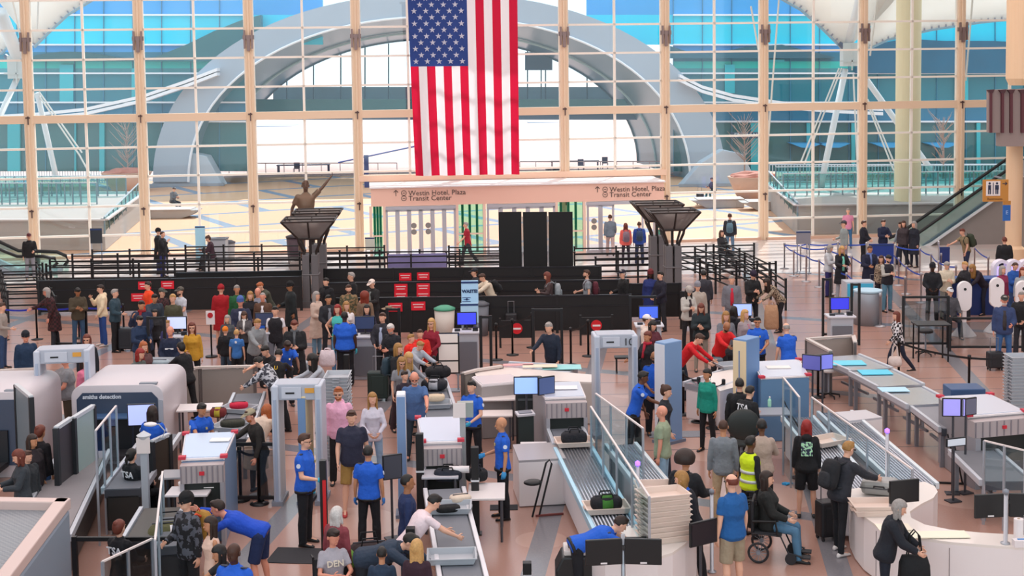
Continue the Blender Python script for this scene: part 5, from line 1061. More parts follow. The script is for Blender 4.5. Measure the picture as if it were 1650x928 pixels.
def machine(label, top, z1, z0, topc='c4d4ea', side='6c86a6', ribs=True, caps=True):
    """a box-shaped scanner: 'top' lists its four top corners (far left, far right, near right, near left) in pixels"""
    P = [G(x, y, z1) for x, y in top]; c = (P[2] + P[3]) / 2; r = thing('xray_machine', label, 'x-ray machine', (c.x, c.y, 0)); Q = [p - c for p in P]; Q = [Vector((q.x, q.y, 0)) for q in Q]
    MB().prism([(q.x, q.y) for q in Q], z0, z1).build('body', M(side, .45), r, bev=.02)
    ce = sum(Q, Vector()) / 4; MB().prism([tuple((q.lerp(ce, .05)).xy) for q in Q], z1, z1 + .03).build('top_panel', M(topc, .25), r, bev=.008); MB().prism([tuple(q.xy) for q in Q], z1 - .03, z1 + .012).build('top_rim', WHITE, r)
    e = (Q[2] - Q[3]); n = Vector((e.y, -e.x, 0)).normalized(); L_ = e.length; rz = math.atan2(e.y, e.x); m_ = (Q[2] + Q[3]) / 2
    if ribs:
        MB().box(m_ + n * .1 + Vector((0, 0, z1 - .2)), (L_, .22, .3), rz).build('hood', M('b4a8a8', .45), r)
        mb = MB(); k = 8
        for i in range(k + 1): mb.box(m_ + e * (i / k - .5) * .96 + n * .215 + Vector((0, 0, z1 - .2)), (.02, .02, .28), rz)
        mb.build('hood_ribs', M('8a8288', .45), r); MB().box(m_ + n * .23 + Vector((0, 0, z1 - .18)), (.08, .03, .06), rz).build('stop_button', M('d02838'), r)
        MB().box(m_ + n * .06 + Vector((0, 0, z1 - .6)), (L_ * .82, .2, .5), rz).build('tunnel', M('1b211f', .6), r)
        for s_ in (-1, 1): MB().box(m_ + e.normalized() * s_ * L_ * .455 + n * .12 + Vector((0, 0, (z1 - .35) / 2)), (L_ * .09, .26, z1 - .35), rz).build('cheek', M('9c9aa0', .45), r)
    if caps:
        for q in Q: MB().box(q.lerp(ce, .04) + Vector((0, 0, z1 + .03)), (.12, .12, .05), rz).build('corner_cap', M('c83448'), r)
    return r, P
machine('x-ray machine with pale blue top behind the woman in the black jacket', [(298, 700), (380, 697), (362, 738), (292, 741)], 1.42, 0)
machine('x-ray machine with white top in the middle lane', [(672, 674), (748, 672), (744, 712), (680, 714)], 1.4, 0, 'd4dcec', 'a8a6ae')
machine('central x-ray machine with dark tunnel mouth above the rollers', [(858, 618), (934, 616), (944, 640), (878, 642)], 1.42, 0, 'c8ccda', 'a09ca0', caps=False)
machine('blue-sided x-ray machine between the two right-hand officers', [(1212, 584), (1288, 580), (1304, 606), (1226, 610)], 1.35, 0, 'd8dae4', '5f84a8', ribs=False)
machine('far right x-ray machine with pale top and two screens', [(1512, 640), (1596, 636), (1654, 664), (1560, 672)], 1.3, 0, 'd0d4e0', '8f8c90')
machine('low white machine housing at the left end of the central table', [(760, 608), (824, 604), (846, 616), (776, 622)], 1.15, 0, 'd8d2d4', 'a8a09e', False, False)
def counter(label, pts, z, topc='ece2da', side='f0e6e4', name='counter', inner=None, seams=0):
    P = [G(x, y, z) for x, y in pts]; c = P[0]; r = thing(name, label, 'counter', (c.x, c.y, 0)); Q = [(p.x - c.x, p.y - c.y) for p in P]
    MB().prism(Q, 0.02, z - .04).build('front', M(side, .4), r); MB().prism(Q, z - .04, z).build('worktop', M(topc, .3), r)
    mx = sum(q[0] for q in Q) / len(Q); my = sum(q[1] for q in Q) / len(Q)
    for i in range(seams): j = (i * 3 + 4) % len(Q); MB().box((Q[j][0], Q[j][1] - .0, z / 2 - .04), (.012, .02, z - .1)).build('seam', M('a89c9c'), r)
    return r
cc = counter('long curved white counter sweeping across the lower right', [(1368, 788), (1370, 800), (1378, 816), (1392, 832), (1412, 846), (1440, 857), (1480, 866), (1530, 873), (1590, 878), (1660, 883), (1790, 890), (1790, 866), (1650, 862), (1580, 858), (1530, 853), (1490, 845), (1468, 834), (1466, 824), (1484, 812), (1504, 802), (1511, 792), (1506, 783), (1490, 776), (1400, 784)], .86, seams=4)
q = G(1492, 826, .5); r = thing('warning_sticker', 'orange and grey rounded sticker on the counter end', 'sticker', (q.x, q.y - .0, .55), .5); MB().box((0, -.02, 0), (.26, .02, .13)).build('plate', M('c88a3c'), r, bev=.02); MB().tube((-.05, -.03, 0), (-.05, -.04, 0), .05).build('symbol', M('50505c'), r)
counter('white rounded counter under the tray stacks in the foreground', [(948, 866), (962, 856), (1020, 846), (1100, 838), (1124, 842), (1122, 858), (1104, 876), (1084, 890), (1060, 898), (1010, 905), (975, 905), (952, 890)], .86)
counter('low white cabinet beside the folding stool', [(826, 716), (898, 712), (912, 738), (836, 742)], .86, 'a9a3a4'); counter('white cabinet with steel top inside the right lanes', [(1345, 664), (1395, 660), (1422, 672), (1368, 678)], .9, 'c9c4c8')
counter('white sided table in the rear right lane behind the teal top', [(1136, 604), (1200, 590), (1228, 612), (1160, 630)], .88)
counter('beige wall-like counter behind the middle lane scanners', [(762, 596), (800, 590), (960, 604), (962, 616), (840, 612), (770, 610)], .95, 'e8dcd4', 'cfc4bc')
def cabinet(label, pts, z, col='9c9690', panels=3, foot=None):
    P = [G(x, y, z) for x, y in pts]; c = P[0]; r = thing('steel_enclosure', label, 'enclosure', (c.x, c.y, 0))
    for a, b_ in zip(P, P[1:]):
        a2, b2 = a - c, b_ - c; L_ = (b2 - a2).length; an = math.atan2((b2 - a2).y, (b2 - a2).x); m_ = (a2 + b2) / 2; n = max(1, round(L_ / 1.3))
        for i in range(n): q = a2.lerp(b2, (i + .5) / n); MB().box((q.x, q.y, z / 2), (L_ / n - .06, .03, z - .1), an).build('panel', M(col, .4, .2, .08, 2), r)
        for i in range(n + 1): q = a2.lerp(b2, i / n); MB().box((q.x, q.y, z / 2), (.07, .07, z), an).build('post', M('6c6664', .4, .3), r)
        MB().box((m_.x, m_.y, z), (L_, .1, .05), an).build('top_rail', M('d8ccc4', .4, .2), r)
    return r
cabinet('brushed steel enclosure between the left crowd and the conveyor', [(250, 600), (322, 592), (410, 590)], 1.0); cabinet('steel enclosure beside the officer with blue gloves', [(746, 602), (768, 596), (808, 590)], 1.0)
cabinet('steel enclosure at the head of the right preparation tables', [(1300, 546), (1375, 541), (1378, 552)], 1.05, 'b4a8a0'); cabinet('steel edged wall of the right lane enclosure', [(1300, 546), (1338, 566)], 1.05, 'a8a0a0'); cabinet('beige low wall crossing the far left lane', [(0, 597), (60, 594)], 1.0, 'c8b8ac')
# glass screens
def glass_screen(label, A, B, z0, z1, top='e8dcd8', tint='screen', n=3, posts=True, rgb=(.84, .92, .94)):
    a, b_ = G(A[0], A[1], z1), G(B[0], B[1], z1); d = b_ - a; L_ = d.length; r = thing('glass_screen', label, 'glass partition', (a.x, a.y, 0), math.atan2(d.y, d.x))
    for i in range(n): MB().box((L_ * (i + .5) / n, 0, (z0 + z1) / 2), (L_ / n - .03, .015, z1 - z0)).build('pane', glass(tint, rgb, .07, .04), r)
    MB().box((L_ / 2, 0, z1), (L_, .03, .025)).build('top_edge', M(top, .4), r)
    if posts:
        for i in range(n + 1): MB().box((L_ * i / n, 0, z1 / 2), (.035, .035, z1)).build('post', M('b4b8c0', .35, .5), r)
    return r
glass_screen('glass screen with pink top edge beside the officer in black jacket', (187, 654), (154, 694), .8, 1.95); glass_screen('long glass screen between the two central roller lanes', (952, 655), (1046, 800), .85, 1.75, n=4)
glass_screen('clear glass wall beside the metal detector marked 10', (960, 634), (1036, 690), .15, 1.75, n=3); glass_screen('glass side along the right roller lane', (1308, 640), (1470, 756), .8, 1.35, n=5, tint='pale', rgb=(.9, .96, .98)); glass_screen('clear glass wall left of the right roller lanes', (1262, 608), (1288, 640), .1, 1.9, n=2)
glass_screen('large tinted glass screen over the far right exit belt', (1586, 710), (1652, 726), .7, 1.45, n=2); glass_screen('glass panel guarding the tray belt in the lower left', (262, 760), (250, 870), .5, 1.5, n=3); glass_screen('tinted glass panels behind the bottom left barrier', (165, 905), (245, 868), .2, 1.25, n=2, tint='smoke', rgb=(.6, .64, .68))
def screen_dark(label, A, B, z0, z1, col='1c1e22'):
    a, b_ = G(A[0], A[1], z1), G(B[0], B[1], z1); d = b_ - a; L_ = d.length; r = thing('privacy_screen', label, 'screen', (a.x, a.y, 0), math.atan2(d.y, d.x)); MB().box((L_ / 2, 0, (z0 + z1) / 2), (L_, .05, z1 - z0)).build('panel', M(col, .4), r); MB().box((L_ / 2, -.0, z1), (L_, .08, .06)).build('top_edge', M('c8ccd0', .4), r)
    for i in (0, 1): MB().box((L_ * i, 0, z1 / 2), (.09, .09, z1)).build('post', M('26282c'), r)
    return r
screen_dark('dark panel with pale frame next to the left rounded scanner', (114, 674), (90, 690), .05, 1.8, '3a3438'); screen_dark('pale green-grey panel alongside the smiths detection scanner', (150, 654), (118, 674), .2, 1.8, '9cb0ac'); screen_dark('dark panel cabinet between the left machines', (272, 700), (244, 712), 0, 1.35, '3c342c'); screen_dark('grey side screen between the round scanner and the left women', (26, 620), (50, 640), .1, 1.9, '7e8c94')
# the big pale machine at the bottom left corner
P = [G(x, y, 1.75) for x, y in ((-60, 800), (112, 803), (8, 940), (-160, 930))]; c = P[1]; r = thing('baggage_scanner', 'large grey scanner hood with pinkish rim and handle in the lower left corner', 'baggage scanner', (c.x, c.y, 0)); Q = [p - c for p in P]; ce = sum(Q, Vector()) / 4
MB().prism([(q.x, q.y) for q in Q], .35, 1.6).build('body', M('8c98a6', .4), r, bev=.05); MB().prism([(q.x, q.y) for q in Q], .0, .34).build('plinth', M('d8d4d8', .4), r)
for i in range(4):
    a, b_ = Q[i], Q[(i + 1) % 4]; m_ = (a + b_) / 2; inn = (ce - m_); inn.z = 0; inn.normalize(); MB().box((m_.x + inn.x * .1, m_.y + inn.y * .1, 1.68), ((b_ - a).length, .2, .16), math.atan2((b_ - a).y, (b_ - a).x)).build('rim', M('d9c0b8', .4), r, bev=.02)
MB().prism([tuple((q.lerp(ce, .12)).xy) for q in Q], 1.58, 1.63).build('ribbed_top', pattern('ribbed', '8c9298', '7c8288', 'check', 20, .4), r); h0 = G(12, 895, 1.7) - c; h1 = G(48, 868, 1.7) - c
MB().path([h0 + Vector((0, 0, -.05)), h0 + Vector((.03, .1, .12)), h0.lerp(h1, .5) + Vector((0, .1, .16)), h1 + Vector((0, 0, .08)), h1 + Vector((.05, 0, -.05))], .02).build('handle', M('c8ccd2', .3, .6), r)
# screens on the machines
for px, py, z, w_, h_, rz, col, lab in ((848, 621, 1.62, .5, .36, 0, '8fb0f4', 'blue-white x-ray screen left of the central machine'), (880, 621, 1.62, .38, .36, .5, '3c4a70', 'dark angled screen right beside the blue-white x-ray screen'), (1308, 584, 1.5, .42, .34, -.5, '4c4c8c', 'left of the two joined screens on the blue-sided machine'), (1328, 583, 1.5, .42, .34, .35, '6f74c8', 'right of the two joined screens on the blue-sided machine'),
        (1537, 656, 1.62, .42, .34, -.1, '8f88d0', 'lilac screen on the far right x-ray machine'), (1560, 655, 1.62, .36, .32, .4, '505060', 'grey screen turned aside on the far right machine'), (228, 668, 1.45, .52, .42, .1, 'a8b4f0', 'pale blue x-ray screen in front of the curly-haired officer'), (632, 752, 1.25, .34, .42, .4, '2c2c34', 'small tilted black screen beside the blue scanner post'), (1540, 712, 1.1, .4, .16, .3, 'a8acb4', 'small tilted keyboard screen by the right machine')):
    monitor('monitor', lab, px, py, z, w_, h_, rz, col)
def two_screens(px, py, z, label, rz=0.0, w_=.5):
    p = G(px, py, z); r = thing('screen_stand', label, 'monitor', (p.x, p.y, 0), rz); MB().lathe([(0, 0), (.22, 0), (.22, .03), (.04, .05)]).build('base', GREY, r); MB().tube((0, 0, .03), (0, 0, z + .22), .03, .03, 10).build('pole', M('a8aab0', .3, .6), r, True)
    for sx in (-1, 1): MB().box((sx * (w_ / 2 + .02), -.07, z), (w_, .05, .36), -.12 * sx).build('screen_housing', M('121214', .4), r, bev=.01); MB().box((sx * (w_ / 2 + .02) + .0, -.1, z - .15), (.09, .012, .02)).build('sticker', WHITE, r)
    MB().box((0, -.04, z + .05), (.3, .04, .06)).build('crossbar', M('2a2a2c'), r)
monitor('monitor', 'black screen tilted beside the tray stacks, behind the silver pole', 1133, 858, 1.05, .5, .36, .55, None, foot=.0); t = thing('control_console', 'black console with a white top tray at the bottom edge left of the screens', 'console', G(932, 985)); MB().extr([(-.32, 0, 0), (.32, 0, 0), (.32, 0, .62), (.1, 0, .8), (-.22, 0, .8), (-.32, 0, .6)], (0, .5, 0)).build('housing', M('16181a', .4), t, bev=.03); MB().box((0, .25, .84), (.4, .4, .08)).build('top_tray', M('d4ccc8', .45), t, bev=.02); MB().box((0, -.01, .4), (.4, .02, .2)).build('front_vent', M('2c2e30'), t)
two_screens(1004, 886, 1.25, 'pair of black screens on a silver pole at the bottom centre'); two_screens(1622, 812, 1.2, 'pair of black screens on a silver pole at the right picture edge'); 
p = G(1438, 792, 1.25); r = thing('screen_stand', 'single black screen on a silver pole above the curved counter', 'monitor', (p.x, p.y, .86), .25); MB().tube((0, .05, 0), (0, .05, .5), .03).build('pole', M('a8aab0', .3, .6), r); MB().box((.2, 0, .38), (.5, .05, .36)).build('screen_housing', M('121214', .4), r, bev=.01); MB().box((.05, .04, .4), (.2, .04, .06)).build('arm', M('2a2a2c'), r)
def pole(px, py, z0, z1, label, rad=.03, light=None):
    p = G(px, py, z0); r = thing('signal_pole', label, 'pole', (p.x, p.y, z0)); MB().lathe([(.07, 0), (.07, .02), (rad, .03), (rad, z1 - z0)], n=14).build('post', M('b4b6bc', .3, .6), r, True); MB().lathe([(rad + .01, z1 - z0), (rad + .012, z1 - z0 + .05), (.0, z1 - z0 + .08)], n=14).build('lamp', glow(light, 2.5) if light else GREY, r, True)
pole(1028, 826, .86, 1.62, 'silver pole with glowing violet lamp beside the tray stacks', light='8a5cff'); pole(1429, 772, .86, 1.66, 'silver pole with glowing violet lamp by the right roller lanes', light='8a5cff'); pole(1147, 922, 0, 1.25, 'silver pole in front of the man in the blue polo'); pole(1620, 876, .86, 1.6, 'silver pole on the curved counter at the right edge')
p = G(238, 880); r = thing('sensor_post', 'pale square post with white card in front of the seated officer', 'post', (p.x, p.y, 0)); MB().box((0, 0, .85), (.11, .11, 1.7)).build('post', M('a4aab2', .45), r); MB().box((0, -.06, 1.72), (.22, .03, .26)).build('card', M('e0d4d0'), r); MB().lathe([(0, 1.7), (.12, 1.88), (.0, 1.96)], n=14).build('cap', M('c8ccd0'), r)
p = G(748, 830); r = thing('sensor_post', 'pale square post with paper notice right of the middle scanner', 'post', (p.x, p.y, 0)); MB().box((0, 0, .9), (.1, .1, 1.8)).build('post', M('a4a8a8', .45), r); MB().box((.05, 0, 1.9), (.28, .16, .26)).build('sensor_box', M('98a09c', .45), r); MB().box((-.05, -.09, 1.9), (.22, .01, .26)).build('card', M('e8dcd8'), r)
# red and black posts in the middle foreground
p = G(525, 936); r = thing('red_post', 'black post with a bright red stripe left of the officers', 'post', (p.x, p.y, 0)); MB().box((0, 0, .95), (.1, .1, 1.9)).build('post', DARK, r); MB().box((.02, -.06, .85), (.05, .03, 1.5)).build('stripe', M('d01c20'), r)
for px, py, h, lab in ((664, 985, 1.25, 'thick black post cut by the bottom edge in the middle'), (679, 856, 1.7, 'black post at the left front of the middle scanner'), (767, 860, 1.5, 'black post at the right front of the middle scanner'), (850, 958, .5, 'short black post at the bottom edge'), (560, 652, 1.2, 'black post beside the standing blue-shirted officer')):
    p = G(px, py); r = thing('barrier_post', lab, 'post', (p.x, p.y, 0)); MB().box((0, 0, h / 2), (.13, .13, h)).build('post', DARK, r, bev=.01); MB().box((0, 0, h * .62), (.14, .14, .03)).build('band', M('d4d4d8'), r); MB().box((0, 0, .01), (.2, .2, .02)).build('foot', DARK, r)
# ================================================================ trays, bags, small things
random.seed(5)
TW, TD, TH = .68, .48, .085
def tray_proto(col, label, group, hollow=True, h=TH):
    r = thing('tray', label, 'tray', (0, 0, -50), 0, group); o = MB()
    def ring(w_, d, z): return [Vector((x * w_ / 2, y * d / 2, z)) for x, y in ((-1, -1), (-.9, -1.0), (.9, -1), (1, -1), (1, 1), (.9, 1), (-.9, 1), (-1, 1))]
    o.rings([ring(TW * .9, TD * .9, 0), ring(TW, TD, h), ring(TW + .03, TD + .03, h), ring(TW + .03, TD + .03, h + .012), ring(TW - .02, TD - .02, h + .012), ring(TW * .88, TD * .88, .012)]); o.build('shell', M(col, .45), r)
    MB().box((0, 0, h - .015), (TW + .05, .2, .025)).build('grip', M(col, .45), r) if not hollow else None
    MB().box((-TW / 2 - .01, 0, h * .7), (.03, .14, .02)).build('handle', M(col, .45), r); MB().box((TW / 2 + .01, 0, h * .7), (.03, .14, .02)).build('handle', M(col, .45), r); return r
def place_copy(proto, loc, rz, label=None, group=None):
    c = copy_tree(proto); c.location = loc; c.rotation_euler = (0, 0, rz)
    if label: c['label'] = label
    if group: c['group'] = group
    elif 'group' in c and label: del c['group']
    return c
tp = tray_proto('e6d0c2', 'pale beige plastic tray', 'x'); tg = tray_proto('b2b6bc', 'grey plastic tray', 'x'); PROTO = [tp, tg]
def stack(proto, px, py, z, n, rz, label, group, dz=.07):
    p = G(px, py, z)
    NM = ['bottom'] + ['second', 'third', 'fourth', 'fifth', 'sixth', 'seventh', 'eighth', 'ninth', 'tenth', 'eleventh', 'twelfth', 'thirteenth', 'fourteenth', 'fifteenth', 'sixteenth', 'seventeenth', 'eighteenth', 'nineteenth', 'twentieth', 'twenty-first', 'twenty-second', 'twenty-third', 'twenty-fourth', 'twenty-fifth', 'twenty-sixth', 'twenty-seventh', 'twenty-eighth']
    for k in range(n): place_copy(proto, (p.x + random.uniform(-.006, .006), p.y, z + .002 + k * dz), rz + random.uniform(-.02, .02), ('topmost ' if k == n - 1 else NM[k] + (' ' if k == 0 else ' lowest ')) + label, group)
stack(tp, 1069, 868, .86, 9, .28, 'beige tray in the nearer tall stack on the foreground counter', 'nearer stack of beige trays', .078)
stack(tp, 1061, 829, .86, 6, .05, 'beige tray in the farther stack beside the violet lamp', 'farther stack of beige trays', .078)
stack(tp, 1408, 826, .86, 2, -.03, 'beige tray of the pair on the curved counter', 'two beige trays on the curved counter')
stack(tg, 547, 735, 0.0, 24, PI / 2, 'grey tray in the tall floor stack behind the pink hoodie', 'tall floor stack of grey trays', .07)
stack(tg, 1648, 690, .12, 22, .0, 'grey tray in the stack at the right picture edge', 'stack of grey trays at the right edge', .07)
stack(tg, 258, 600, .9, 4, -.1, 'grey tray on the cart by the red-haired woman', 'grey trays on the cart', .07)
t = thing('tray_cart', 'wheeled cart carrying grey trays by the red-haired woman', 'cart', G(258, 660)); MB().box((0, 0, .82), (.8, .6, .05)).build('deck', M('50565c', .4), t)
[MB().box((sx * .36, sy * .26, .43), (.05, .05, .78)).build('leg', M('50565c', .4), t) for sx in (-1, 1) for sy in (-1, 1)]; [MB().tube((sx * .36 - .02, sy * .26, .05), (sx * .36 + .02, sy * .26, .05), .05, .05, 10).build('wheel', RUB, t) for sx in (-1, 1) for sy in (-1, 1)]
t = thing('tray_dolly', 'orange-topped dolly under the right edge tray stack', 'dolly', G(1648, 702)); MB().box((0, 0, .1), (.75, .55, .04)).build('deck', M('c0704c'), t); [MB().tube((sx * .3 - .02, sy * .2, .04), (sx * .3 + .02, sy * .2, .04), .04, .04, 10).build('wheel', RUB, t) for sx in (-1, 1) for sy in (-1, 1)]
for proto, px, py, z, rz, lab in ((tp, 925, 716, .87, .1, 'beige tray with black bag and white shoes on the upper rollers'), (tp, 977, 822, .87, .12, 'beige tray with green and black bag on the lower rollers'), (tg, 724, 822, .87, 0, 'grey tray with belt and shoes on the middle belt'), (tg, 728, 902, .87, .05, 'grey tray nearer the bottom edge on the middle belt'), (tg, 384, 662, .84, -.3, 'grey tray with red clothes beside the patterned sweatshirt'), (tg, 372, 692, .84, -.3, 'grey tray with dark jacket above the officer'), (tg, 700, 655, .84, .1, 'grey tray below the pile of black bags'), (tp, 1333, 714, .87, .5, 'beige tray behind the red-haired woman on the rollers'), (tg, 1180, 592, .87, .3, 'grey tray with dark bag under the bald man in red')):
    p = G(px, py, z); place_copy(proto, (p.x, p.y, z), rz, lab)
for p_ in PROTO:
    for ch in list(p_.children): bpy.data.objects.remove(ch)
    bpy.data.objects.remove(p_)
def bag(px, py, z, w_, d, h, rz, col, label, band_=None, name='duffel_bag', handle=True):
    p = G(px, py, z); r = thing(name, label, 'bag', (p.x, p.y, z), rz); sq = lambda q: .86 / max(.5, (abs(q.x) ** 3.4 + abs(q.y) ** 3.4 + abs(q.z) ** 3.4) ** (1 / 3.4))
    MB().ell((0, 0, h / 2), (w_ / 2 * 1.12, d / 2 * 1.12, h / 2 * 1.12), None, 18, 12, sq).build('body', cloth(col), r, True)
    if band_: MB().rings([[Vector((x, d / 2 * 1.13 * math.cos(a) * (.96), h / 2 + h / 2 * 1.13 * math.sin(a) * .96)) for a in [2 * PI * i / 18 for i in range(18)]] for x in (-w_ * .16, w_ * .16)]).build('band', cloth(band_), r, True)
    if handle:
        for s_ in (-1, 1): MB().path([(-w_ * .2, s_ * d * .25, h * .85), (-w_ * .15, s_ * d * .3, h * 1.18), (w_ * .15, s_ * d * .3, h * 1.18), (w_ * .2, s_ * d * .25, h * .85)], .014).build('handle', cloth('1a1a1e'), r, True)
    MB().box((0, -d * .0, h * 1.0), (w_ * .7, .02, .015)).build('zip', M('404048'), r); return r
bag(925, 716, .89, .5, .3, .26, .1, '202026', 'black zipped bag in the tray on the upper rollers'); bag(977, 822, .89, .52, .3, .24, .12, '1c1c20', 'black bag with a wide green band on the lower rollers', '3f7a2c'); bag(722, 775, .86, .5, .35, .22, 0, '1d2430', 'dark navy bag coming out of the middle scanner'); bag(768, 775, .78, .4, .3, .22, 0, '18181c', 'black case on the small table beside the middle scanner')
bag(706, 608, .84, .6, .42, .26, .2, '17171c', 'big black bag on the rear conveyor beside the striped bag'); bag(700, 628, .84, .6, .4, .24, -.1, '24262e', 'black bag with grey stripes on the rear conveyor', 'b0b2ba'); bag(702, 646, .9, .4, .3, .16, 0, 'd8c4a8', 'tan soft bundle in the tray on the rear conveyor', handle=False); bag(385, 658, .9, .4, .3, .14, .2, 'c01c3c', 'crimson folded garment in the tray', handle=False, name='folded_jacket'); bag(375, 688, .9, .5, .34, .16, .2, '34362c', 'olive folded jacket in the tray above the officer', handle=False, name='folded_jacket')
bag(352, 672, .86, .34, .3, .2, 0, '6c2020', 'dark red rolled clothing at the head of the tray conveyor', 'b09c30', handle=False, name='clothes_bundle'); bag(742, 808, .9, .36, .26, .12, .3, 'd8c6b4', 'pile of white cords and shoes on the middle belt', handle=False, name='clothes_bundle'); bag(722, 825, .9, .4, .2, .12, .2, '1a1a1c', 'black belt and shoes in the grey tray', handle=False, name='shoes_bundle'); bag(926, 708, .93, .44, .24, .14, .1, 'd4c8cc', 'white shoes heaped behind the black bag', handle=False, name='shoes_bundle')
bag(275, 905, .3, .75, .6, .62, .2, '5a5a38', 'large olive green stuffed duffel behind the bottom left barrier', name='duffel_bag'); bag(1185, 575, .9, .5, .35, .22, 0, '26282e', 'dark bag on the table in front of the bald man in red'); bag(1150, 585, .9, .45, .3, .14, 0, '5c6a74', 'grey folded jacket on the rear right table', name='folded_jacket', handle=False); bag(255, 588, 1.2, .55, .35, .12, 0, '9fb0b8', 'pale clothes heaped on the cart trays', name='clothes_bundle', handle=False)
def suitcase(px, py, label, col='1b1b20', rz=0.0, w_=.42, d=.26, h=.6, tele=True):
    p = G(px, py); r = thing('suitcase', label, 'suitcase', (p.x, p.y, 0), rz); MB().box((0, 0, h / 2 + .06), (w_, d, h)).build('shell', M(col, .45), r, bev=.04); [MB().box((0, s_ * d / 2, h / 2 + .06), (w_ * .6, .02, h * .7)).build('front_pocket', M(col, .6), r, bev=.008) for s_ in (-1, 1)]
    for sx in (-1, 1):
        for sy in (-1, 1): MB().tube((sx * w_ * .38 - .015, sy * d * .35, .035), (sx * w_ * .38 + .015, sy * d * .35, .035), .035, .035, 10).build('wheel', RUB, r)
    if tele: MB().path([(-w_ * .25, d * .3, h + .05), (-w_ * .25, d * .3, h + .4), (w_ * .25, d * .3, h + .4), (w_ * .25, d * .3, h + .05)], .012).build('pull_handle', M('8a8a90', .3, .6), r)
    return r
suitcase(1335, 868, 'black ribbed cabin suitcase behind the young man with the backpack', rz=.3, w_=.4); suitcase(1603, 596, 'small black wheeled bag at the feet of the man in the blue jacket', w_=.4, h=.42); suitcase(1128, 330, 'dark suitcase beside the person seated outside', '2c3038'); suitcase(498, 624, 'pale grey suitcase beside the beige-coated woman', 'a8b0b8'); suitcase(610, 645, 'dark green suitcase behind the standing officer', '20302c', w_=.5, h=.65); suitcase(1408, 492, 'black suitcase beside the man in the open vest', w_=.4); suitcase(824, 540, 'dark case at the foot of the black gate', '202024', w_=.35); suitcase(56, 438, 'black suitcase beside the man standing by the left mullion'); suitcase(204, 565, 'silver-handled dark suitcase in the left queue', '22262e')
# grey hard case and trays on the counter
p = G(1418, 796, .86); r = thing('hard_case', 'light grey rounded hard case pushed onto the curved counter', 'suitcase', (p.x, p.y, .87), -.35); MB().box((0, 0, .13), (.58, .38, .24)).build('shell', M('a4a29e', .4), r, bev=.07); MB().box((0, 0, .13), (.6, .4, .02)).build('seam', M('5a5a5c'), r); MB().path([(-.08, -.2, .15), (-.08, -.24, .18), (.08, -.24, .18), (.08, -.2, .15)], .012).build('handle', DARK, r)
# tables
table(784, 790, .62, .9, .76, 0, 'small white table beside the officer with folded hands'); table(322, 655, .9, .6, .9, .1, 'grey worktable with papers behind the young officer'); table(300, 762, .85, .5, 1.0, .05, 'dark shelf with pen pots in front of the pale blue top', 'b0aeb2'); table(305, 790, .7, .5, .95, 0, 'white-topped desk under the shelf', 'dcd6d8'); table(710, 762, .62, .5, 1.0, 0, 'grey shelf with paper roll in front of the middle scanner', 'c0bec4'); table(860, 716, .5, .4, .8, 0, 'small pale keyboard table left of the central machine', 'dcd4d4'); table(1500, 520, .9, .6, 1.0, 0, 'black table beside the rolling stool in the right back', '1c1c20', '1c1c20'); table(795, 665, .8, .5, .72, 0, 'low pale table in front of the steel enclosure', 'e4d8d4'); table(800, 640, .8, .4, .9, 0, 'pale shelf beside the steel enclosure', 'e8dcd8')
def small(name, cat, px, py, z, label, parts, rz=0.0):
    p = G(px, py, z); r = thing(name, label, cat, (p.x, p.y, z), rz)
    for n_, mb, m in parts: mb.build(n_, m, r)
    return r
def bottle_(): pass
def bottle(px, py, z, label, col='a8e4c8'): small('bottle', 'bottle', px, py, z, label, [('body', MB().lathe([(.035, 0), (.038, .02), (.038, .13), (.015, .17), (.015, .19)], n=12), M(col, .25)), ('pump', MB().box((0, -.02, .2), (.02, .07, .02)).tube((0, 0, .18), (0, 0, .21), .01), WHITE)])
bottle(736, 744, 1.0, 'clear green sanitizer bottle on the shelf of the middle scanner'); table(182, 668, 1.0, .5, 1.05, 0, 'blue-topped shelf table in front of the smiths detection scanner', '3c5c84', '2c3444'); bottle(203, 662, 1.05, 'clear green sanitizer bottle on the blue shelf table'); table(1236, 662, .9, .6, .9, 0, 'grey worktop in front of the blue-sided machine', '8c929c'); bottle(1240, 655, .9, 'small clear bottle on the worktop beside the officers in black')
small('paper_roll', 'paper roll', 740, 762, 1.0, 'white paper towel roll on the middle scanner shelf', [('roll', MB().tube((-.17, 0, .06), (.17, 0, .06), .06, .06, 14), WHITE), ('core', MB().tube((-.175, 0, .06), (.175, 0, .06), .02), M('b09a80'))])
small('paper_roll', 'paper roll', 1641, 868, .86, 'upright paper towel roll on the curved counter at the right', [('roll', MB().lathe([(.07, .02), (.07, .3)], n=16), WHITE), ('core', MB().lathe([(.02, .02), (.02, .31)]), M('b09a80'))]); small('tissue_box', 'box', 1646, 880, .86, 'white tissue box at the right end of the curved counter', [('box', MB().box((0, 0, .05), (.24, .13, .1)), WHITE), ('slot', MB().box((0, 0, .105), (.12, .04, .01)), M('5a90c8'))])
small('document', 'paper', 770, 0 + 700, .0, 'x', []) if False else None
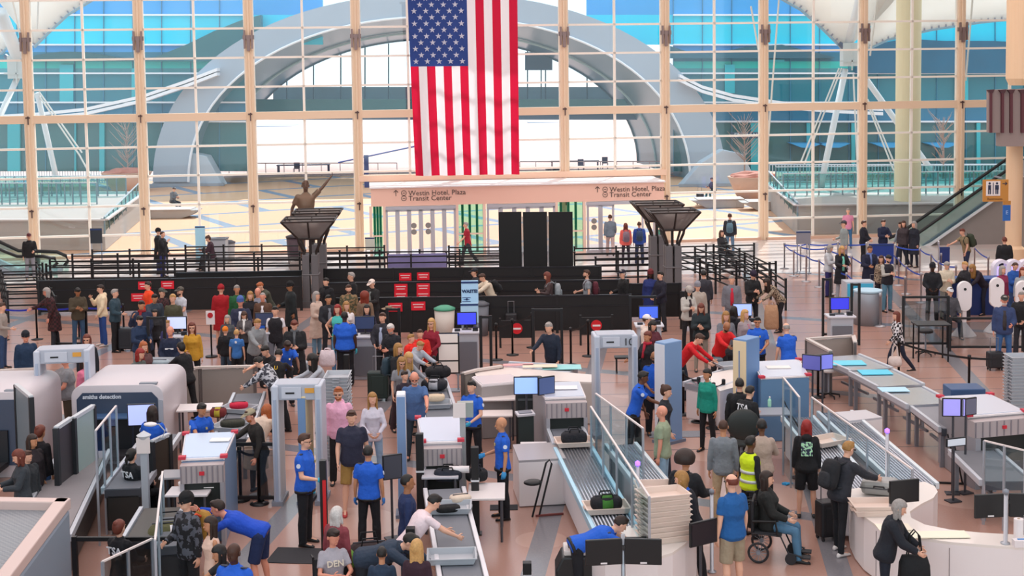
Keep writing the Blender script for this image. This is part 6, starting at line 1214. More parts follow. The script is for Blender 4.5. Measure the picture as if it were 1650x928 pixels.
for px, py, z, lab, c_, w_, d in ((355, 709, 1.46, 'white paper lying on the pale blue machine top', 'f0ece8', .34, .22), (1510, 862, .87, 'large white mat let into the curved counter', 'f8f0d8', .9, .3), (1440, 850, .87, 'white mat on the left bend of the curved counter', 'f6ecd8', .5, .3), (1100, 910, .02, 'white sheet taped to the floor by the foreground counter', 'f2e6e2', .7, .5), (1365, 585, .86, 'bright cyan rectangle on the farthest steel table', '6cd8ee', .8, .5), (1410, 600, .86, 'bright cyan rectangle on the middle steel table', '58d0ec', .7, .5), (1440, 628, .87, 'pale blue rectangle on the nearest steel table', 'b8e4f4', .6, .4), (905, 592, .93, 'cyan tray liner on the steel table by the detector', '9cdcdc', .9, .5), (870, 590, .98, 'cream papers spread on the beige counter', 'f6e4cc', .8, .3), (910, 625, 1.46, 'white papers stacked on the central machine', 'f2eeee', .5, .3), (1254, 592, 1.385, 'white papers on the blue-sided machine', 'f4ece4', .5, .25), (835, 588, .98, 'pink papers in a row on the beige counter', 'e4a8a8', .7, .2), (330, 783, .97, 'white paper stack on the desk under the shelf', 'f0ece8', .35, .25), (720, 628, .0, None, None, 0, 0)):  # thin flat boxes on the tops, cyan ones on the steel tables
    if lab: small('flat_sheet', 'paper', px, py, z, lab, [('sheet', MB().box((0, 0, .008), (w_, d, .012)), M(c_, .5))])
small('tablet', 'tablet', 291, 851, .95, 'white tablet held over the belt by the man in the black hat', [('case', MB().box((0, 0, 0), (.3, .2, .012), .3, .3), WHITE), ('screen', MB().box((0, .0, .01), (.26, .16, .006), .3, .3), M('c8ccd4', .2))])
small('pen_pot', 'pot', 315, 745, 1.0, 'dark red tray of pens on the shelf by the pale blue top', [('pot', MB().box((0, 0, .05), (.24, .14, .1)), M('5a2c30')), ('pens', MB().tube((.02, 0, .08), (.05, 0, .22), .008).tube((-.05, 0, .08), (-.08, 0, .2), .008), M('e07050')), ('red_light', MB().ell((.1, 0, .17), (.03, .03, .03)), M('e03020'))])
small('plate_stack', 'plates', 300, 782, .97, 'stack of white round plates on the desk', [('plates', MB().lathe([(.1, 0), (.13, .02), (.13, .06), (.1, .07)], n=18), WHITE), ('rim', MB().lathe([(.132, .03), (.132, .04)], n=18), M('c8b8a8'))])
small('magnifier_lamp', 'lamp', 243, 706, 1.39, 'white curved desk lamp above the officer in black', [('head', MB().ell((0, 0, .25), (.12, .08, .04)), WHITE), ('arm', MB().path([(0, 0, .22), (.15, 0, .25), (.25, .02, .12), (.2, 0, 0)], .012), M('b0b4b8')), ('base', MB().box((.2, 0, 0), (.1, .1, .03)), GREY)])
small('keyboard', 'keyboard', 846, 666, 1.1, 'pale keypad hanging at the left of the central machine', [('body', MB().box((0, 0, 0), (.36, .2, .04), .3, .2), M('d4d0d4')), ('keys', MB().box((0, 0, .03), (.26, .12, .02), .3, .2), M('8a8a92')), ('stand', MB().box((.02, .1, -.5), (.3, .25, .96)), M('26302e'))])
t = thing('curved_cabinet', 'tall black curved control cabinet under the blue-white screen', 'cabinet', G(853, 720)); MB().prism([(-.28, 0), (.3, 0), (.3, .5), (-.2, .5)], 0, 1.4).build('body', M('22282a', .5), t, bev=.05); MB().box((0, -.01, 1.0), (.45, .02, .04)).build('seam', M('50585c'), t); MB().path([(.1, -.05, .95), (.18, -.1, .6), (.2, -.1, .3), (.32, -.05, .2)], .012).build('cable', M('b0b4b0'), t)
t = thing('control_cabinet', 'dark blue control cabinet under the lilac screen at the far right', 'cabinet', G(1560, 730)); MB().box((0, .3, .65), (.7, .55, 1.3)).build('body', M('34527c', .5), t, bev=.02); MB().box((.3, .0, .8), (.04, .02, .5)).build('door_handle', DARK, t)
# bins, kiosks, mats
def bin_(px, py, r0, h, label, col, lid, name='waste_bin'):
    t = thing(name, label, 'bin', G(px, py)); MB().lathe([(r0 * .85, 0), (r0, h), (r0 * .9, h)], n=22).build('drum', M(col, .5), t, True); MB().lathe([(r0 * 1.06, h), (r0 * 1.06, h + .05), (r0 * .5, h + .12), (0, h + .12)], n=22).build('lid', M(lid, .5), t, True); return t
bin_(717, 545, .3, .85, 'white drum bin with a green lid beside the waste notice', 'd8cfc4', '4a9c7c'); bin_(368, 420, .3, .75, 'pale round bin outside the left glass by the blue board', 'b8b4b4', '4a4c58'); bin_(478, 425, .4, 1.1, 'dark round bin behind the nearer statue lantern column', '4c3a44', '322830'); bin_(775, 540, .25, .9, 'grey waste bin right of the waste notice', '70747c', '50545c')
t = thing('recycling_bin', 'square steel recycling bin beside the blue board and seated person', 'bin', G(352, 424)); MB().box((0, 0, .5), (.75, .6, 1.0)).build('body', M('a8acb4', .4, .2), t, bev=.02); MB().box((0, 0, 1.03), (.8, .65, .06)).build('lid', M('70747c'), t)
t = thing('recycling_bin', 'grey rounded recycling bin in the right queue beside the cyan desk', 'bin', G(1398, 522)); MB().lathe([(.42, 0), (.42, .95), (.38, 1.0)], n=22).build('body', M('9aa0a8', .4, .3), t, True); MB().lathe([(.43, 1.0), (.43, 1.05), (0, 1.06)], n=22).build('lid', M('b8d8e8'), t)
t = thing('recycling_bin', 'cyan-topped square bin in the right queue', 'bin', G(1382, 508)); MB().box((0, 0, .55), (.9, .6, 1.1)).build('body', M('c0c4cc', .4), t); MB().box((0, -.31, .85), (.8, .02, .4)).build('panel', M('48b8dc'), t)
def kiosk(px, ytop, foot, label):
    g = G(px, foot); t = thing('biometric_kiosk', label, 'kiosk', g); Y = g.y; zt = AT(px, ytop, Y).z; zb = AT(px, ytop + 48, Y).z; w_ = 23 / ppm(Y)
    R = []
    for y in (-.07, .07):
        ring = []
        for i in range(24):
            a = 2 * PI * i / 24; cx = w_ / 2 * math.cos(a); cz = w_ / 2 * math.sin(a); ring.append(Vector((cx, y, (zt - w_ / 2 if a <= PI else zb + w_ / 2) + cz)))
        R.append(ring)
    MB().rings(R).build('pill_body', M('f2ecec', .35), t, bev=.015); MB().tube((0, -.07, zt - w_ * .55), (0, -.085, zt - w_ * .55), .04, .04, 14).build('camera', DARK, t); MB().box((0, 0, zb / 2 + .1), (.11, .1, zb)).build('stem', M('e8e0e0', .4), t)
    MB().lathe([(.36, 0), (.34, .04), (.08, .36), (.06, .4)], n=24).build('cone_base', M('f0e6e4', .4), t, True); return t
kiosk(1553, 453, 541, 'white pill-shaped kiosk on a cone base, leftmost of three'); kiosk(1605, 447, 535, 'white pill-shaped kiosk behind the bearded man in the cap'); kiosk(1647, 452, 538, 'white pill-shaped kiosk cut by the right picture edge')
for px, lab in ((1612, 'white arch-shaped lit pod behind the second kiosk'), (1632, 'white arch-shaped lit pod, second from the back right'), (1652, 'white arch-shaped lit pod at the right picture edge')):
    g = G(px, 500); t = thing('lit_pod', lab, 'kiosk', g); R = []
    for i in range(15): a = PI * i / 14; R.append([Vector(((.18 + q) * math.cos(a), y, 1.35 + (.18 + q) * math.sin(a))) for q, y in ((0, -.15), (.1, -.15), (.1, .15), (0, .15))])
    R = [[Vector((v.x, v.y, 0)) for v in R[0]]] + R + [[Vector((v.x, v.y, 0)) for v in R[-1]]]; MB().rings(R).build('arch', M('f0e8f4', .4), t); MB().box((0, 0, .75), (.3, .08, 1.3)).build('lit_strip', glow('c8b4ff', .8), t)
t = thing('blue_desk', 'dark blue service desk behind the kiosks', 'desk', G(1570, 505)); MB().box((0, 0, .55), (2.1, .6, 1.1)).build('front', M('1c3470', .5), t); MB().box((0, 0, 1.12), (2.2, .7, .05)).build('desktop', M('2c4c90', .4), t)
for px, py, w_, d, rz, lab in ((493, 896, 1.15, .72, -.12, 'black anti-fatigue mat on the floor left of the red post'), (812, 818, .5, .3, 0, 'small black grated mat under the officer with folded hands'), (1090, 700, 1.2, .5, 0, 'grey floor mat inside the detector marked 10')):
    r = tag(MB().box((0, 0, .006), (w_, d, .012)).build('floor_mat', M('2c2c30' if px != 1090 else '8a8c92', .8, 0, .2, 30), None, bev=.003), lab, 'mat'); p = G(px, py); r.location = p; r.rotation_euler.z = rz
# stools, chairs, wheelchairs
def stool(px, py, label, col='1c1c20'):
    t = thing('rolling_stool', label, 'stool', G(px, py)); MB().lathe([(.2, .62), (.21, .66), (.18, .7), (0, .71)], n=18).build('seat', M(col, .5), t, True); MB().tube((0, 0, .08), (0, 0, .62), .025).build('gas_post', GREY, t)
    for k in range(5): a = 2 * PI * k / 5; MB().tube((0, 0, .1), (.26 * math.cos(a), .26 * math.sin(a), .06), .02).build('foot_spoke', DARK, t); MB().tube((.26 * math.cos(a) - .01, .26 * math.sin(a), .03), (.26 * math.cos(a) + .01, .26 * math.sin(a), .03), .03, .03, 8).build('caster', RUB, t)
stool(1491, 572, 'black rolling stool with star base at the right back table'); stool(1335, 640, 'pale round stool beside the two joined screens', 'd8d0cc')
t = thing('folding_stool', 'black folding sit-stand stool leaning beside the white cabinet', 'stool', G(872, 832), .2); MB().path([(-.16, 0, 0), (.1, 0, .95), (.16, 0, 1.0), (.2, 0, .93), (-.04, 0, 0)], .018).build('frame', DARK, t); MB().ell((-.14, 0, .62), (.17, .14, .05)).build('seat', DARK, t, True); MB().box((.15, 0, .02), (.5, .04, .03)).build('foot', M('7a3c38'), t)
t = thing('folding_stool', 'black folding sit-stand stool by the far right exit belt', 'stool', G(1535, 780), -.2); MB().path([(-.1, 0, .95), (.1, 0, 0), (.18, 0, 0), (-.02, 0, .95)], .018).build('frame', DARK, t); MB().ell((.05, 0, .6), (.16, .14, .04)).build('seat', DARK, t, True); MB().box((0, 0, .02), (.6, .04, .03)).build('foot', DARK, t)
t = thing('office_chair', 'dark round-backed high chair behind the woman in the beige sweater', 'chair', G(1198, 781)); MB().ell((0, 0, 1.15), (.32, .07, .30), fn=lambda d: 1).build('backrest', M('2a2e2c', .5), t, True); MB().box((0, .25, .75), (.5, .5, .08)).build('seat', M('2a2e2c'), t, bev=.03); MB().tube((0, .25, .1), (0, .25, .72), .03).build('gas_post', GREY, t); [MB().tube((0, .25, .1), (.3 * math.cos(a), .25 + .3 * math.sin(a), .04), .02).build('foot_spoke', DARK, t) for a in [2 * PI * k / 5 for k in range(5)]]
t = thing('black_bench', 'low black folding bench behind the detector marked 10', 'bench', G(1006, 600)); MB().box((0, 0, .4), (.5, .3, .04)).build('seat', DARK, t); [MB().tube((sx * .2, sy * .12, 0), (sx * .2, sy * .12, .4), .015).build('leg', DARK, t) for sx in (-1, 1) for sy in (-1, 1)]
def wheelchair(loc, rz, label, col='2a2a2e', rad=.29):
    t = thing('wheelchair', label, 'wheelchair', loc, rz); fr = M('2c2c30', .4, .3)
    MB().box((0, 0, .46), (.46, .44, .05)).build('seat', M(col, .7), t, bev=.015); MB().box((0, .24, .72), (.46, .04, .5)).build('backrest', M(col, .7), t, bev=.015)
    for sx in (-1, 1):
        w_ = MB(); R = []
        for i in range(28): a = 2 * PI * i / 28; ct = Vector((sx * .3, .14 + rad * math.cos(a), rad + .02 + rad * math.sin(a))); rd = Vector((0, math.cos(a), math.sin(a))); R.append([ct + rd * .02 * math.cos(b_) + Vector((.02, 0, 0)) * math.sin(b_) for b_ in [2 * PI * j / 6 for j in range(6)]])
        w_.rings(R, close=True); big = w_.build('wheel', RUB, t, True); sp = MB(); [sp.tube((sx * .3, .14, rad + .02), (sx * .3, .14 + rad * .97 * math.cos(a), rad + .02 + rad * .97 * math.sin(a)), .005, .005, 4) for a in [2 * PI * i / 12 for i in range(12)]]; sp.tube((sx * .27, .14, rad + .02), (sx * .33, .14, rad + .02), .03); sp.build('spokes', GREY, big)
        MB().tube((sx * .25 - .02, -.36, .09), (sx * .25 + .02, -.36, .09), .09, .09, 14).build('caster', RUB, t)
        MB().path([(sx * .24, .26, .98), (sx * .24, .25, .46), (sx * .24, -.2, .44), (sx * .24, -.32, .18), (sx * .22, -.55, .12)], .015).build('side_frame', fr, t); MB().path([(sx * .26, .24, .66), (sx * .26, -.12, .68), (sx * .26, -.16, .46)], .02).build('armrest', DARK, t); MB().box((sx * .14, -.58, .1), (.15, .16, .02)).build('footplate', fr, t); MB().path([(sx * .24, .25, .98), (sx * .24, .38, .98)], .018).build('push_handle', DARK, t)
    return t
statue()
OB = 'polo:1f5fcc'
def tr(*a, **k): k.setdefault('group', 'travellers in the checkpoint hall'); return person(*a, **k)
def of(px, py, label, pose='stand', hd=0, **k):
    k.setdefault('top', OB); k.setdefault('low', 'pants:15161c'); k.setdefault('group', 'security officers in bright blue shirts'); return person(px, py, label, pose, hd, officer=True, **k)
# ---- outside and by the doors
tr(280.6, 302, 'person in grey clothes sitting on the stone bench outside the left bay', 'sitphone', 60, top='jacket:5c6068', low='pants:3a3e48', zf=.0)
tr(1147, 286, 'dark-clothed person sitting on the stone bench outside right of the doors', 'sitphone', -60, top='jacket:34384a', low='jeans:3c6a70', back=None)
tr(1176, 344, 'man seen from behind outside the glass wearing a grey backpack', 'stand', 170, top='jacket:2a2c34', low='jeans:5c7a94', back=('5f8090', '4a6674', 'slate grey backpack on the man standing outside the glass'))
tr(1163, 371, 'person crouched low on a seat outside by the stacked bins', 'sit', 30, top='jacket:2c2c30', sex='f', hair='mid')
tr(983, 346, 'man in grey jacket walking out through the open doors', 'walk', 175, top='jacket:6f7c88', low='pants:c0a8a4')
tr(1008, 359.6, 'woman in coral jacket with grey backpack leaving through the doors', 'stand', 180, sex='f', H=1.65, hair='long', hc='au', top='puffer:e0645c', low='slim:2c2030', back=('8a7480', '6c5a68', 'mauve grey backpack on the woman in the coral jacket'))
tr(1030, 357.6, 'person in blue jacket leaving last through the open doors', 'stand', 178, H=1.68, top='jacket:2c4c9c', low='pants:28304c', back=('34486c', '28384c', 'dark blue backpack on the person in the blue jacket at the doors'))
tr(750.4, 358, 'man in maroon polo shirt walking left past the doors', 'walk2', -90, top='polo:a01c30', low='pants:33363c', hair='short', hc='gr')
tr(46.5, 376.5, 'man in black jacket standing with a suitcase by the left mullion', 'holdL', 20, top='jacket:17171b', low='pants:8c8c94', hat='cap:5c2028')
tr(255, 368.7, 'tall person in hooded black coat seen from the side near the blue sign board', 'stand', 90, top='coat:16161a', low='jeans:2c3468', hat='beanie:1a1a1c'); tr(262, 373, 'bearded man in black jacket eating beside the hooded figure', 'mouth', 80, top='jacket:1b1b20', low='jeans:28306c', hair='buzz')
tr(335, 380, 'woman in brown jacket seated reading by the blue information board', 'sitphone', -80, sex='f', hair='bun', top='jacket:3a2430', low='pants:2c2c34')
tr(1366.6, 336, 'person in pink top with dark luggage just outside the glass', 'stand', -10, H=1.66, top='tee:d88ca8', low='jeans:3a6a94', hair='short', hc='gr')
tr(1359.5, 356, 'tall man in grey shirt and cap pulling a bag in the right queue', 'hold', -80, H=1.85, top='long:8e9694', low='pants:8c8894', hat='cap:4a4a50')
tr(1392.3, 355.5, 'man in black jacket standing at the glass right of the grey-shirted one', 'clasp', 60, top='jacket:1a1c28', low='pants:16161c'); tr(1423.6, 354.4, 'man in navy suit with folded arms before the escalator', 'cross', 20, top='jacket:1c2440', low='pants:1a1e30')
tr(1451, 359, 'man in pale hoodie with black backpack walking by the escalator foot', 'step', -70, H=1.7, top='hoodie:9aa2ac', low='jeans:28304c', back=('1c1e22', '2a2c30', 'black backpack on the man in the pale hoodie'))
tr(1456, 355, 'woman with brown hair half hidden beside the pale hoodie', 'stand', -20, sex='f', hair='mid', top='jacket:3c3438'); tr(1472.7, 356.4, 'grey-haired person in long black jacket at the escalator foot', 'stand', -60, sex='f', hair='mid', hc='gr', top='coat:1c202c', low='slim:1a1c28')
tr(1550.5, 368.6, 'traveller in olive shirt with large green backpack before the grey wall', 'reach1', -75, top='tee:8a7a5c', low='jeans:28304c', hc='au', back=('3a4434', '2c3428', 'large dark green backpack before the grey escalator wall', 1.2))
tr(1618.6, 382, 'person in black coat seen from behind by the right column', 'stand', 175, top='puffer:191c20', low='pants:24284c', hc='au')
# ---- right queue with blue belts
tr(1337.7, 394.5, 'red-faced person in white and grey jacket at the blue belts', 'phone', 60, top='jacket:c4c8cc', low='pants:2a2860', hair='mid', hc='gr', sex='f')
tr(1356.8, 396.7, 'blonde woman in black coat over a mint shirt in the right queue', 'read', 15, sex='f', hair='long', hc='bl', top='coat:1c1c22', inner='7cd0b8', low='jeans:a0a4ac')
tr(1401.8, 396, 'man in long dark coat and blue scarf reading in the right queue', 'read', 10, H=1.82, skin='m', hair='buzz', top='coat:1c2038', low='pants:181a28', scarf='6a7cb0'); tr(1431.8, 411, 'man in black vest over grey sweater with phone in the right queue', 'phone', 20, H=1.8, top='long:b4b0a8', vest='jacket:26242c', low='jeans:5f8aa0', hc='bk', beard='bk')
tr(1420, 412, 'woman in leopard-print top behind the man in the black vest', 'stand', -30, sex='f', H=1.66, hair='mid', top='long:leopard', low='slim:26202c')
tr(1502.7, 424.5, 'dark-skinned man in black uniform sitting high behind the mesh table', 'clasp', -10, skin='k', hc='bk', top='jacket:181a20', low='pants:16161a', hat='beanie:1c1e28'); tr(1525.9, 421.8, 'person in beige jacket with phone behind the mesh table', 'phone', 10, top='jacket:d8ccb4', low='pants:8c8c84', hc='gr', back=('2a2a30', '2a2a30', 'dark backpack on the person in the beige jacket'))
tr(1554.5, 421.8, 'blonde short-haired person in black jacket facing the kiosks', 'talk', -70, sex='f', hair='short', hc='bl', top='jacket:202026'); tr(1566.8, 426, 'long-haired blonde woman leaning toward the first kiosk', 'lean', -60, sex='f', hair='long', hc='lb', top='jacket:28202c', low='slim:202030')
tr(1615.9, 428.6, 'grey-haired woman in magenta jacket between the kiosks', 'stand', 30, sex='f', hair='mid', hc='gr', top='jacket:8c2c50'); tr(1636, 423, 'man in bright blue jacket at the second kiosk looking down', 'phone', 30, hair='buzz', hc='br', top='jacket:2458a8', low='jeans:34507c')
tr(1648, 431, 'long red-haired person in grey at the right picture edge', 'stand', -10, sex='f', hair='long', hc='rd', top='hoodie:9aa0a4'); tr(1531, 464, 'person with white cap sitting low behind the mesh table', 'sit', 0, hat='cap:d8dce0', top='jacket:4c4c52')
tr(1618.6, 476.7, 'bearded man in cap and blue jacket standing with a wheeled bag', 'holdL', -15, H=1.82, bulk=1.1, hair='short', hc='gr', beard='wh', hat='cap:3a3c38', top='jacket:34446c', inner='3a3436', low='jeans:3c6498', shoe='6a3c30', skin='r')
tr(1646, 470, 'man in black jacket with a white mark at the right picture edge', 'clasp', -30, top='jacket:1b1b1f', low='pants:2c2c34', hc='gr')
tr(1444, 502, 'woman in black and white checked shirt striding with a pale handbag', 'walk2', -80, sex='f', H=1.62, hair='long', hc='au', top='jacket:plaid', low='slim:1c2438')
tr(1213.8, 437, 'man in black jacket and beanie looking at his phone right of the suited man', 'phone', 20, H=1.8, hair=None, hat='beanie:2c2438', top='jacket:1a1c1e', low='pants:1e2028'); tr(1235.5, 448.6, 'woman in leopard-print top bending over a tan coat', 'lean', -70, sex='f', hair='long', hc='db', top='long:leopard', low='slim:1c1a20')
tr(1179, 444, 'grey-haired man in grey suit with red tie', 'stand', -5, H=1.8, hc='gr', top='jacket:75767e', inner='c8243c', low='pants:6c6e78'); tr(1133.6, 435.5, 'black-haired person behind a dark grey board right of the lantern columns', 'stand', 180, hc='bk', top='jacket:34343c')
tr(1110, 462.7, 'woman in pale beanie and scarf, left of the beanie pair', 'phone', 20, sex='f', hair='long', hc='bk', hat='beanie:b4aca4', top='jacket:c0bcb4', inner='3a3034', low='slim:1c1c20'); tr(1124, 455, 'person in grey beanie and beige coat, right of the beanie pair', 'stand', 5, hat='beanie:8c8c94', hair=None, top='coat:b0a498', low='pants:302c30')
tr(1129.7, 489, 'dark-haired woman in green black jacket reading her phone', 'phone', -5, sex='f', hair='long', hc='au', top='puffer:202c30', low='slim:9c9488'); tr(1182.7, 493.7, 'person in black hooded jacket with back turned beside the podium screen', 'stand', 150, top='hoodie:1c1e26', hair='mid', hc='bk', sex='f')
tr(1169.8, 502, 'blonde woman in grey jacket resting her chin, behind the bald man in red', 'mouth', 5, sex='f', hair='long', hc='lb', top='jacket:70747c', inner='c8a498'); tr(1200.8, 499, 'blonde woman in pink grey cardigan looking right', 'stand', 40, sex='f', hair='long', hc='bl', top='jacket:a89a9c', inner='b07888')
tr(1171, 519, 'bald bearded man in red pullover reaching down to a table', 'reach', 25, hair=None, beard='bk', skin='t', top='long:d41c20', low='pants:2c2c30', bulk=1.1); tr(1127, 537.7, 'short-haired man in red pullover leaning over the white counter', 'lean', 65, H=1.8, hc='br', top='long:d21a24', low='jeans:2c3844')
of(1220.5, 511, 'dark-haired officer with glasses facing front, left of the two at the blue-sided machine', 'clasp', -10, hc='bk', glasses=True, skin='m', bulk=1.1); of(1266.8, 521, 'balding grey officer with back turned at the blue-sided machine', 'reach1', -170, hair='balding', hc='gr', bulk=1.1)
tr(1003, 435.5, 'man in black coat and cap walking behind the black panels', 'hold', -70, top='jacket:141416', hat='cap:201c2c', hc='gr'); tr(945, 435, 'bearded man in grey shirt with dark red backpack carrying papers', 'hold', -85, hair='short', hc='br', beard='br', top='tee:8a9096', low='pants:3c3c40', back=('5c2430', '3c2028', 'dark red backpack on the man in the grey shirt'))
tr(881.5, 438.6, 'woman with long auburn hair and grey backpack walking left with phone', 'phone', -85, sex='f', hair='long', hc='au', top='long:4c3c3c', back=('9ca4a8', '7c8488', 'light grey backpack on the auburn-haired woman')); tr(1048, 436, 'person in deep blue robe and red-brown headscarf by the lantern column', 'stand', -20, sex='f', hair='mid', hc='bk', skin='k', hat='beanie:6c2428', top='coat:22306c', low='skirt:22306c')
tr(1064, 437, 'black-haired person in black jacket beside the blue-robed one', 'clasp', -60, hc='bk', top='jacket:1c1c2c'); tr(884, 519.6, 'grey-haired man in dark navy shirt standing at the black gate', 'reach1', -30, H=1.82, hc='gr', top='long:1c2638', low='pants:16181e', bulk=1.1)
tr(1043, 509, 'bearded man in white cap and cream hoodie at the podium screen', 'stand', 80, hat='cap:f0e8e8', beard='br', top='hoodie:ead8cc', low='jeans:3c4450', H=1.8); tr(1052, 516, 'person in burgundy coat behind the cream hoodie', 'read', 30, sex='f', hair='mid', hc='bk', top='jacket:5c2834'); tr(1043, 532.5, 'woman with burgundy bun and red scarf in a black jacket', 'talk', -50, sex='f', hair='bun', hc='au', skin='m', top='jacket:1c1a20', scarf='b02438')
tr(1036.6, 562, 'elderly grey-haired person in dark clothes seated in a wheelchair behind the detector', 'sitlean', 20, sex='f', hair='mid', hc='gr', top='jacket:2c3440')
of(1054.7, 567, 'bald bearded officer with badge facing front beside the tall white panel', 'clasp', 0, hair=None, beard='bk', skin='t', bulk=1.2, glasses=True); of(1036.6, 598.5, 'dark-haired officer stretching one arm toward the woman in black', 'reach1', 80, hc='bk', skin='d', H=1.8)
tr(1074, 621, 'woman in black top with hair tied back facing right', 'step', 70, sex='f', hair='bun', hc='br', top='long:22242c', low='slim:1c2434'); tr(1066, 654, 'bald man in sage green t-shirt with back half turned', 'stand', -110, hair=None, skin='r', top='tee:98a488', low='jeans:8fb0c8', bulk=1.1)
tr(1138.8, 594.6, 'woman in teal long-sleeved top with sunglasses on her head', 'stand', -40, sex='f', H=1.66, hair='pony', hc='bk', top='long:14907c', low='slim:1a1a1e', skin='m')
w1 = of(1191.8, 612.6, 'officer in plain black jacket with back turned, left of the lettered one', 'stand', 170, hair='short', hc='bk', top='jacket:17181c', group='officers in black jackets'); w2 = person(1208.6, 619.6, 'officer in black jacket lettered TSA reaching to the right', 'reachL', 130, 1.72, hc='bk', top='jacket:15161a', low='pants:15161a', print_=('TSA', 'e8e8ec', 'back', .17), group='officers in black jackets')
tr(1165.4, 676.8, 'man in grey sweater and tan trousers seen from behind', 'stand', 170, H=1.78, skin='m', hair='buzz', top='long:7c8288', low='pants:b8a080'); tr(1227.4, 676, 'person in beige sweater with crossed arms seen from behind', 'cross', 170, sex='f', hair='short', hc='bk', skin='d', bulk=1.2, top='long:b8a294', low='pants:17171b')
tr(1210, 703, 'worker in yellow high-visibility vest over a black star-patterned top', 'stand', 120, H=1.68, hair='short', hc='bk', skin='d', top='long:1c1c20', vest='vest:d8f01c', low='pants:22242a')
s3 = tr(1236, 759.7, 'long-haired woman in black jacket and jeans seated in the transport chair', 'sit', 75, sex='f', hair='long', hc='db', top='puffer:1e201f', low='jeans:4f7896', shoe='1c1c1e'); wheelchair(s3['root'].location.copy(), s3['root'].rotation_euler.z, 'black transport wheelchair carrying the woman in jeans', rad=.15)
tr(1299.7, 676.8, 'red-haired woman in black hoodie with colourful back print and black shorts', 'stand', 170, sex='f', H=1.7, bulk=1.1, hair='mid', hc='cr', top='hoodie:141418', low='shorts:141418', shoe='2a2a2c', print_=('patch', 'b8e8c0', 'back', .12))
tr(1367.5, 711.4, 'young man with glasses and black backpack reaching to the counter', 'reach1', 120, H=1.8, hc='lb', glasses=True, top='jacket:2a2c34', low='slim:16181e', shoe='e8e0dc', back=('1b1d22', '25272c', 'big black backpack on the young man at the counter', 1.15))
lady = tr(1449.9, 806, 'grey-haired woman in black puffer jacket holding a black tote bag', 'carrytote', 70, sex='f', H=1.66, hair='mid', hc='gr', top='puffer:1b1f28', low='slim:161c2a')
tr(1104.7, 732, 'person with big dark afro in black puffer jacket holding a camera', 'talk', 150, hair='afro', hc='db', skin='m', top='puffer:1b1d22', low='pants:20242a'); tr(1097.5, 759.6, 'officer with curly ponytail in dark vest over blue shirt by the trays', 'reach1', -110, sex='f', hair='mid', hc='lb', top=OB, vest='vest:1c2028', low='pants:15161c')
tr(1178.4, 764.6, 'balding man with glasses in bright blue polo and khaki shorts', 'stand', -150, H=1.8, bulk=1.2, hair='balding', hc='au', top='polo:1c5c9c', low='shorts:a09078', glasses=True)
of(1000, 832, 'officer bending over the trays beside the pair of black screens', 'bend', 100, hc='db', zf=0)
# ---- middle lanes
of(491, 699, 'tall officer with glasses and blue gloves standing beside the black mat', 'hold', 75, H=1.82, hc='br', bulk=1.1, glove='38b8d8', glasses=True); of(593, 719, 'officer with back turned and blue glove facing the man in tan shorts', 'stand', 175, H=1.68, hc='bk', skin='m', bulk=1.1, glove='3a7cc8', sex='m')
tr(566, 661.5, 'man in dark two-tone polo and tan shorts looking down', 'step', 5, H=1.86, bulk=1.2, hc='br', top='polo:2a2c40', low='shorts:a07c40', shoe='b83030'); tr(545, 624, 'red-bearded man in pale pink hoodie behind the grey detector', 'stand', 0, H=1.84, hc='or', beard='or', top='hoodie:f0b4d0', low='pants:1c1c20', glasses=True)
tr(600, 633, 'woman with long blonde hair in white sweater and pale jeans', 'clasp', 10, sex='f', H=1.72, hair='long', hc='lb', top='long:d4d0dc', low='jeans:90acc8'); tr(667.6, 600, 'bald bearded man in blue t-shirt behind the middle scanner', 'reachL', 5, H=1.82, bulk=1.2, hair=None, beard='gr', skin='r', glasses=True, top='tee:4c6c9c', low='jeans:34404c')
of(759.5, 614, 'young officer with cyan gloves at the right of the middle scanner', 'clasp', -30, hc='bk', glove='38b0d4'); of(807, 673, 'bald officer holding blue-gloved hands before the small white table', 'hold', -80, hair=None, skin='m', glove='3c9cd8', low='pants:13141a')
tr(657, 764.6, 'man in navy shirt with short dark hair beside the middle belt', 'stand', 100, H=1.8, skin='t', hair='buzz', hc='bk', top='long:1f2f58', low='pants:1a1c24'); tr(699, 797, 'black-haired man in white t-shirt leaning over the trays', 'lean', 115, H=1.74, hc='bk', top='tee:f2dce0', low='jeans:3c4c6c')
tr(661, 862, 'person in dark blue jacket bent over at the bottom middle', 'bend', 80, H=1.8, hair='short', hc='bk', top='jacket:2c3a4c', low='pants:20242c'); tr(671.5, 869.5, 'woman with long blonde hair in dark red top at the bottom middle', 'stand', 170, sex='f', hair='long', hc='bl', top='long:38202c', H=1.62); tr(615, 882, 'boy with black hair and navy shirt at the bottom edge', 'stand', 178, H=1.4, hc='bk', skin='m', top='tee:24364c')
s2 = tr(537, 852, 'woman in grey t-shirt in a wheelchair holding a green jacket', 'wheel', 20, sex='f', hair='short', hc='db', skin='r', top='tee:a8a4ac', low='pants:2a2c30', print_=('DEN', 'e8dcc8', 'front', .12)); wheelchair(s2['root'].location.copy(), s2['root'].rotation_euler.z, 'wheelchair at the bottom left of the red post')
tr(543, 824.6, 'grey-haired person behind the woman in the wheelchair', 'stand', 150, sex='f', hair='mid', hc='wh', top='jacket:8c4048', H=1.6)
of(555, 502, 'broad officer seen from behind standing in the aisle with cyan glove', 'stand', 178, H=1.84, bulk=1.4, skin='k', hair='buzz', hc='bk', glove='3cb4c8')
tr(543.5, 491, 'red-haired woman in turquoise tank top facing the broad officer', 'hips', -10, sex='f', hair='mid', hc='cr', top='tank:48b8b0', low='jeans:5c88b0'); tr(510, 470, 'tall blonde woman in beige coat and light jeans looking right', 'hold', 60, sex='f', H=1.78, hair='long', hc='gr', top='coat:cdb4a4', low='jeans:6c90a8')
